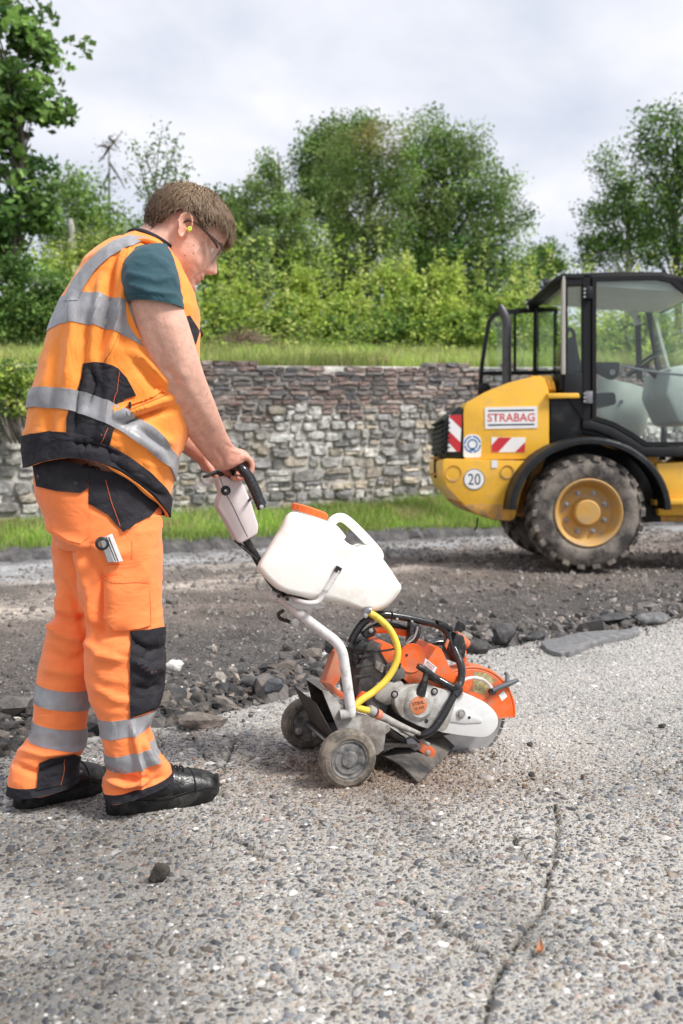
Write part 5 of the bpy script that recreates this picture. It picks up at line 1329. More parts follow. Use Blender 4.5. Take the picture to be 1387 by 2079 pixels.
# ---- water tank (rounded translucent can)
tank = thing('water_tank', 'translucent white plastic water tank with orange screw cap on the cart', 'water tank', tuple(S(640, 1226, 0)))
out = [(590, 1040), (640, 1052), (668, 1062), (692, 1088), (708, 1104), (738, 1116), (770, 1128), (790, 1152), (807, 1178), (815, 1191), (809, 1206), (788, 1230), (768, 1240), (745, 1242), (715, 1232), (670, 1222), (620, 1214), (575, 1202), (552, 1188), (527, 1162), (523, 1148), (540, 1118), (566, 1076)]
def tank_mesh():
    prof = [(-.105, .80, 0), (-.103, .90, 0), (-.094, .965, 0), (-.075, 1.0, 0), (.075, 1.0, 0), (.094, .965, 0), (.103, .90, 0), (.105, .80, 0)]
    P = [np.array(p) for p in out]; P = np.array([tuple(v) for v in smooth_poly([Vector((p[0], p[1], 0)) for p in out], 4)])[:, :2]
    c = np.array([668, 1150.]); V = []
    for lat, s, _ in prof:
        # inset by a constant pixel amount rather than by scale
        d = (1 - s) * 100
        q = P - c; L = np.linalg.norm(q, axis=1)[:, None]; Q = c + q * (1 - d / L * .8)
        V += [S(a, b, lat) for a, b in Q]
    # smooth the outline slightly
    n = len(P); F = [tuple(f) for f in gridF(len(prof), n)]
    bm = bmesh.new(); vs_ = [bm.verts.new(v) for v in V]
    for f in F: bm.faces.new([vs_[i] for i in f])
    bm.faces.new([vs_[i] for i in range(n - 1, -1, -1)]); bm.faces.new([vs_[(len(prof) - 1) * n + i] for i in range(n)])
    bmesh.ops.recalc_face_normals(bm, faces=bm.faces)
    me = bpy.data.meshes.new('m'); bm.to_mesh(me); bm.free(); shade(me, True, 60); return me
obj('body', tank_mesh(), m_tank, tank)
# neck, cap and carrying handle
ca = (S(620, 1035, 0) - S(606, 1078, 0)).normalized()
nk = S(620, 1068, 0)
capc = S(627, 1043, 0)
obj('neck', lathe(nk, ca, [(-.03, .075), (0, .062), (.02, .055), (.048, .052)], 32), m_tank, tank)
cp = obj('cap', lathe(capc, ca, [(-.004, .0555), (.0, .057), (.014, .0575), (.0175, .054), (.019, .046), (.0185, 0)], 40), m_cap, tank)
for i in range(18):
    q = 2 * math.pi * i / 18; t1 = ca.cross(LT).normalized(); d = t1 * math.cos(q) + LT * math.sin(q)
    obj('grip_rib', boxm(capc + d * .0575 + ca * .006, (.003, .003, .013), ca.to_track_quat('Z', 'Y').to_matrix(), .0008, 1), m_cap, cp)
st('handle', [(668, 1078, .0), (674, 1060, .0), (688, 1051, .0), (704, 1056, .0), (730, 1080, .0), (754, 1106, .0), (768, 1126, .0), (764, 1140, .0)], [.017, .0155, .0145, .0145, .0145, .015, .017, .018], m_tank, tank, 14, 5)
st('handle_root', [(655, 1068, .0), (676, 1076, .0), (692, 1096, .0)], [.02, .018, .02], m_tank, tank, 12)
disc('shoulder', 738, 1124, .0, [(-.055, .02), (-.05, .028), (.05, .028), (.055, .02)], m_tank, tank, 20)
# cradle for the tank
st('cradle_arm', [(588, 1214, .02), (600, 1218, .07), (622, 1224, .108), (644, 1222, .113), (656, 1206, .113), (672, 1182, .113), (686, 1158, .113)], .0105, m_wht, nu=10, k=5, flat=.75)
disc('arm_end', 686, 1157, .113, [(-.0095, .010), (.0095, .010)], m_blkp, axis=(S(686, 1157, .113) - S(672, 1182, .113)).normalized())
sp('cradle_plate', [(552, 1206), (570, 1203), (612, 1211), (640, 1222), (612, 1228), (580, 1226)], -.06, .065, m_wht, .003)
for x, y in ((566, 1210), (583, 1216)): bolt(x, y, .066, .004, m=m_dark)
# ---- hose
st('hose_clip', [(740, 1247, .105), (746, 1239, .107), (752, 1240, .108)], .012, m_chrome, nu=8, k=2)
bolt(742, 1250, .118, .005)
st('hose', [(748, 1243, .105), (768, 1255, .112), (789, 1275, .122), (803, 1300, .132), (808, 1326, .138), (801, 1354, .140), (783, 1382, .142), (758, 1405, .146), (738, 1418, .152), (724, 1430, .156), (724, 1436, .156), (736, 1440, .150), (750, 1443, .145)], .0105, m_hose, nu=14, k=6)
cpax = (S(775, 1455, .135) - S(748, 1440, .142)).normalized()
cu = obj('coupling', lathe(S(748, 1440, .142), cpax, [(-.002, .011), (.0, .0145), (.006, .016), (.022, .016), (.024, .0145)], 20), M('coupling_grey', (.38, .38, .38), .5, var=.2, dirt=(.2, .17, .14), damt=.5), saw)
obj('coupling_ring', lathe(S(763, 1449, .138), cpax, [(0, .0165), (.004, .0175), (.012, .0175), (.016, .0165)], 20), M('coupling_orange', (.60, .13, .06), .55, var=.2, dirt=(.4, .3, .22), damt=.5), saw)
obj('pipe', tube([S(772, 1453, .135), S(800, 1468, .125), S(828, 1480, .12), S(852, 1490, .115)], [.013, .012, .009, .007], 12), m_wdirt, saw)
obj('valve_lever', prism(SP([(720, 1418), (733, 1402), (742, 1404), (746, 1414), (728, 1424)], .11), LT * .012, .003), M('valve_red', (.72, .10, .03), .45), saw)
# ---- saw: rear cowl and filter cover
sp('filter_cover', [(694, 1340), (702, 1318), (722, 1296), (738, 1290), (752, 1310), (761, 1332), (760, 1372), (752, 1402), (738, 1428), (716, 1430), (702, 1400), (690, 1390)], -.10, .075, m_filt, .018, smooth=3, seg=3)
sp('cover_rib', [(728, 1330), (758, 1326), (759, 1331), (729, 1336)], .074, .079, m_filt, .001); sp('cover_rib', [(722, 1350), (759, 1344), (759, 1349), (722, 1356)], .074, .079, m_filt, .001); sp('cover_rib', [(718, 1372), (757, 1366), (756, 1371), (718, 1378)], .074, .079, m_filt, .001)
sp('crankcase', [(745, 1330), (790, 1320), (850, 1370), (905, 1390), (890, 1470), (840, 1482), (780, 1455), (740, 1425)], -.09, .04, m_dark, .01)
sp('cylinder_shroud', [(752, 1380), (800, 1372), (815, 1390), (800, 1420), (770, 1425), (748, 1412)], .03, .085, m_wdirt, .008)
tc_ = sp('top_cover', [(735, 1301), (741, 1293), (756, 1289), (772, 1310), (790, 1322), (826, 1328), (848, 1294), (858, 1304), (872, 1336), (890, 1358), (912, 1374), (908, 1384), (880, 1384), (850, 1374), (822, 1377), (800, 1374), (776, 1352), (752, 1330)], -.075, .082, m_ora, .010, rnd=.01, seg=3)
disc('cover_dish', 836, 1336, .083, [(0, .046), (.003, .045), (.001, .038), (-.0005, .02), (-.0005, 0)], m_ora, tc_, 32)
disc('cover_hole', 826, 1330, .0838, [(0, .0045), (.0012, .004), (.0012, 0)], m_print, tc_, 12)
st('rear_handle', [(744, 1296, .0), (752, 1282, .0), (772, 1277, .0), (800, 1280, .0), (828, 1286, .0), (846, 1298, .0)], [.013, .014, .013, .012, .013, .014], m_ora, nu=12)
st('handle_grip', [(752, 1276, .0), (775, 1268, .0), (802, 1270, .0), (826, 1277, .0)], [.008, .010, .010, .008], m_blkp, nu=10)
vt = sp('vent_panel', [(778, 1352), (800, 1340), (820, 1358), (822, 1374), (800, 1384), (782, 1372)], .08, .088, m_filt, .002)
for i in range(5): sp('vent_slot', [(781 + i * 7, 1361 - i * 1.5), (784 + i * 7, 1352 - i * 1.5), (787 + i * 7, 1353 - i * 1.5), (784 + i * 7, 1364 - i * 1.5)], .0882, .0895, m_print, 0, vt)
sp('info_plate', [(763, 1338), (782, 1350), (776, 1366), (762, 1356)], .0825, .084, M('plate_dirty_white', (.45, .43, .39), .6, var=.4, vs=90, dirt=(.12, .10, .08), damt=.8, ds=60), 0)
sk = sp('company_sticker', [(863, 1336), (887, 1355), (881, 1367), (857, 1349)], .0835, .0850, m_white, 0)
r1 = (S(887, 1355, 0) - S(863, 1336, 0)).normalized(); u1 = LT.cross(r1).normalized(); u1 = u1 if u1.z > 0 else -u1
sc_ = S(872, 1352, .0856)
obj('lettering', textm('STRABAG', sc_, r1, u1, .0085, .034, bold=.015), m_redp, sk)
for dz in (.0072, -.0072): obj('sticker_bar', prism([sc_ + r1 * a + u1 * (dz + b) for a, b in ((-.018, -.0006), (.018, -.0006), (.018, .0006), (-.018, .0006))], LT * .0002), m_navy, sk)
# ---- front tubular handle
st('front_handle', [(712, 1306, .02), (720, 1288, .02), (736, 1266, .02), (756, 1252, .025), (780, 1248, .03), (820, 1253, .03), (858, 1261, .03), (890, 1270, .03), (908, 1284, .03), (917, 1306, .04), (928, 1330, .06), (937, 1356, .08), (936, 1380, .09), (927, 1402, .105), (914, 1426, .115), (898, 1456, .12), (880, 1480, .12), (862, 1491, .115), (848, 1494, .10)], .0125, m_black, nu=14, k=5)
st('handle_branch', [(927, 1400, .105), (908, 1390, .10), (890, 1380, .09), (872, 1372, .08)], [.014, .0125, .0125, .012], m_black, nu=12)
st('handle_joint', [(921, 1390, .103), (930, 1400, .106), (922, 1412, .11)], .0165, m_black, nu=10)
st('rear_hoop', [(870, 1310, -.06), (885, 1305, -.07), (905, 1306, -.07), (925, 1320, -.06)], .012, m_black, nu=10)
sp('rear_mount', [(704, 1312), (722, 1292), (736, 1300), (722, 1330), (714, 1350), (702, 1340)], -.01, .05, m_blkp, .005)
sp('handle_gusset', [(730, 1284), (752, 1268), (760, 1280), (754, 1290), (738, 1294)], .015, .04, m_blkp, .003)
bolt(753, 1280, .041, .005); bolt(806, 1257, .044, .003); bolt(836, 1262, .044, .003)
st('cable_tie', [(792, 1241, .03), (798, 1248, .046), (794, 1262, .03)], .002, m_blkp, nu=5)
sp('trigger_bracket', [(826, 1258), (842, 1264), (850, 1272), (846, 1290), (836, 1306), (820, 1310), (824, 1290)], .02, .05, m_blkp, .004)
st('trigger_rod', [(848, 1272, .055), (845, 1284, .055), (838, 1298, .055), (824, 1308, .055)], .004, m_bolt, nu=7)
sp('clamp_block', [(905, 1276), (922, 1284), (926, 1306), (924, 1322), (914, 1340), (902, 1336), (896, 1320), (900, 1296)], -.02, .058, m_blkp, .006)
sp('clamp_plate', [(876, 1255), (888, 1257), (912, 1272), (906, 1278), (880, 1266)], .0, .05, m_blkp, .003)
sp('orange_clip', [(902, 1310), (908, 1296), (912, 1300), (906, 1318)], .058, .062, m_ora, .001)
st('side_grip', [(922, 1292, .0), (934, 1300, .0), (948, 1310, .0)], [.020, .0205, .017], m_ora, nu=14, k=3)
sp('guard_bracket', [(926, 1312), (940, 1318), (940, 1340), (930, 1342)], -.02, .01, m_ora, .003)
sp('guard_bracket', [(930, 1342), (941, 1340), (972, 1368), (970, 1376), (958, 1378), (934, 1356)], -.03, .0, m_orad, .003)
bolt(944, 1330, .012, .004)
# ---- starter cover, belt guard arm
cv = sp('starter_cover', [(786, 1408), (798, 1392), (820, 1382), (848, 1380), (872, 1388), (902, 1396), (908, 1410), (898, 1450), (884, 1474), (846, 1468), (822, 1458), (800, 1446), (788, 1428)], .04, .105, m_lgrey, .016, smooth=3, seg=3)
disc('recoil_dome', 850, 1432, .104, [(-.002, .052), (.004, .049), (.011, .041), (.014, .036), (.016, .0345), (.0165, .0)], m_lgrey, cv, 36)
bd = disc('badge', 850, 1432, .1202, [(0, .0285), (.0012, .0285), (.0016, .027), (.0016, 0)], M('badge_orange', (.58, .17, .06), .5, var=.1, dirt=(.45, .3, .2), damt=.4, ds=60), cv, 36)
tl = Vector(FW) * math.cos(R(14)) - UP * math.sin(R(14)); tl = FW * math.cos(R(-8)) + UP * math.sin(R(8)); tu = LT.cross(tl); tu = tu if tu.z > 0 else -tu
bc = S(850, 1432, .1222)
obj('lettering', textm('STIHL', bc + tu * .007, tl, tu, .011, .040, bold=.02), m_print, bd)
obj('lettering', textm('TS 420', bc - tu * .009, tl, tu, .009, .034, bold=.01), m_print, bd)
for x, y in ((801, 1410), (882, 1404)):
    disc('screw_recess', x, y, .1055, [(0, .0125), (.002, .0115), (.0005, .009), (.0005, 0)], m_print, cv, 18)
    bolt(x, y, .106, .005, cv)
for x, y in ((848, 1458), (866, 1464)): disc('cover_slot', x, y, .1055, [(0, .007), (.001, .0065), (.001, 0)], m_print, cv, 12)
st('starter_neck', [(853, 1410, .108), (858, 1396, .112), (862, 1384, .114)], [.018, .014, .012], m_blkp, nu=10)
st('starter_grip', [(848, 1352, .112), (862, 1360, .114), (884, 1376, .112), (890, 1380, .11)], [.009, .0105, .0105, .009], m_blkp, nu=10)
st('starter_grip', [(866, 1364, .113), (862, 1384, .114)], [.009, .010], m_blkp, nu=10, k=1)
am = sp('belt_guard', [(895, 1398), (934, 1402), (970, 1418), (990, 1436), (997, 1452), (995, 1468), (984, 1482), (970, 1489), (930, 1486), (880, 1478), (862, 1466)], .010, .062, m_arm, .012, rnd=.02, seg=3)
sp('guard_relief', [(904, 1432), (950, 1442), (978, 1460), (980, 1466), (940, 1468), (886, 1460)], .0615, .066, m_arm, .003, am, rnd=.01)
disc('arm_nut', 935, 1449, .065, [(0, .016), (.003, .0165), (.004, .0125), (.002, .0115), (.002, .0095), (.010, .009), (.011, 0)], m_bolt, am, 20)
disc('arm_hole', 953, 1457, .0665, [(0, .005), (.0008, .0045), (.0008, 0)], m_print, am, 12)
# ---- blade and its guard
bc = S(940, 1450, -.028); bl_r = .150
bc = O + FW * ((S(944, 1450, -.028) - O).dot(FW)) - LT * .028 + UP * .112
bl = obj('blade', lathe(bc, LT, [(-.0015, .0), (-.0015, bl_r - .010), (.0015, bl_r - .010), (.0015, .0)], 72, 30, False), m_blade, saw)
mb = MB(); NSg = 34
for i in range(NSg):
    a0, a1 = 2 * math.pi * i / NSg, 2 * math.pi * (i + .88) / NSg
    V = []
    for la in (-.0019, .0019):
        for a, r in ((a0, bl_r - .0105), (a1, bl_r - .0105), (a1, bl_r), (a0, bl_r)): V.append(bc + LT * la + FW * (r * math.cos(a)) + UP * (r * math.sin(a)))
    mb.add(V, [(3, 2, 1, 0), (4, 5, 6, 7), (0, 1, 5, 4), (1, 2, 6, 5), (2, 3, 7, 6), (3, 0, 4, 7)])
obj('blade_segments', mb.mesh(False), m_seg, bl)
obj('flange', lathe(bc, LT, [(-.012, 0), (-.012, .042), (-.004, .052), (.004, .052), (.012, .042), (.012, 0)], 32), m_steel, bl)
gr_ = .172
def guard_mesh():
    a0, a1, n = R(-2), R(158), 36; V = []
    prof = [(-.034, .03), (-.034, gr_ - .012), (-.028, gr_ - .002), (-.018, gr_ + .002), (.018, gr_ + .002), (.028, gr_ - .002), (.034, gr_ - .012), (.034, .03), (.030, .03), (.030, gr_ - .014), (.02, gr_ - .005), (-.02, gr_ - .005), (-.030, gr_ - .014), (-.030, .03)]
    for i in range(n + 1):
        a = a0 + (a1 - a0) * i / n
        for la, r in prof: V.append(bc + LT * la + FW * (r * math.cos(a)) + UP * (r * math.sin(a)))
    return mesh(V, closed(V, n + 1, len(prof)), True, 30)
gd = obj('blade_guard', guard_mesh(), m_ora, saw)
def on_guard(a, r, la=.0345): return bc + LT * la + FW * (r * math.cos(R(a))) + UP * (r * math.sin(R(a)))
obj('guard_rim', tube([on_guard(a, gr_ - .004, .030) for a in range(-2, 158, 6)], .005, 8, 1), m_ora, gd)
obj('guard_rib', tube([on_guard(42, .05), on_guard(42, .16)], .004, 6), m_ora, gd)
obj('warning_label', prism([on_guard(66, .158), on_guard(52, .152), on_guard(56, .09), on_guard(84, .09), on_guard(84, .155)], LT * .0006), M('label_olive', (.30, .25, .08), .6, var=.5, vs=110, dirt=(.55, .5, .4), damt=.6, ds=90), gd)
obj('white_label', prism([on_guard(33, .150), on_guard(24, .152), on_guard(22, .128), on_guard(33, .126)], LT * .0006), m_white, gd)
obj('guard_skirt', tube([on_guard(a, gr_ - .006 - .0, .03) for a in (-3, -1)] , .006, 6, 1), m_orad, gd)
e0, e1 = on_guard(-2, .045, .034), on_guard(-2, gr_, .034)
obj('guard_lip', prism([e0, e1, e1 - UP * .006, e0 - UP * .012], LT * -.066, .002), m_orad, gd)
# water pipe loop and crank handle on the guard
obj('water_tube', tube([S(932, 1388, .05), S(948, 1378, .045), S(966, 1376, .035), S(984, 1382, .025), S(998, 1396, .02)], .0055, 10, 5), M('tube_white', (.62, .58, .54), .5, var=.1, dirt=(.3, .25, .2), damt=.4, ds=40), saw)
obj('crank_boss', lathe(S(998, 1403, .008), LT, [(0, .012), (.012, .012), (.016, .009), (.02, .008), (.02, 0)], 12), m_blkp, saw)
obj('crank_handle', tube([S(1000, 1402, .022), S(1018, 1394, .022), S(1034, 1388, .022), S(1052, 1380, .022)], [.0085, .009, .009, .006], 12), M('handle_grey', (.09, .095, .105), .5, var=.2), saw)
obj('crank_arm', tube([S(1030, 1388, .02), S(1030, 1372, .0), S(1026, 1366, -.01)], .007, 8), M('arm_grey', (.09, .095, .105), .5, var=.2), saw)
# ---- rubber flap, clamp and lower bracket
fa, fb, fc, fdp = gp(850, 1588, .014), gp(924, 1514, .014), S(868, 1478, -.03), S(772, 1532, .085)
V = []; n1, n2 = 9, 9
for i in range(n1):
    for j in range(n2):
        u, v = i / (n1 - 1), j / (n2 - 1)
        p = (fdp * (1 - u) + fc * u) * (1 - v) + (fa * (1 - u) + fb * u) * v
        p = p + UP * (.012 * math.sin(math.pi * v) - .004 * math.sin(math.pi * u)); V.append(p)
F = [tuple(f) for f in gridF(n1, n2, False)]
fm = mesh(V, F); bm = bmesh.new(); bm.from_mesh(fm); bmesh.ops.solidify(bm, geom=bm.faces[:], thickness=.005); bm.to_mesh(fm); bm.free(); shade(fm, True, 40)
obj('rubber_flap', fm, m_rub, saw)
sp('flap_bracket', [(850, 1508), (856, 1503), (880, 1518), (885, 1526), (880, 1537), (874, 1540), (846, 1520)], .095, .10, m_orad, .002, rnd=.006)
bolt(869, 1528, .1005, .006)
sp('clamp_lever', [(820, 1498), (832, 1494), (848, 1508), (852, 1516), (838, 1522), (822, 1512)], .085, .105, m_chrome, .004)
st('support_rod', [(790, 1460, .07), (820, 1484, .085), (850, 1500, .095), (870, 1512, .095)], .007, m_wdirt, nu=8)
st('support_rod', [(752, 1460, .10), (800, 1494, .09), (836, 1512, .09)], .009, m_dark, nu=8)
# ================================================================== THE WORKER
m_skin = M('skin', (.66, .36, .27), .5, var=.16, vs=60, bump=.4, bs=320, bd=.002, sss=.18, vcol=True, bump2=(.4, 34, .005))
m_hv = M('hi_vis_orange', (.98, .29, .035), .75, var=.06, vs=14, bump=.18, bs=420, bd=.0008, sheen=.2, bump2=(.6, 11, .016, (1.6, 1.6, .8)))
m_hv2 = M('hi_vis_orange_trousers', (.98, .24, .06), .75, var=.06, vs=14, bump=.18, bs=420, bd=.0008, sheen=.2, bump2=(.45, 11, .016, (1, 1, 1.6)))
m_char = M('charcoal_cloth', (.020, .019, .024), .8, var=.18, vs=22, bump=.25, bs=400, bd=.0008, dirt=(.085, .08, .075), damt=.25, ds=12, dthr=.60, spec=.25, bump2=(.8, 16, .014, (1, 1, 1.5)))
m_refl = M('reflective_tape', (.29, .29, .305), .42, var=.14, vs=26, bump=.15, bs=300, bd=.0006, bump2=(.6, 16, .010, (1.6, 1.6, .8)))
m_teal = M('teal_shirt', (.012, .062, .082), .8, var=.12, vs=20, bump=.2, bs=500, bd=.0006, sheen=.15, bump2=(.6, 22, .008, (1, 1, 1.4)))
m_boot = M('boot_leather', (.009, .009, .010), .36, var=.3, vs=22, bump=.35, bs=140, bd=.0015, dirt=(.10, .095, .09), damt=.45, ds=16, dthr=.58, bump2=(.6, 24, .008))
m_sole = M('boot_sole', (.008, .008, .008), .6, var=.3, vs=30, bump=.3, bs=120, dirt=(.10, .095, .085), damt=.4, ds=26, dthr=.57, spec=.3)
m_thread = M('orange_thread', (.55, .12, .05), .8, var=0, bump=0)
CL = .10                                                       # sideways position of his middle
man = thing('person', 'worker in orange hi-vis vest and trousers leaning over the saw handlebar', 'person', tuple(Vector((S(200, 1640, .12).x, S(200, 1640, .12).y, 0))))
FOLD = 2.3
def rings(rs, k=6, nu=96, e=2.3, bias=0.0):
    """rs: (ax,ay,bx,by,lat,halfwidth[,e]) -> V (rows,nu,3), centres (rows,3)"""
    K = []
    for r in rs:
        a, b = S(r[0], r[1], r[4]), S(r[2], r[3], r[4]); c = (a + b) / 2; u = (b - a) / 2
        K.append([*c, *u, r[5], r[6] if len(r) > 6 else e, r[7] if len(r) > 7 else 0.0])
    Q = catmull(K, k)
    t = np.arange(nu) * 2 * math.pi / nu
    V = []
    for q in Q:
        ee = 2 / q[7]; ct, s_ = np.cos(t), np.sin(t)
        cu = np.sign(ct) * np.abs(ct) ** ee; cw = np.sign(s_) * np.abs(s_) ** ee
        V.append(q[:3] + cu[:, None] * q[3:6] + cw[:, None] * (np.array(LT) * q[6]) + (1 - cu ** 2)[:, None] * np.array([0, 0, 1.0]) * q[8])
    return np.array(V), Q[:, :3]
def vnormals(V):
    du = np.roll(V, -1, 1) - np.roll(V, 1, 1); dv = np.gradient(V, axis=0)
    n = np.cross(du, dv); n /= np.linalg.norm(n, axis=2)[:, :, None] + 1e-12
    c = V.mean(1, keepdims=True); s = np.sign(((V - c) * n).sum(2)); s = np.sign(s.mean() or 1)
    return n * s
def folds(V, lst, amp_noise=.003, freq=(9, 9, 14), seed=0, ridg=.004, fr=7.0):
    """cloth folds: lst of ([(px,py)..], amp, width_px) on the side facing the camera, plus soft folds all round"""
    n = vnormals(V); P = V.reshape(-1, 3); N = n.reshape(-1, 3)
    d = fbm(P * np.array(freq), 3, seed) * amp_noise
    rn = vnoise(P * fr * np.array([1, 1, 1.7]) + 5, seed + 3); d += ridg * ((1 - np.abs(rn)) ** 3 - .25)
    rn = vnoise(P * fr * 2.3 * np.array([1, 1, 1.9]) + 11, seed + 9); d += ridg * .45 * ((1 - np.abs(rn)) ** 4 - .2)
    q = proj(P); view = P - np.array(CAM); view /= np.linalg.norm(view, axis=1)[:, None]
    face = np.clip(-(N * view).sum(1) * 3 + .3, 0, 1)
    for pl, a, w in lst:
        dist, t = polyline_dist(q, [np.array(p, float) for p in pl]); w = w * .85
        L = sum(math.dist(p0, p1) for p0, p1 in zip(pl[:-1], pl[1:])); fade = np.clip(np.minimum(t, L - t) / (L * .22) + .35, 0, 1)
        d += FOLD * a * np.exp(-(dist / w) ** 2) * face * fade
    return (P + N * d[:, None]).reshape(V.shape)
def shellmesh(V, r0, r1, off, cap=True):
    """a band of a loft pushed outwards by off, with turned-in edges"""
    n = vnormals(V)[r0:r1 + 1]; W = V[r0:r1 + 1] + n * off
    I = V[r0:r1 + 1] - n * .001
    X = np.concatenate([I[:1], W, I[-1:]]); nr, nc = X.shape[:2]
    return mesh(X.reshape(-1, 3), gridF(nr, nc), True, 50)
def loftobj(name, V, m, parent, cap=False, inward=True):
    n = vnormals(V); X = V
    if inward:
        X = np.concatenate([V[:1] - n[:1] * .012, V[:1] - n[:1] * .004, V, V[-1:] - n[-1:] * .004, V[-2:-1] - n[-2:-1] * .012])
    nr, nc = X.shape[:2]
    if cap: me = mesh([tuple(v) for v in X.reshape(-1, 3)], closed(X, nr, nc), True)
    else: me = mesh(X.reshape(-1, 3), gridF(nr, nc), True)
    return obj(name, me, m, parent)
def bvh_of(*objs):
    V, F = [], []
    for o in objs:
        b = len(V); V += [v.co.copy() for v in o.data.vertices]; F += [[i + b for i in p.vertices] for p in o.data.polygons]
    return BVHTree.FromPolygons(V, F)
def onto(bvh, px, py, off=0.0):
    h = bvh.ray_cast(CAM, ray(px, py).normalized())
    if h[0] is None: return None
    n = h[1]; n = n if n.dot(ray(px, py)) < 0 else -n
    return h[0] + n * off, n
def patch(name, bvh, poly, off, m, parent, step=7, label=None, smooth=0):
    """a piece of cloth laid on the surface inside an outline given in photograph pixels"""
    P = [Vector((p[0], p[1])) for p in poly]
    if smooth: P = [Vector((v.x, v.y)) for v in smooth_poly([Vector((p[0], p[1], 0)) for p in poly], smooth)]
    D = []
    for a, b in zip(P, P[1:] + P[:1]):
        k = max(1, int((b - a).length / step)); D += [a.lerp(b, i / k) for i in range(k)]
    cen = Vector((sum(p.x for p in D) / len(D), sum(p.y for p in D) / len(D)))
    for i, p in enumerate(D):
        if onto(bvh, p.x, p.y) is None:
            lo, hi = 0.0, 1.0
            for _ in range(9):
                mid = (lo + hi) / 2; q = p.lerp(cen, mid)
                if onto(bvh, q.x, q.y) is None: lo = mid
                else: hi = mid
            D[i] = p.lerp(cen, min(1, hi + .004))
    n = len(D); E = [(i, (i + 1) % n) for i in range(n)]
    xs_ = [p.x for p in D]; ys_ = [p.y for p in D]; pts = list(D)
    def inside(x, y):
        c = False
        for i in range(n):
            a, b = D[i], D[i - 1]
            if (a.y > y) != (b.y > y) and x < (b.x - a.x) * (y - a.y) / (b.y - a.y) + a.x: c = not c
        return c
    for x in np.arange(min(xs_) + step / 2, max(xs_), step):
        for y in np.arange(min(ys_) + step / 2, max(ys_), step):
            if inside(x, y) and min((x - p.x) ** 2 + (y - p.y) ** 2 for p in D) > (step * .4) ** 2: pts.append(Vector((x, y)))
    res = delaunay_2d_cdt(pts, E, [list(range(n))], 1, 1e-5)
    V, N, ok = [], [], []
    last = None
    for p in res[0]:
        h = onto(bvh, p.x, p.y)
        if h is None: ok.append(False); V.append(None); N.append(None)
        else: ok.append(True); V.append(h[0]); N.append(h[1])
    good = [i for i in range(len(V)) if ok[i]]
    if len(good) < 3: return None
    med = sorted((V[i] - CAM).length for i in good)[len(good) // 2]
    for i in good:
        if abs((V[i] - CAM).length - med) > .22: ok[i] = False
    F = [f for f in res[2] if all(ok[i] for i in f)]
    idm = {}; VV = []
    for f in F:
        for i in f:
            if i not in idm: idm[i] = len(VV); VV.append(V[i] + N[i] * off)
    F = [tuple(idm[i] for i in f) for f in F]
    me = mesh(VV, F)
    bm = bmesh.new(); bm.from_mesh(me); bmesh.ops.recalc_face_normals(bm, faces=bm.faces)
    be = [e for e in bm.edges if e.is_boundary]
    r = bmesh.ops.extrude_edge_only(bm, edges=be); inv = {idm[i]: -N[i] for i in idm}
    bm.verts.ensure_lookup_table()
    nv = [v for v in r['geom'] if isinstance(v, bmesh.types.BMVert)]
    for v in nv:
        w = min(VV, key=lambda q: (q - v.co).length_squared); v.co += (v.co - CAM).normalized() * (off + .002)
    bm.to_mesh(me); bm.free(); shade(me, True, 50)
    return obj(name, me, m, parent, label)
def seam(name, bvh, pts, m, parent, r=.0012, off=.0015, k=6):
    q = []
    for p in catmull(pts, k):
        h = onto(bvh, p[0], p[1], off)
        if h: q.append(h[0])
    return obj(name, tube(q, r, 4, 1), m, parent) if len(q) > 2 else None

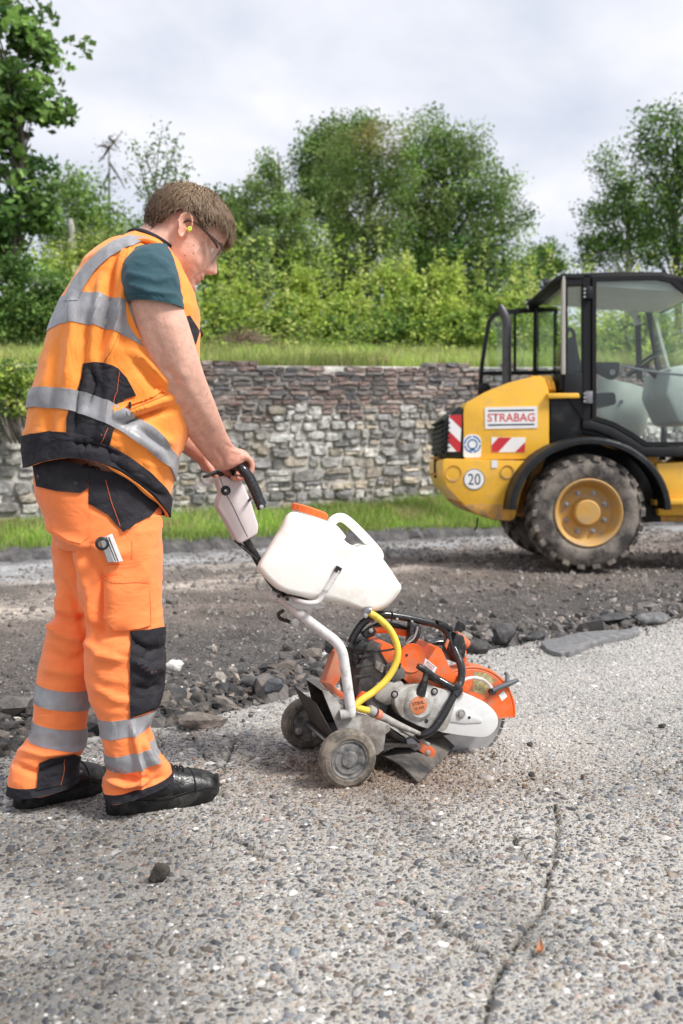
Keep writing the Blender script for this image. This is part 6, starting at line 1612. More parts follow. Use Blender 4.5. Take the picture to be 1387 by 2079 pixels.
# ---- body: one continuous surface
PIT = R(30); YAW = R(0)
HF = (FW * math.cos(PIT) - UP * math.sin(PIT)); HU = (FW * math.sin(PIT) + UP * math.cos(PIT)); HL = LT.copy()
HS = 1.09
H0 = S(386, 466, CL + .080) - HL * .080
H0 = H0 + HF * .003 - HU * .002
def hp(x, y, z): return H0 + (HF * x + HL * y + HU * z) * HS
tz = [(-.125, .040, .0, .022), (-.119, .066, -.01, .038), (-.106, .080, -.022, .049), (-.09, .080, -.036, .057), (-.075, .083, -.05, .063), (-.055, .085, -.064, .068), (-.03, .085, -.085, .071), (0, .083, -.098, .073), (.02, .089, -.103, .075), (.04, .093, -.104, .076), (.06, .091, -.100, .074), (.085, .077, -.084, .062), (.105, .049, -.056, .042), (.117, .024, -.028, .022), (.122, .004, -.004, .004)]
tz = np.array(tz)
def head_local(z, ph):
    xf = np.interp(z, tz[:, 0], tz[:, 1]); xb = np.interp(z, tz[:, 0], tz[:, 2]); hw = np.interp(z, tz[:, 0], tz[:, 3])
    c, s = np.cos(ph), np.sin(ph)
    e = 2 / 2.35
    cu = np.sign(c) * np.abs(c) ** e; cw = np.sign(s) * np.abs(s) ** e
    xm = (xf + xb) / 2 * 0 - .008
    x = np.where(c > 0, xm + (xf - xm) * cu, xm + (xm - xb) * cu); y = hw * cw
    f = np.clip(c * 1.6, 0, 1)
    ay = np.abs(y)
    nose = np.interp(z, [-.054, -.047, -.037, -.02, .0, .016], [.0, .014, .031, .023, .010, .0]); ns = np.interp(z, [-.05, -.036, .01], [.013, .013, .007])
    x = x + f * nose * np.exp(-(y / ns) ** 2)
    x = x + f * .007 * np.exp(-((ay - .011) / .006) ** 2 - ((z + .044) / .007) ** 2)
    x = x - f * .011 * np.exp(-((ay - .032) / .015) ** 2 - ((z - .001) / .011) ** 2)
    x = x + f * .006 * np.exp(-((ay - .032) / .011) ** 2 - ((z - .0) / .008) ** 2)
    x = x + f * .005 * np.exp(-((ay - .025) / .025) ** 2 - ((z - .021) / .008) ** 2)
    lip = np.exp(-(y / .021) ** 2)
    x = x + f * lip * (.009 * np.exp(-((z + .066) / .0065) ** 2) + .008 * np.exp(-((z + .081) / .007) ** 2) - .006 * np.exp(-((z + .0735) / .003) ** 2))
    x = x + f * .010 * np.exp(-(y / .024) ** 2 - ((z + .107) / .013) ** 2) - f * .004 * np.exp(-(y / .02) ** 2 - ((z + .092) / .006) ** 2)
    y = y + np.sign(y) * .006 * np.exp(-((x - .045) / .035) ** 2 - ((z + .05) / .03) ** 2)
    return x, y
zz = np.concatenate([np.linspace(-.125, -.1, 10), np.linspace(-.097, .03, 52), np.linspace(.034, .122, 26)])
pp = np.arange(88) * 2 * math.pi / 88
Zg, Pg = np.meshgrid(zz, pp, indexing='ij'); xh, yh = head_local(Zg, Pg)
HV = np.array([tuple(hp(a, b, c)) for a, b, c in zip(xh.ravel(), yh.ravel(), Zg.ravel())])
parts_b = MB(); parts_b.add(HV, closed(HV, len(zz), 88))
# ears
def ear(sy):
    V = []; n = 18; rows = [(-.012, .5), (.0, .8), (.010, 1.0), (.0165, .97), (.0165, .84), (.008, .66), (.003, .45), (.002, .1)]
    for off, s in rows:
        for i in range(n):
            q = 2 * math.pi * i / n
            ex = .019 * math.cos(q) * (1.12 if math.sin(q) > 0 else .74); ez = .034 * math.sin(q)
            x = -.012 + ex * s - .004 * math.sin(q); z = .0 + ez * s
            V.append(hp(x - off * .55, sy * (.0735 + off + .004 * (-math.cos(q))), z))
    return V, closed(V, len(rows), n)
parts_b.add(*ear(1)); parts_b.add(*ear(-1))
# neck and throat
parts_b.add(*tubeVF([S(290, 590, CL), S(302, 540, CL), S(328, 500, CL), S(352, 470, CL)], [.085, .078, .074, .066], 28, 4))
parts_b.add(*tubeVF([S(335, 560, CL), S(352, 552, CL), S(372, 566, CL)], [.06, .055, .036], 20, 4))
def lofts(rs, k=5, nu=36, e=2.1):
    V, _ = rings(rs, k, nu, e); nr = V.shape[0]; return V.reshape(-1, 3), closed(V, nr, nu)
parts_b.add(*lofts([(255, 520, 350, 560, CL, .08), (215, 545, 370, 610, CL, .19), (170, 620, 375, 690, CL, .18), (140, 760, 350, 800, CL, .165), (120, 880, 320, 920, CL, .16), (110, 980, 310, 1020, CL, .165)], 4, 48))
RA = [(266, 524, 340, 522, .27, .040), (264, 560, 352, 560, .292, .048), (262, 605, 367, 612, .31, .055), (279, 668, 384, 662, .308, .053), (298, 722, 397, 704, .30, .049), (317, 766, 409, 744, .285, .0465), (331, 800, 419, 774, .262, .047), (355, 846, 434, 812, .222, .043), (384, 888, 450, 854, .170, .036), (411, 922, 465, 890, .118, .029), (430, 944, 478, 908, .082, .0255), (442, 953, 492, 912, .062, .035), (458, 955, 503, 920, .054, .041), (472, 950, 507, 926, .052, .041)]
parts_b.add(*lofts(RA, 5, 36, 2.15))
parts_b.add(*tubeVF([S(325, 752, .25), S(338, 775, .245), S(352, 800, .235)], [.02, .03, .02], 14, 4))
LA = [(262, 550, 340, 545, -.09, .05), (280, 640, 345, 640, -.13, .05), (300, 740, 352, 735, -.16, .046), (318, 830, 350, 800, -.17, .044), (342, 896, 362, 848, -.155, .042), (366, 916, 384, 872, -.135, .036), (390, 932, 404, 888, -.115, .029), (404, 944, 420, 894, -.105, .028), (412, 956, 440, 906, -.10, .038), (428, 958, 456, 920, -.10, .04), (440, 952, 464, 928, -.10, .04)]
parts_b.add(*lofts(LA, 5, 32, 2.15))
def finger(pts, r0, r1): parts_b.add(*tubeVF([S(*p) for p in pts], [r0 * 1.02, r0, (r0 + r1) / 2 * 1.06, (r0 + r1) / 2, r1 * 1.02, r1 * .62][:len(pts)], 12, 4))
for i, la in enumerate((.0885, .0665, .0445, .0225)):
    dx = (la - .055) * 140; g = (.86, .97, 1.0, .95)[i]; r0 = .0098 * (.9 if i == 0 else 1)
    finger([(486 + dx * .5, 930, la), (500 + dx, 931, la), (507 + dx * 1.1, 946 + (1 - g) * -8, la), (501 + dx * 1.1, 964, la), (485 + dx * 1.1, 972, la - .001), (470 + dx * 1.1 + (1 - g) * 40, 968, la - .002)], r0, r0 * .82)
finger([(452, 944, .018), (458, 955, .004), (470, 966, .0), (484, 970, .002)], .0115, .0095)
for i, la in enumerate((-.066, -.088, -.110, -.131)):
    dx = (la + .10) * 140
    finger([(446 + dx, 930, la), (470 + dx, 930, la), (480 + dx, 946, la), (474 + dx, 964, la), (458 + dx, 972, la), (444 + dx, 966, la)], .0098, .0082)
finger([(416, 928, -.062), (424, 946, -.050), (434, 962, -.048), (448, 970, -.05)], .0125, .0098)
tmp = bpy.data.objects.new('tmp', mesh(parts_b.V, parts_b.F)); COL.objects.link(tmp)
rm = tmp.modifiers.new('r', 'REMESH'); rm.mode = 'VOXEL'; rm.voxel_size = .0030; rm.use_smooth_shade = True
sm = tmp.modifiers.new('s', 'SMOOTH'); sm.factor = .5; sm.iterations = 3
dm = tmp.modifiers.new('d', 'DECIMATE'); dm.ratio = .5
bme = bpy.data.meshes.new_from_object(tmp.evaluated_get(bpy.context.evaluated_depsgraph_get()))
bpy.data.objects.remove(tmp); shade(bme, True)
BV = np.zeros(len(bme.vertices) * 3); bme.vertices.foreach_get('co', BV); BV = BV.reshape(-1, 3)
BN = np.zeros(len(bme.vertices) * 3); bme.vertex_normals.foreach_get('vector', BN); BN = BN.reshape(-1, 3)
bq = proj(BV); vw = BV - np.array(CAM); vw /= np.linalg.norm(vw, axis=1)[:, None]; fc = np.clip(-(BN * vw).sum(1) * 3, 0, 1); dd = np.zeros(len(BV))
for pl, a, w in [([(338, 752), (352, 762), (360, 785)], -.006, 6), ([(322, 775), (340, 792), (352, 815)], .004, 9), ([(298, 640), (318, 700), (335, 745)], -.004, 12), ([(345, 660), (365, 715), (372, 752)], .005, 16), ([(372, 765), (400, 815), (430, 860)], .004, 14), ([(365, 820), (395, 865), (425, 905)], -.0025, 7),
                 ([(440, 915), (452, 930), (455, 945)], -.003, 5), ([(462, 905), (475, 912)], -.002, 4), ([(475, 915), (490, 920), (500, 926)], .003, 4), ([(412, 553), (402, 560), (396, 566)], -.003, 3), ([(398, 540), (404, 552)], -.0015, 4), ([(372, 560), (385, 575)], -.002, 5)]:
    ds2, t2 = polyline_dist(bq, [np.array(p, float) for p in pl]); dd += a * np.exp(-(ds2 / w) ** 2) * fc
BV = BV + BN * dd[:, None]; bme.vertices.foreach_set('co', BV.ravel())
wr = np.clip((bq[:, 1] - 800) / 130, 0, 1) * .55
for cx, cy, rr, ww in ((385, 462, 22, .6), (425, 556, 16, .5), (405, 570, 12, .6), (385, 530, 35, .25), (320, 800, 60, .15), (330, 500, 30, .15)): wr = np.maximum(wr, ww * np.exp(-((bq[:, 0] - cx) ** 2 + (bq[:, 1] - cy) ** 2) / rr ** 2))
wr = np.clip(wr + .12 * fbm(BV * 22, 3, 44), 0, 1)[:, None]
skc = np.array([.70, .405, .31]) * (1 - wr) + np.array([.60, .235, .165]) * wr
stb = (.38 * np.exp(-((bq[:, 0] - 385) / 24) ** 2 - ((bq[:, 1] - 562) / 24) ** 2) * (.7 + .6 * vnoise(BV * 260, 9)))[:, None]; stb = np.clip(stb, 0, .5)
setcol(bme, skc * (1 - stb) + np.array([.34, .21, .155]) * stb)
body = obj('body', bme, m_skin, man)
# ---- eye brows, ear plug, glasses
m_hairb = M('brow_hair', (.22, .14, .08), .8, var=.2, vs=60)
for sy in (1, -1):
    obj('eyebrow', tube([hp(.088, sy * .016, .023), hp(.0865, sy * .032, .027), hp(.077, sy * .048, .023)], [.003, .0035, .002], 6), m_hairb, man)
    obj('eye', lathe(hp(.066, sy * .032, .0), HF, [(-.011, .004), (-.005, .0105), (.003, .0115), (.009, .008), (.0115, 0)], 16), M('eye_white' if sy > 0 else 'eye_white_b', (.75, .72, .70), .2, var=0, bump=0), man)
m_mole = M('mole', (.16, .07, .05), .6, var=0, bump=0)
bv = bvh_of(body)
for q in ((393, 498), (376, 519), (393, 514), (363, 529), (322, 488)):
    h = onto(bv, *q)
    if h: obj('mole', lathe(h[0], h[1], [(-.001, .0022), (.0007, .0016), (.001, 0)], 8), m_mole, man)
plug = obj('ear_plug', lathe(S(384, 466, CL + .088 * HS), HL, [(-.006, .0055), (.006, .0062), (.011, .0058), (.012, .0035), (.010, .002), (.010, 0)], 16), M('plug_lime', (.62, .78, .08), .6, var=.1, vs=90), man)
gl = obj('safety_glasses', tube([hp(-.018, .0815, .016), hp(.005, .083, .0205), (hp(.04, .080, .016)), hp(.066, .0765, .008), hp(.078, .071, .002)], [.003, .0045, .006, .007, .005], 10, 4, .5), M('glasses_black', (.012, .014, .018), .3, var=0, bump=0, coat=.4), man)
V = []; nl, mz = 25, 8
for j in range(mz):
    z = .019 - .050 * j / (mz - 1)
    for i in range(nl):
        ph = R(-74 + 148 * i / (nl - 1)); cut = .012 * math.exp(-(math.sin(ph) * .074 / .014) ** 2) * (j / (mz - 1))
        V.append(hp(.014 + .084 * math.cos(ph) ** .8 - .05 * (j / (mz - 1)) ** 2 * .12, .0755 * math.sin(ph), z + cut))
lm = mesh(V, gridF(mz, nl, False).tolist()); bm = bmesh.new(); bm.from_mesh(lm); bmesh.ops.solidify(bm, geom=bm.faces[:], thickness=.002); bm.to_mesh(lm); bm.free(); shade(lm, True, 60)
obj('lens', lm, glass_mat('lens_clear', (.96, .95, .94), .03), gl)
obj('top_rim', tube([hp(.014 + .085 * math.cos(R(a)) ** .8, .076 * math.sin(R(a)), .019) for a in range(-74, 75, 8)], .0022, 6, 1), M('rim_smoke', (.05, .055, .06), .3, var=0, bump=0), gl)
obj('eye_cord', tube([hp(-.018, .0815, .016), hp(-.024, .080, .008), hp(-.026, .078, -.004)], .0025, 6), M('cord_black', (.02, .02, .02), .5), gl)
# ---- hair
r_ = np.random.default_rng(55)
def hairline(ph):
    a = np.abs(((ph + math.pi) % (2 * math.pi)) - math.pi)               # 0 front .. pi back
    return np.interp(a, [0, .5, .95, 1.18, 1.32, 1.42, 1.62, 1.85, 2.2, 2.7, math.pi], [.062, .060, .052, .044, .020, .022, .040, .034, -.008, -.046, -.052])
def hair_base(ph, z, off):
    x, y = head_local(z, ph)
    c = np.array([-.005, 0, .0]); v = np.stack([x - c[0], y, z - .015], -1); L = np.linalg.norm(v, axis=-1, keepdims=True)
    return np.stack([x, y, z], -1) + v / L * np.asarray(off)[..., None]
nz_, np_ = 40, 96
pp = np.arange(np_) * 2 * math.pi / np_; V = []
for j in range(nz_):
    t = j / (nz_ - 1); hl = hairline(pp); z = hl + (.1215 - hl) * t
    thick = .003 + .012 * np.clip(t * 3.2, 0, 1) + .004 * np.clip(np.cos(pp), 0, 1)
    q = hair_base(pp, z, thick); nq = fbm(np.c_[q[:, 0] * 60, q[:, 1] * 60, q[:, 2] * 30], 3, 56) * .004
    V.append(hair_base(pp, z, thick + nq))
V = np.array(V).reshape(-1, 3)
W = np.array([tuple(hp(*v)) for v in V])
hcol = np.tile(np.array([.15, .10, .066]), (len(W), 1))
m_hair = M('hair', (.1, .07, .04), .6, var=.15, vs=90, bump=.3, bs=300, bd=.002, vcol=True, spec=.22)
hair = obj('hair', mesh([tuple(v) for v in W], closed(W, nz_, np_)[:-2] + [tuple(range((nz_ - 1) * np_, nz_ * np_))], True, None, hcol), m_hair, man)
NSr = 14000
ph = r_.uniform(0, 2 * math.pi, NSr); hl = hairline(ph); z = hl + (.1205 - hl) * r_.random(NSr) ** .75
p0 = hair_base(ph, z, np.full(NSr, .009) + .006 * r_.random(NSr))
cen = np.array([-.015, 0, .01]); nrm = p0 - cen; nrm /= np.linalg.norm(nrm, axis=1)[:, None]
front = np.clip(p0[:, 0] / .08, -1, 1)
d = np.c_[.65 + .5 * front, r_.normal(0, .12, NSr) + np.sign(p0[:, 1]) * .15, -.75 - .1 * front + .5 * np.clip(p0[:, 2] - .07, 0, 1) * 8]
d[:, 0] = np.where(p0[:, 0] < -.04, -.15, d[:, 0])
d += r_.normal(0, .13, (NSr, 3)); d -= nrm * (d * nrm).sum(1)[:, None] * .92; d /= np.linalg.norm(d, axis=1)[:, None]
Ls = r_.uniform(.012, .034, NSr) * (1 + .35 * np.clip(front, 0, 1))
Ls = np.where(p0[:, 2] < .0, Ls * .45, Ls); Ls = np.where((p0[:, 2] < .062) & (p0[:, 0] > -.03) & (p0[:, 0] < .075), Ls * .5, Ls)
w = np.cross(d, nrm); w /= np.linalg.norm(w, axis=1)[:, None]; wd = (.0007 + .0006 * r_.random(NSr))[:, None]
rows = []
for i, t in enumerate((0, .4, .75, 1.0)):
    lift = .0035 * math.sin(t * 2.2) + .004 * t * r_.random(NSr) + np.where(r_.random(NSr) < .06, .010 * t, 0)
    c = p0 + d * (Ls * t)[:, None] + nrm * (lift - .012 * t * t * np.clip(Ls / .04, 0, 1))[:, None]
    ww = wd * (1, .9, .6, .08)[i]; rows += [c - w * ww, c + w * ww]
SV = np.stack(rows, 1).reshape(-1, 3)
MAT = np.array([list(HF), list(HL), list(HU)]) * HS
SVw = SV @ MAT + np.array(H0)
iF = (np.arange(NSr) * 8)[:, None, None] + np.array([[0, 1, 3, 2], [2, 3, 5, 4], [4, 5, 7, 6]])[None]
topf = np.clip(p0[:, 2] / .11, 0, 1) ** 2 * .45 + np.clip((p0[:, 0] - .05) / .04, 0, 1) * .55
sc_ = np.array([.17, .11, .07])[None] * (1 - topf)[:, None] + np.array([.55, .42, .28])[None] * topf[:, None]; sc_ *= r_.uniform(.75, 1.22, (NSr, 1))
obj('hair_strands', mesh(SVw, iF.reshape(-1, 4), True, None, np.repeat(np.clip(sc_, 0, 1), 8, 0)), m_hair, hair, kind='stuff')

# ---- teal T-shirt: sleeve, neck edge
V, _ = rings([(268, 508, 338, 500, .25, .055), (250, 530, 352, 528, .285, .066), (246, 562, 362, 566, .303, .069), (250, 590, 368, 600, .312, .068), (256, 604, 372, 620, .314, .068), (260, 612, 373, 629, .314, .067)], 9, 96, 2.2)
V = folds(V, [([(255, 575), (300, 592), (360, 598)], .0022, 7), ([(262, 555), (320, 570), (356, 560)], .002, 8), ([(300, 512), (340, 540), (360, 580)], .0018, 8)], .002, (14, 14, 20), 70, .003, 14)
shirt = loftobj('shirt', V, m_teal, man)
obj('sleeve_hem', shellmesh(V, 36, 45, .0022), m_teal, shirt)
obj('shirt_collar', tube([S(300, 488, CL + .065), S(335, 520, CL + .078), S(352, 556, CL + .05), S(360, 568, CL), S(350, 556, CL - .05), S(332, 520, CL - .078), S(300, 488, CL - .065), S(286, 478, CL), S(300, 488, CL + .065)], .008, 8, 5), M('shirt_dark', (.012, .014, .02), .8), man)

# ---- vest
TR = [(263, 474, 352, 522, CL, .088, 2.0), (248, 482, 362, 548, CL, .115, 2.1), (214, 492, 380, 585, CL, .165, 2.3), (176, 523, 393, 625, CL, .198, 2.5, .01), (146, 568, 400, 690, CL, .208, 2.5, .03),
      (122, 610, 400, 760, CL, .212, 2.4, .048), (95, 675, 392, 832, CL, .213, 2.4, .064), (79, 738, 378, 890, CL, .214, 2.4, .060), (62, 795, 357, 940, CL, .215, 2.4, .055), (57, 831, 350, 976, CL, .216, 2.4, .047), (52, 866, 344, 1000, CL, .214, 2.4, .055), (48, 895, 341, 1018, CL, .212, 2.4, .068), (51, 950, 338, 1050, CL, .216, 2.4, .078)]
KV = 9
VV, _ = rings(TR, KV, 168)
vf = [([(330, 500), (300, 560), (290, 640), (300, 700)], -.006, 12), ([(265, 500), (255, 560), (245, 620), (230, 700), (215, 740)], .010, 9), ([(235, 520), (225, 590), (212, 660), (200, 735)], -.008, 9), ([(205, 560), (200, 620), (185, 700)], .006, 9),
      ([(150, 600), (150, 680), (135, 780)], .006, 10), ([(120, 680), (110, 760), (100, 880)], -.006, 12), ([(180, 640), (172, 720), (158, 800), (150, 880)], -.007, 8), ([(150, 900), (200, 905), (240, 925)], -.010, 8), ([(225, 750), (215, 830), (200, 910)], .007, 8),
      ([(250, 700), (300, 740), (345, 790)], .009, 10), ([(240, 680), (285, 740), (330, 800)], -.006, 10), ([(235, 845), (290, 828), (345, 806)], .008, 8), ([(250, 862), (300, 842), (350, 828)], -.010, 7), ([(260, 880), (320, 920), (345, 960)], .006, 10), ([(90, 830), (95, 880)], -.006, 9), ([(220, 930), (280, 975), (330, 1010)], -.006, 8), ([(180, 740), (195, 780), (178, 830)], -.006, 7), ([(290, 860), (325, 890), (350, 900)], .006, 10)]
VV = folds(VV, vf, .004, (5, 5, 4), 80, .006, 5.0)
vest = loftobj('vest', VV, m_hv, man)
obj('reflective_stripe', shellmesh(VV, KV * 5, KV * 6, .0022), m_refl, vest)
obj('reflective_stripe', shellmesh(VV, KV * 8, KV * 9, .0065), m_refl, vest)
# gathered dark hem
hm = VV[KV * 11 - 2:]; nq = vnormals(VV)[KV * 11 - 2:]
ang = np.arange(VV.shape[1]); qp = proj(hm.reshape(-1, 3)).reshape(hm.shape[0], -1, 2)
gath = np.exp(-((qp[:, :, 0] - 190) / 55) ** 2)
hm2 = hm + nq * (.006 + .012 * gath * (.5 + np.sin(ang * 2.1)[None] * .3 + np.sin(ang * 3.3 + 1)[None] * .2) * np.sin(np.linspace(0, math.pi, hm.shape[0]))[:, None] )[:, :, None]
n_in = np.concatenate([hm[:1] - nq[:1] * .004, hm2, hm2[-1:] - nq[-1:] * .006, hm2[-3:-2] - nq[-3:-2] * .014])
obj('hem_band', mesh(n_in.reshape(-1, 3), gridF(*n_in.shape[:2]), True, 70), m_char, vest)
bv = bvh_of(vest)
patch('side_panel', bv, [(167, 738), (190, 735), (215, 737), (240, 748), (258, 768), (270, 790), (276, 803), (252, 812), (240, 832), (232, 868), (222, 905), (214, 930), (190, 915), (150, 893), (136, 888), (136, 850), (150, 805), (162, 772)], .0045, m_char, vest, 5, 'dark grey stretch panel')
patch('shoulder_tape', bv, [(262, 480), (306, 485), (262, 502), (226, 520), (196, 548), (172, 584), (158, 612), (130, 612), (146, 575), (172, 540), (205, 508), (232, 490)], .004, m_refl, vest, 6)
patch('pocket_flap', bv, [(226, 826), (244, 818), (290, 803), (332, 784), (338, 793), (300, 811), (262, 826), (234, 840)], .006, m_hv, vest, 5)
patch('chest_pocket', bv, [(370, 645), (384, 640), (404, 672), (396, 700), (376, 690)], .003, m_char, vest, 6)
zp = onto(bv, 264, 826, .008)
if zp: obj('zip_pull', boxm(zp[0], (.006, .006, .016), None, .001, 1), m_char, vest)
for pts in ([(243, 755), (236, 790), (228, 830)], [(216, 868), (208, 886), (203, 900)]): seam('seam', bv, pts, m_thread, vest, .0009, .0058)
for pts in ([(268, 520), (262, 600), (236, 690), (212, 735)], [(232, 846), (290, 822), (342, 800)]) : seam('seam', bv, pts, M('seam_dark', (.42, .10, .02), .8, var=0, bump=0) if 'seam_dark' not in bpy.data.materials else bpy.data.materials['seam_dark'], vest, .0008, .0012)
# armhole edge: orange binding running round the sleeve
ah = [S(*p) for p in [(276, 489, .235), (262, 496, .268), (250, 520, .296), (243, 560, .306), (248, 604, .313), (262, 650, .312), (285, 700, .306), (306, 742, .302)]]
obj('armhole_binding', tube(ah, [.008, .011, .012, .012, .012, .012, .011, .008], 10, 5, .55), m_hv, vest)
ah = [S(*p) for p in [(276, 489, .235), (302, 490, .255), (326, 500, .265), (346, 528, .268), (362, 566, .262), (374, 606, .25), (382, 650, .24)]]
obj('armhole_binding', tube(ah, [.010, .014, .016, .017, .016, .015, .010], 10, 5, .6), m_hv, vest)
# stand-up collar, front flap and zip
VC, _ = rings([(262, 480, 352, 530, CL, .09, 2.0), (258, 470, 358, 524, CL, .092, 2.0), (266, 466, 362, 522, CL, .088, 2.0)], 5, 64)
obj('collar', mesh(np.concatenate([VC, VC[::-1] * .985 + VC.mean((0, 1)) * .015]).reshape(-1, 3), gridF(VC.shape[0] * 2, 64), True), m_char, vest)
obj('front_flap', prism([S(*p) for p in [(384, 602, .12), (397, 606, .12), (394, 632, .12), (404, 656, .12), (414, 680, .12), (400, 692, .12), (384, 662, .12)]], LT * -.04, .004), m_char, vest)
obj('zip', tube([S(x, y, CL + .035) for x, y in ((401, 700), (385, 800), (366, 872), (352, 955), (340, 1044))], .004, 6, 5), m_char, vest)

# ---- trousers
hipR = [(72, 925, 326, 985, CL, .175, 2.4), (68, 965, 326, 1012, CL, .18, 2.4), (72, 1005, 325, 1045, CL, .182, 2.4), (88, 1050, 323, 1072, CL, .182, 2.5), (104, 1085, 322, 1098, CL, .180, 2.6), (116, 1110, 318, 1118, CL, .165, 2.6)]
VH, _ = rings(hipR, 8, 144)
VH = folds(VH, [([(90, 1060), (130, 1090), (180, 1110)], .006, 9), ([(240, 1080), (290, 1060), (322, 1040)], .005, 10)], .003, (6, 6, 8), 90, .004, 6)
trs = loftobj('trousers', VH, m_hv2, man)
legR = [(140, 1040, 325, 1045, .175, .098, 2.4), (140, 1085, 324, 1088, .18, .104, 2.4), (146, 1130, 326, 1130, .182, .104, 2.3), (158, 1185, 327, 1185, .185, .102, 2.2), (168, 1240, 329, 1245, .188, .098, 2.2), (172, 1290, 331, 1300, .19, .095, 2.2), (171, 1345, 333, 1350, .192, .092, 2.2), (178, 1400, 328, 1400, .195, .088, 2.2),
        (195, 1457, 316, 1432, .198, .083, 2.2), (204, 1494, 306, 1466, .20, .080, 2.2), (214, 1528, 312, 1498, .203, .078, 2.2), (219, 1564, 325, 1530, .206, .078, 2.2), (211, 1592, 344, 1552, .208, .078, 2.2), (215, 1624, 352, 1574, .21, .079, 2.3)]
KL = 8
VR, _ = rings(legR, KL, 128)
VR = folds(VR, [([(180, 1120), (210, 1180), (205, 1260), (190, 1320)], -.008, 13), ([(160, 1130), (185, 1200), (188, 1270)], .008, 10), ([(175, 1300), (205, 1330), (250, 1340)], .007, 9), ([(178, 1270), (215, 1290), (260, 1282)], -.006, 9), ([(190, 1390), (230, 1420), (280, 1425)], .005, 9), ([(268, 1300), (300, 1320), (330, 1315)], -.007, 8), ([(270, 1340), (300, 1362), (330, 1350)], .008, 9), ([(270, 1390), (300, 1400), (325, 1385)], -.006, 9),
     ([(216, 1560), (250, 1580), (300, 1582)], -.010, 7), ([(215, 1582), (255, 1598), (310, 1585)], .008, 7), ([(225, 1605), (270, 1608), (330, 1575)], -.006, 7), ([(285, 1500), (300, 1540), (322, 1560)], .010, 10), ([(268, 1470), (274, 1510), (285, 1560), (288, 1610)], .008, 7), ([(300, 1480), (315, 1520), (335, 1550)], -.006, 8), ([(165, 1220), (175, 1290)], -.006, 9)], .004, (8, 8, 12), 91, .007, 7)
legr = loftobj('trouser_leg', VR, m_hv2, trs, inward=True)
legL = [(108, 1040, 255, 1045, .045, .095, 2.4), (106, 1085, 250, 1088, .04, .10, 2.4), (110, 1140, 245, 1140, .036, .10, 2.3), (114, 1200, 232, 1200, .035, .098, 2.2), (112, 1245, 218, 1245, .036, .094, 2.2), (96, 1285, 208, 1285, .038, .09, 2.2), (87, 1340, 194, 1340, .042, .086, 2.2),
        (76, 1388, 184, 1394, .046, .083, 2.2), (68, 1424, 181, 1434, .05, .081, 2.2), (65, 1462, 174, 1472, .054, .078, 2.2), (60, 1502, 169, 1513, .058, .077, 2.2), (32, 1534, 162, 1532, .064, .077, 2.2), (20, 1570, 158, 1556, .068, .078, 2.2), (18, 1612, 160, 1582, .072, .078, 2.3)]
VL, _ = rings(legL, KL, 128)
VL = folds(VL, [([(100, 1270), (130, 1290), (170, 1300)], .010, 9), ([(110, 1250), (150, 1262), (180, 1250)], -.008, 9), ([(95, 1320), (140, 1340), (175, 1330)], -.007, 9), ([(90, 1360), (140, 1365), (175, 1360)], .006, 9), ([(40, 1525), (90, 1535), (160, 1522)], .008, 8), ([(30, 1550), (70, 1570), (140, 1545)], -.006, 8), ([(125, 1180), (150, 1220), (170, 1280)], -.007, 9), ([(120, 1210), (130, 1245)], .006, 9)], .004, (8, 8, 12), 92, .007, 7)
legl = loftobj('trouser_leg', VL, m_hv2, trs, inward=True)
for V_, L_, (a, b), (c, d_) in ((VR, legr, (8, 9), (10, 11)), (VL, legl, (7, 8), (9, 10))):
    obj('reflective_stripe', shellmesh(V_, KL * a, KL * b, .0018), m_refl, L_)
    obj('reflective_stripe', shellmesh(V_, KL * c, KL * d_, .0018), m_refl, L_)
    obj('hem_edge', shellmesh(V_, V_.shape[0] - 5, V_.shape[0] - 1, .0016), m_char, L_)
bt = bvh_of(trs, legr, legl)
patch('hip_panel', bt, [(180, 930), (250, 940), (322, 1000), (322, 1024), (310, 1044), (282, 1060), (250, 1079), (236, 1066), (220, 1046), (180, 1022)], .005, m_char, trs, 6, 'dark grey hip panel')
patch('back_pocket', bt, [(78, 985), (180, 1000), (180, 1090), (164, 1104), (140, 1098), (108, 1078)], .0035, m_hv2, trs, 8)
patch('pocket_flap', bt, [(70, 930), (120, 932), (184, 938), (178, 992), (164, 1001), (120, 997), (80, 987)], .009, m_char, trs, 6, 'black buttoned pocket flap')
for q in ((83, 969), (155, 982)):
    h = onto(bt, *q, .007)
    if h: obj('snap_button', lathe(h[0], h[1], [(-.002, .007), (.0015, .0068), (.0025, .0045), (.002, 0)], 14), m_blkp, trs)
patch('pocket_inner', bt, [(211, 1141), (250, 1138), (287, 1133), (297, 1172), (250, 1176), (209, 1170)], .0035, m_hv2, trs, 7)
patch('cargo_pocket', bt, [(207, 1166), (230, 1172), (270, 1174), (298, 1168), (301, 1240), (302, 1269), (280, 1276), (232, 1275), (210, 1246)], .009, m_hv2, trs, 7)
patch('knee_patch', bt, [(265, 1281), (300, 1278), (334, 1272), (335, 1330), (332, 1390), (322, 1436), (300, 1444), (264, 1457), (263, 1400)], .005, m_char, trs, 5, 'dark grey knee pad pocket')
patch('ankle_panel', bt, [(80, 1548), (100, 1538), (150, 1530), (164, 1535), (166, 1572), (130, 1592), (74, 1604)], .005, m_char, trs, 5, 'dark grey ankle panel')
thr = M('seam_trousers', (.70, .14, .03), .8, var=0, bump=0)
for pts in ([(268, 1100), (267, 1200), (266, 1280)], [(262, 1457), (268, 1500), (284, 1570), (288, 1618)], [(300, 1172), (305, 1225), (306, 1272)]): seam('seam', bt, pts, thr, trs, .0008, .0012)
seam('seam', bt, [(214, 975), (226, 1020), (244, 1070)], m_thread, trs, .0009, .0062); seam('seam', bt, [(131, 1538), (128, 1566), (122, 1594)], m_thread, trs, .0009, .0062)
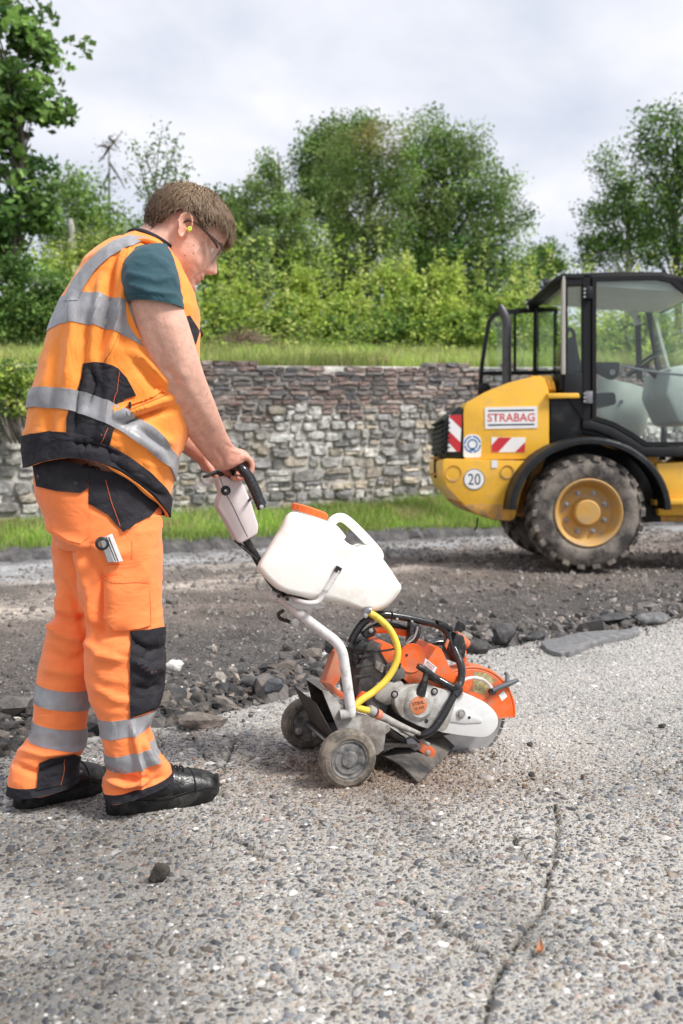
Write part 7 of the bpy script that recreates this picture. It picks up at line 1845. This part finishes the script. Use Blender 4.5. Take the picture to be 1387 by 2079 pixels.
for pts in ([(212, 1178), (250, 1184), (297, 1180)], [(212, 1146), (250, 1144), (286, 1139)]): seam('seam', bt, pts, thr, trs, .0008, .010)

# ---- boots
def boot(heel, toe, z0=0.0, pitch=0.0):
    d = Vector((toe.x - heel.x, toe.y - heel.y, 0)); Lf = d.length; d.normalize(); s = Vector((d.y, -d.x, 0))
    T = [(0.0, .022, .075, .022), (.03, .006, .105, .036), (.12, .004, .150, .042), (.26, .004, .160, .0435), (.36, .004, .150, .044), (.46, .004, .122, .045), (.60, .004, .099, .049), (.76, .004, .088, .053), (.87, .004, .080, .052), (.94, .008, .070, .046), (.98, .012, .056, .034), (.998, .02, .040, .014)]
    def pt(x, y, z): return heel + d * (x * Lf) + s * y + UP * (z + z0)
    Q = catmull(T, 5); V = []; nu = 40
    for q in Q:
        for i in range(nu):
            a = 2 * math.pi * i / nu; c, sn = math.cos(a), math.sin(a)
            e = 2 / 2.6; y = math.copysign(abs(c) ** e, c) * q[3] * (1 - .12 * max(sn, 0)); z = (q[1] + q[2]) / 2 + math.copysign(abs(sn) ** (.9 if sn < 0 else 1.0), sn) * (q[2] - q[1]) / 2
            V.append(pt(q[0], y, z))
    V = np.array([tuple(v) for v in V]); N = fbm(V * 40, 3, 95) * .0022
    V = V + (V - V.reshape(-1, nu, 3).mean(1).repeat(nu, 0)) * (N / .04)[:, None]
    b = obj('boot', mesh([tuple(v) for v in V], closed(V, len(Q), nu), True), m_boot, man)
    # sole with wavy welt
    SV_ = []; n = 72; rows = [(0.0, .0, .94), (.004, .0, 1.0), (.018, .003, 1.03), (.030, .004, 1.03), (.034, .003, 1.0), (.036, -.02, .9)]
    for h, o_, sc in rows:
        for i in range(n):
            a = 2 * math.pi * i / n; c, sn = math.cos(a), math.sin(a)
            x = .5 + .505 * math.copysign(abs(c) ** .8, c)
            hw = np.interp(x, [-.01, .03, .12, .3, .5, .62, .78, .9, .97, 1.01], [.022, .036, .044, .042, .044, .050, .055, .053, .044, .022])
            y = hw * math.copysign(abs(sn) ** .45, sn) * sc
            wav = (.006 * math.sin(x * 9.0 + .6) + (.012 if x < .25 else 0) * (1 - x / .25 if x < .25 else 0) + (.010 * max(0, (x - .88) / .12))) if h > .02 else 0
            spring = .016 * max(0, (x - .82) / .18) ** 2
            notch = 0
            SV_.append(pt(x if h > 0 else .5 + (x - .5) * .985, y * (1 - notch * 4), h + wav + spring + (notch if h == 0 else 0)))
    obj('sole', mesh([tuple(v) for v in SV_], closed(SV_, len(rows), n), True, 40), m_sole, b)
    obj('toe_cap_edge', tube([pt(.74, .0535 * math.cos(q), .045 + .046 * math.sin(q)) for q in np.linspace(-.2, math.pi + .2, 15)], .0022, 6, 1), m_boot, b)
    obj('welt_line', tube([pt(x, .0465 + .006 * math.sin((x - .3) * 3), .040 + .006 * math.sin(x * 9.0 + .6)) for x in np.linspace(.06, .9, 18)], .0018, 5, 1), m_sole, b)
    for k in range(3):
        x = .56 + .05 * k
        zt = np.interp(x, [t[0] for t in T], [t[2] for t in T])
        obj('lace', tube([pt(x, .030, zt - .016), pt(x + .01, .012, zt + .002), pt(x + .005, -.012, zt + .002), pt(x, -.030, zt - .016)], .0028, 6), m_sole, b)
        obj('lace_hook', lathe(pt(x - .005, .036, zt - .022), s, [(0, .006), (.005, .006), (.007, .004), (.007, 0)], 10), m_bolt, b)
    return b
hR, tR = gp(220, 1664), gp(446, 1622)
boot(Vector((hR.x, hR.y, 0)) - LT * .045 , Vector((tR.x, tR.y, 0)) - LT * .03)
hL, tL = gp(30, 1652), gp(214, 1603)
boot(Vector((hL.x, hL.y, 0)) - LT * .045, Vector((tL.x, tL.y, 0)) - LT * .02)

# ---- tools in the thigh pocket
def plate(name, label, cat, pts, lat, th, m, group=None):
    P = SP(pts, lat); o = obj(name, prism(P, LT * th, .0012, 1), m, None, label, cat, group, origin=P[0]); return o
pl_ = onto(bt, 240, 1128, .0)[0]; latp = (pl_ - O).dot(LT) + .004
fr = plate('folding_rule', 'white and grey folding rule sticking out of the thigh pocket', 'folding rule', [(213, 1090), (227, 1083), (249, 1139), (230, 1141)], latp, .012, M('rule_white', (.72, .71, .70), .5, var=.1, vs=60))
for x0, x1 in ((216, 233), (221, 238)):
    mb = MB(); a, b = S(x0, 1090, latp + .0128), S(x1 + 2, 1139, latp + .0128); mb.add(*tubeVF([a, b], .0011, 5, 1)); obj('leg_gap', mb.mesh(), m_dark, fr)
kn = plate('marker_tool', 'grey tool with round black end beside the folding rule in the pocket', 'hand tool', [(203, 1098), (214, 1094), (231, 1140), (218, 1142)], latp + .014, .010, M('tool_grey', (.30, .30, .31), .4, metal=.4, var=.15))
c = S(207, 1103, latp + .012)
obj('end_ring', lathe(c, LT, [(0, .010), (0, .0175), (.012, .0175), (.013, .016), (.013, .011), (.010, .010)], 24, 35, False), m_blkp, kn)
obj('end_face', lathe(c, LT, [(.0, .011), (.009, .0105), (.0095, 0)], 20), M('tool_brown', (.35, .2, .15), .4, metal=.4), kn)
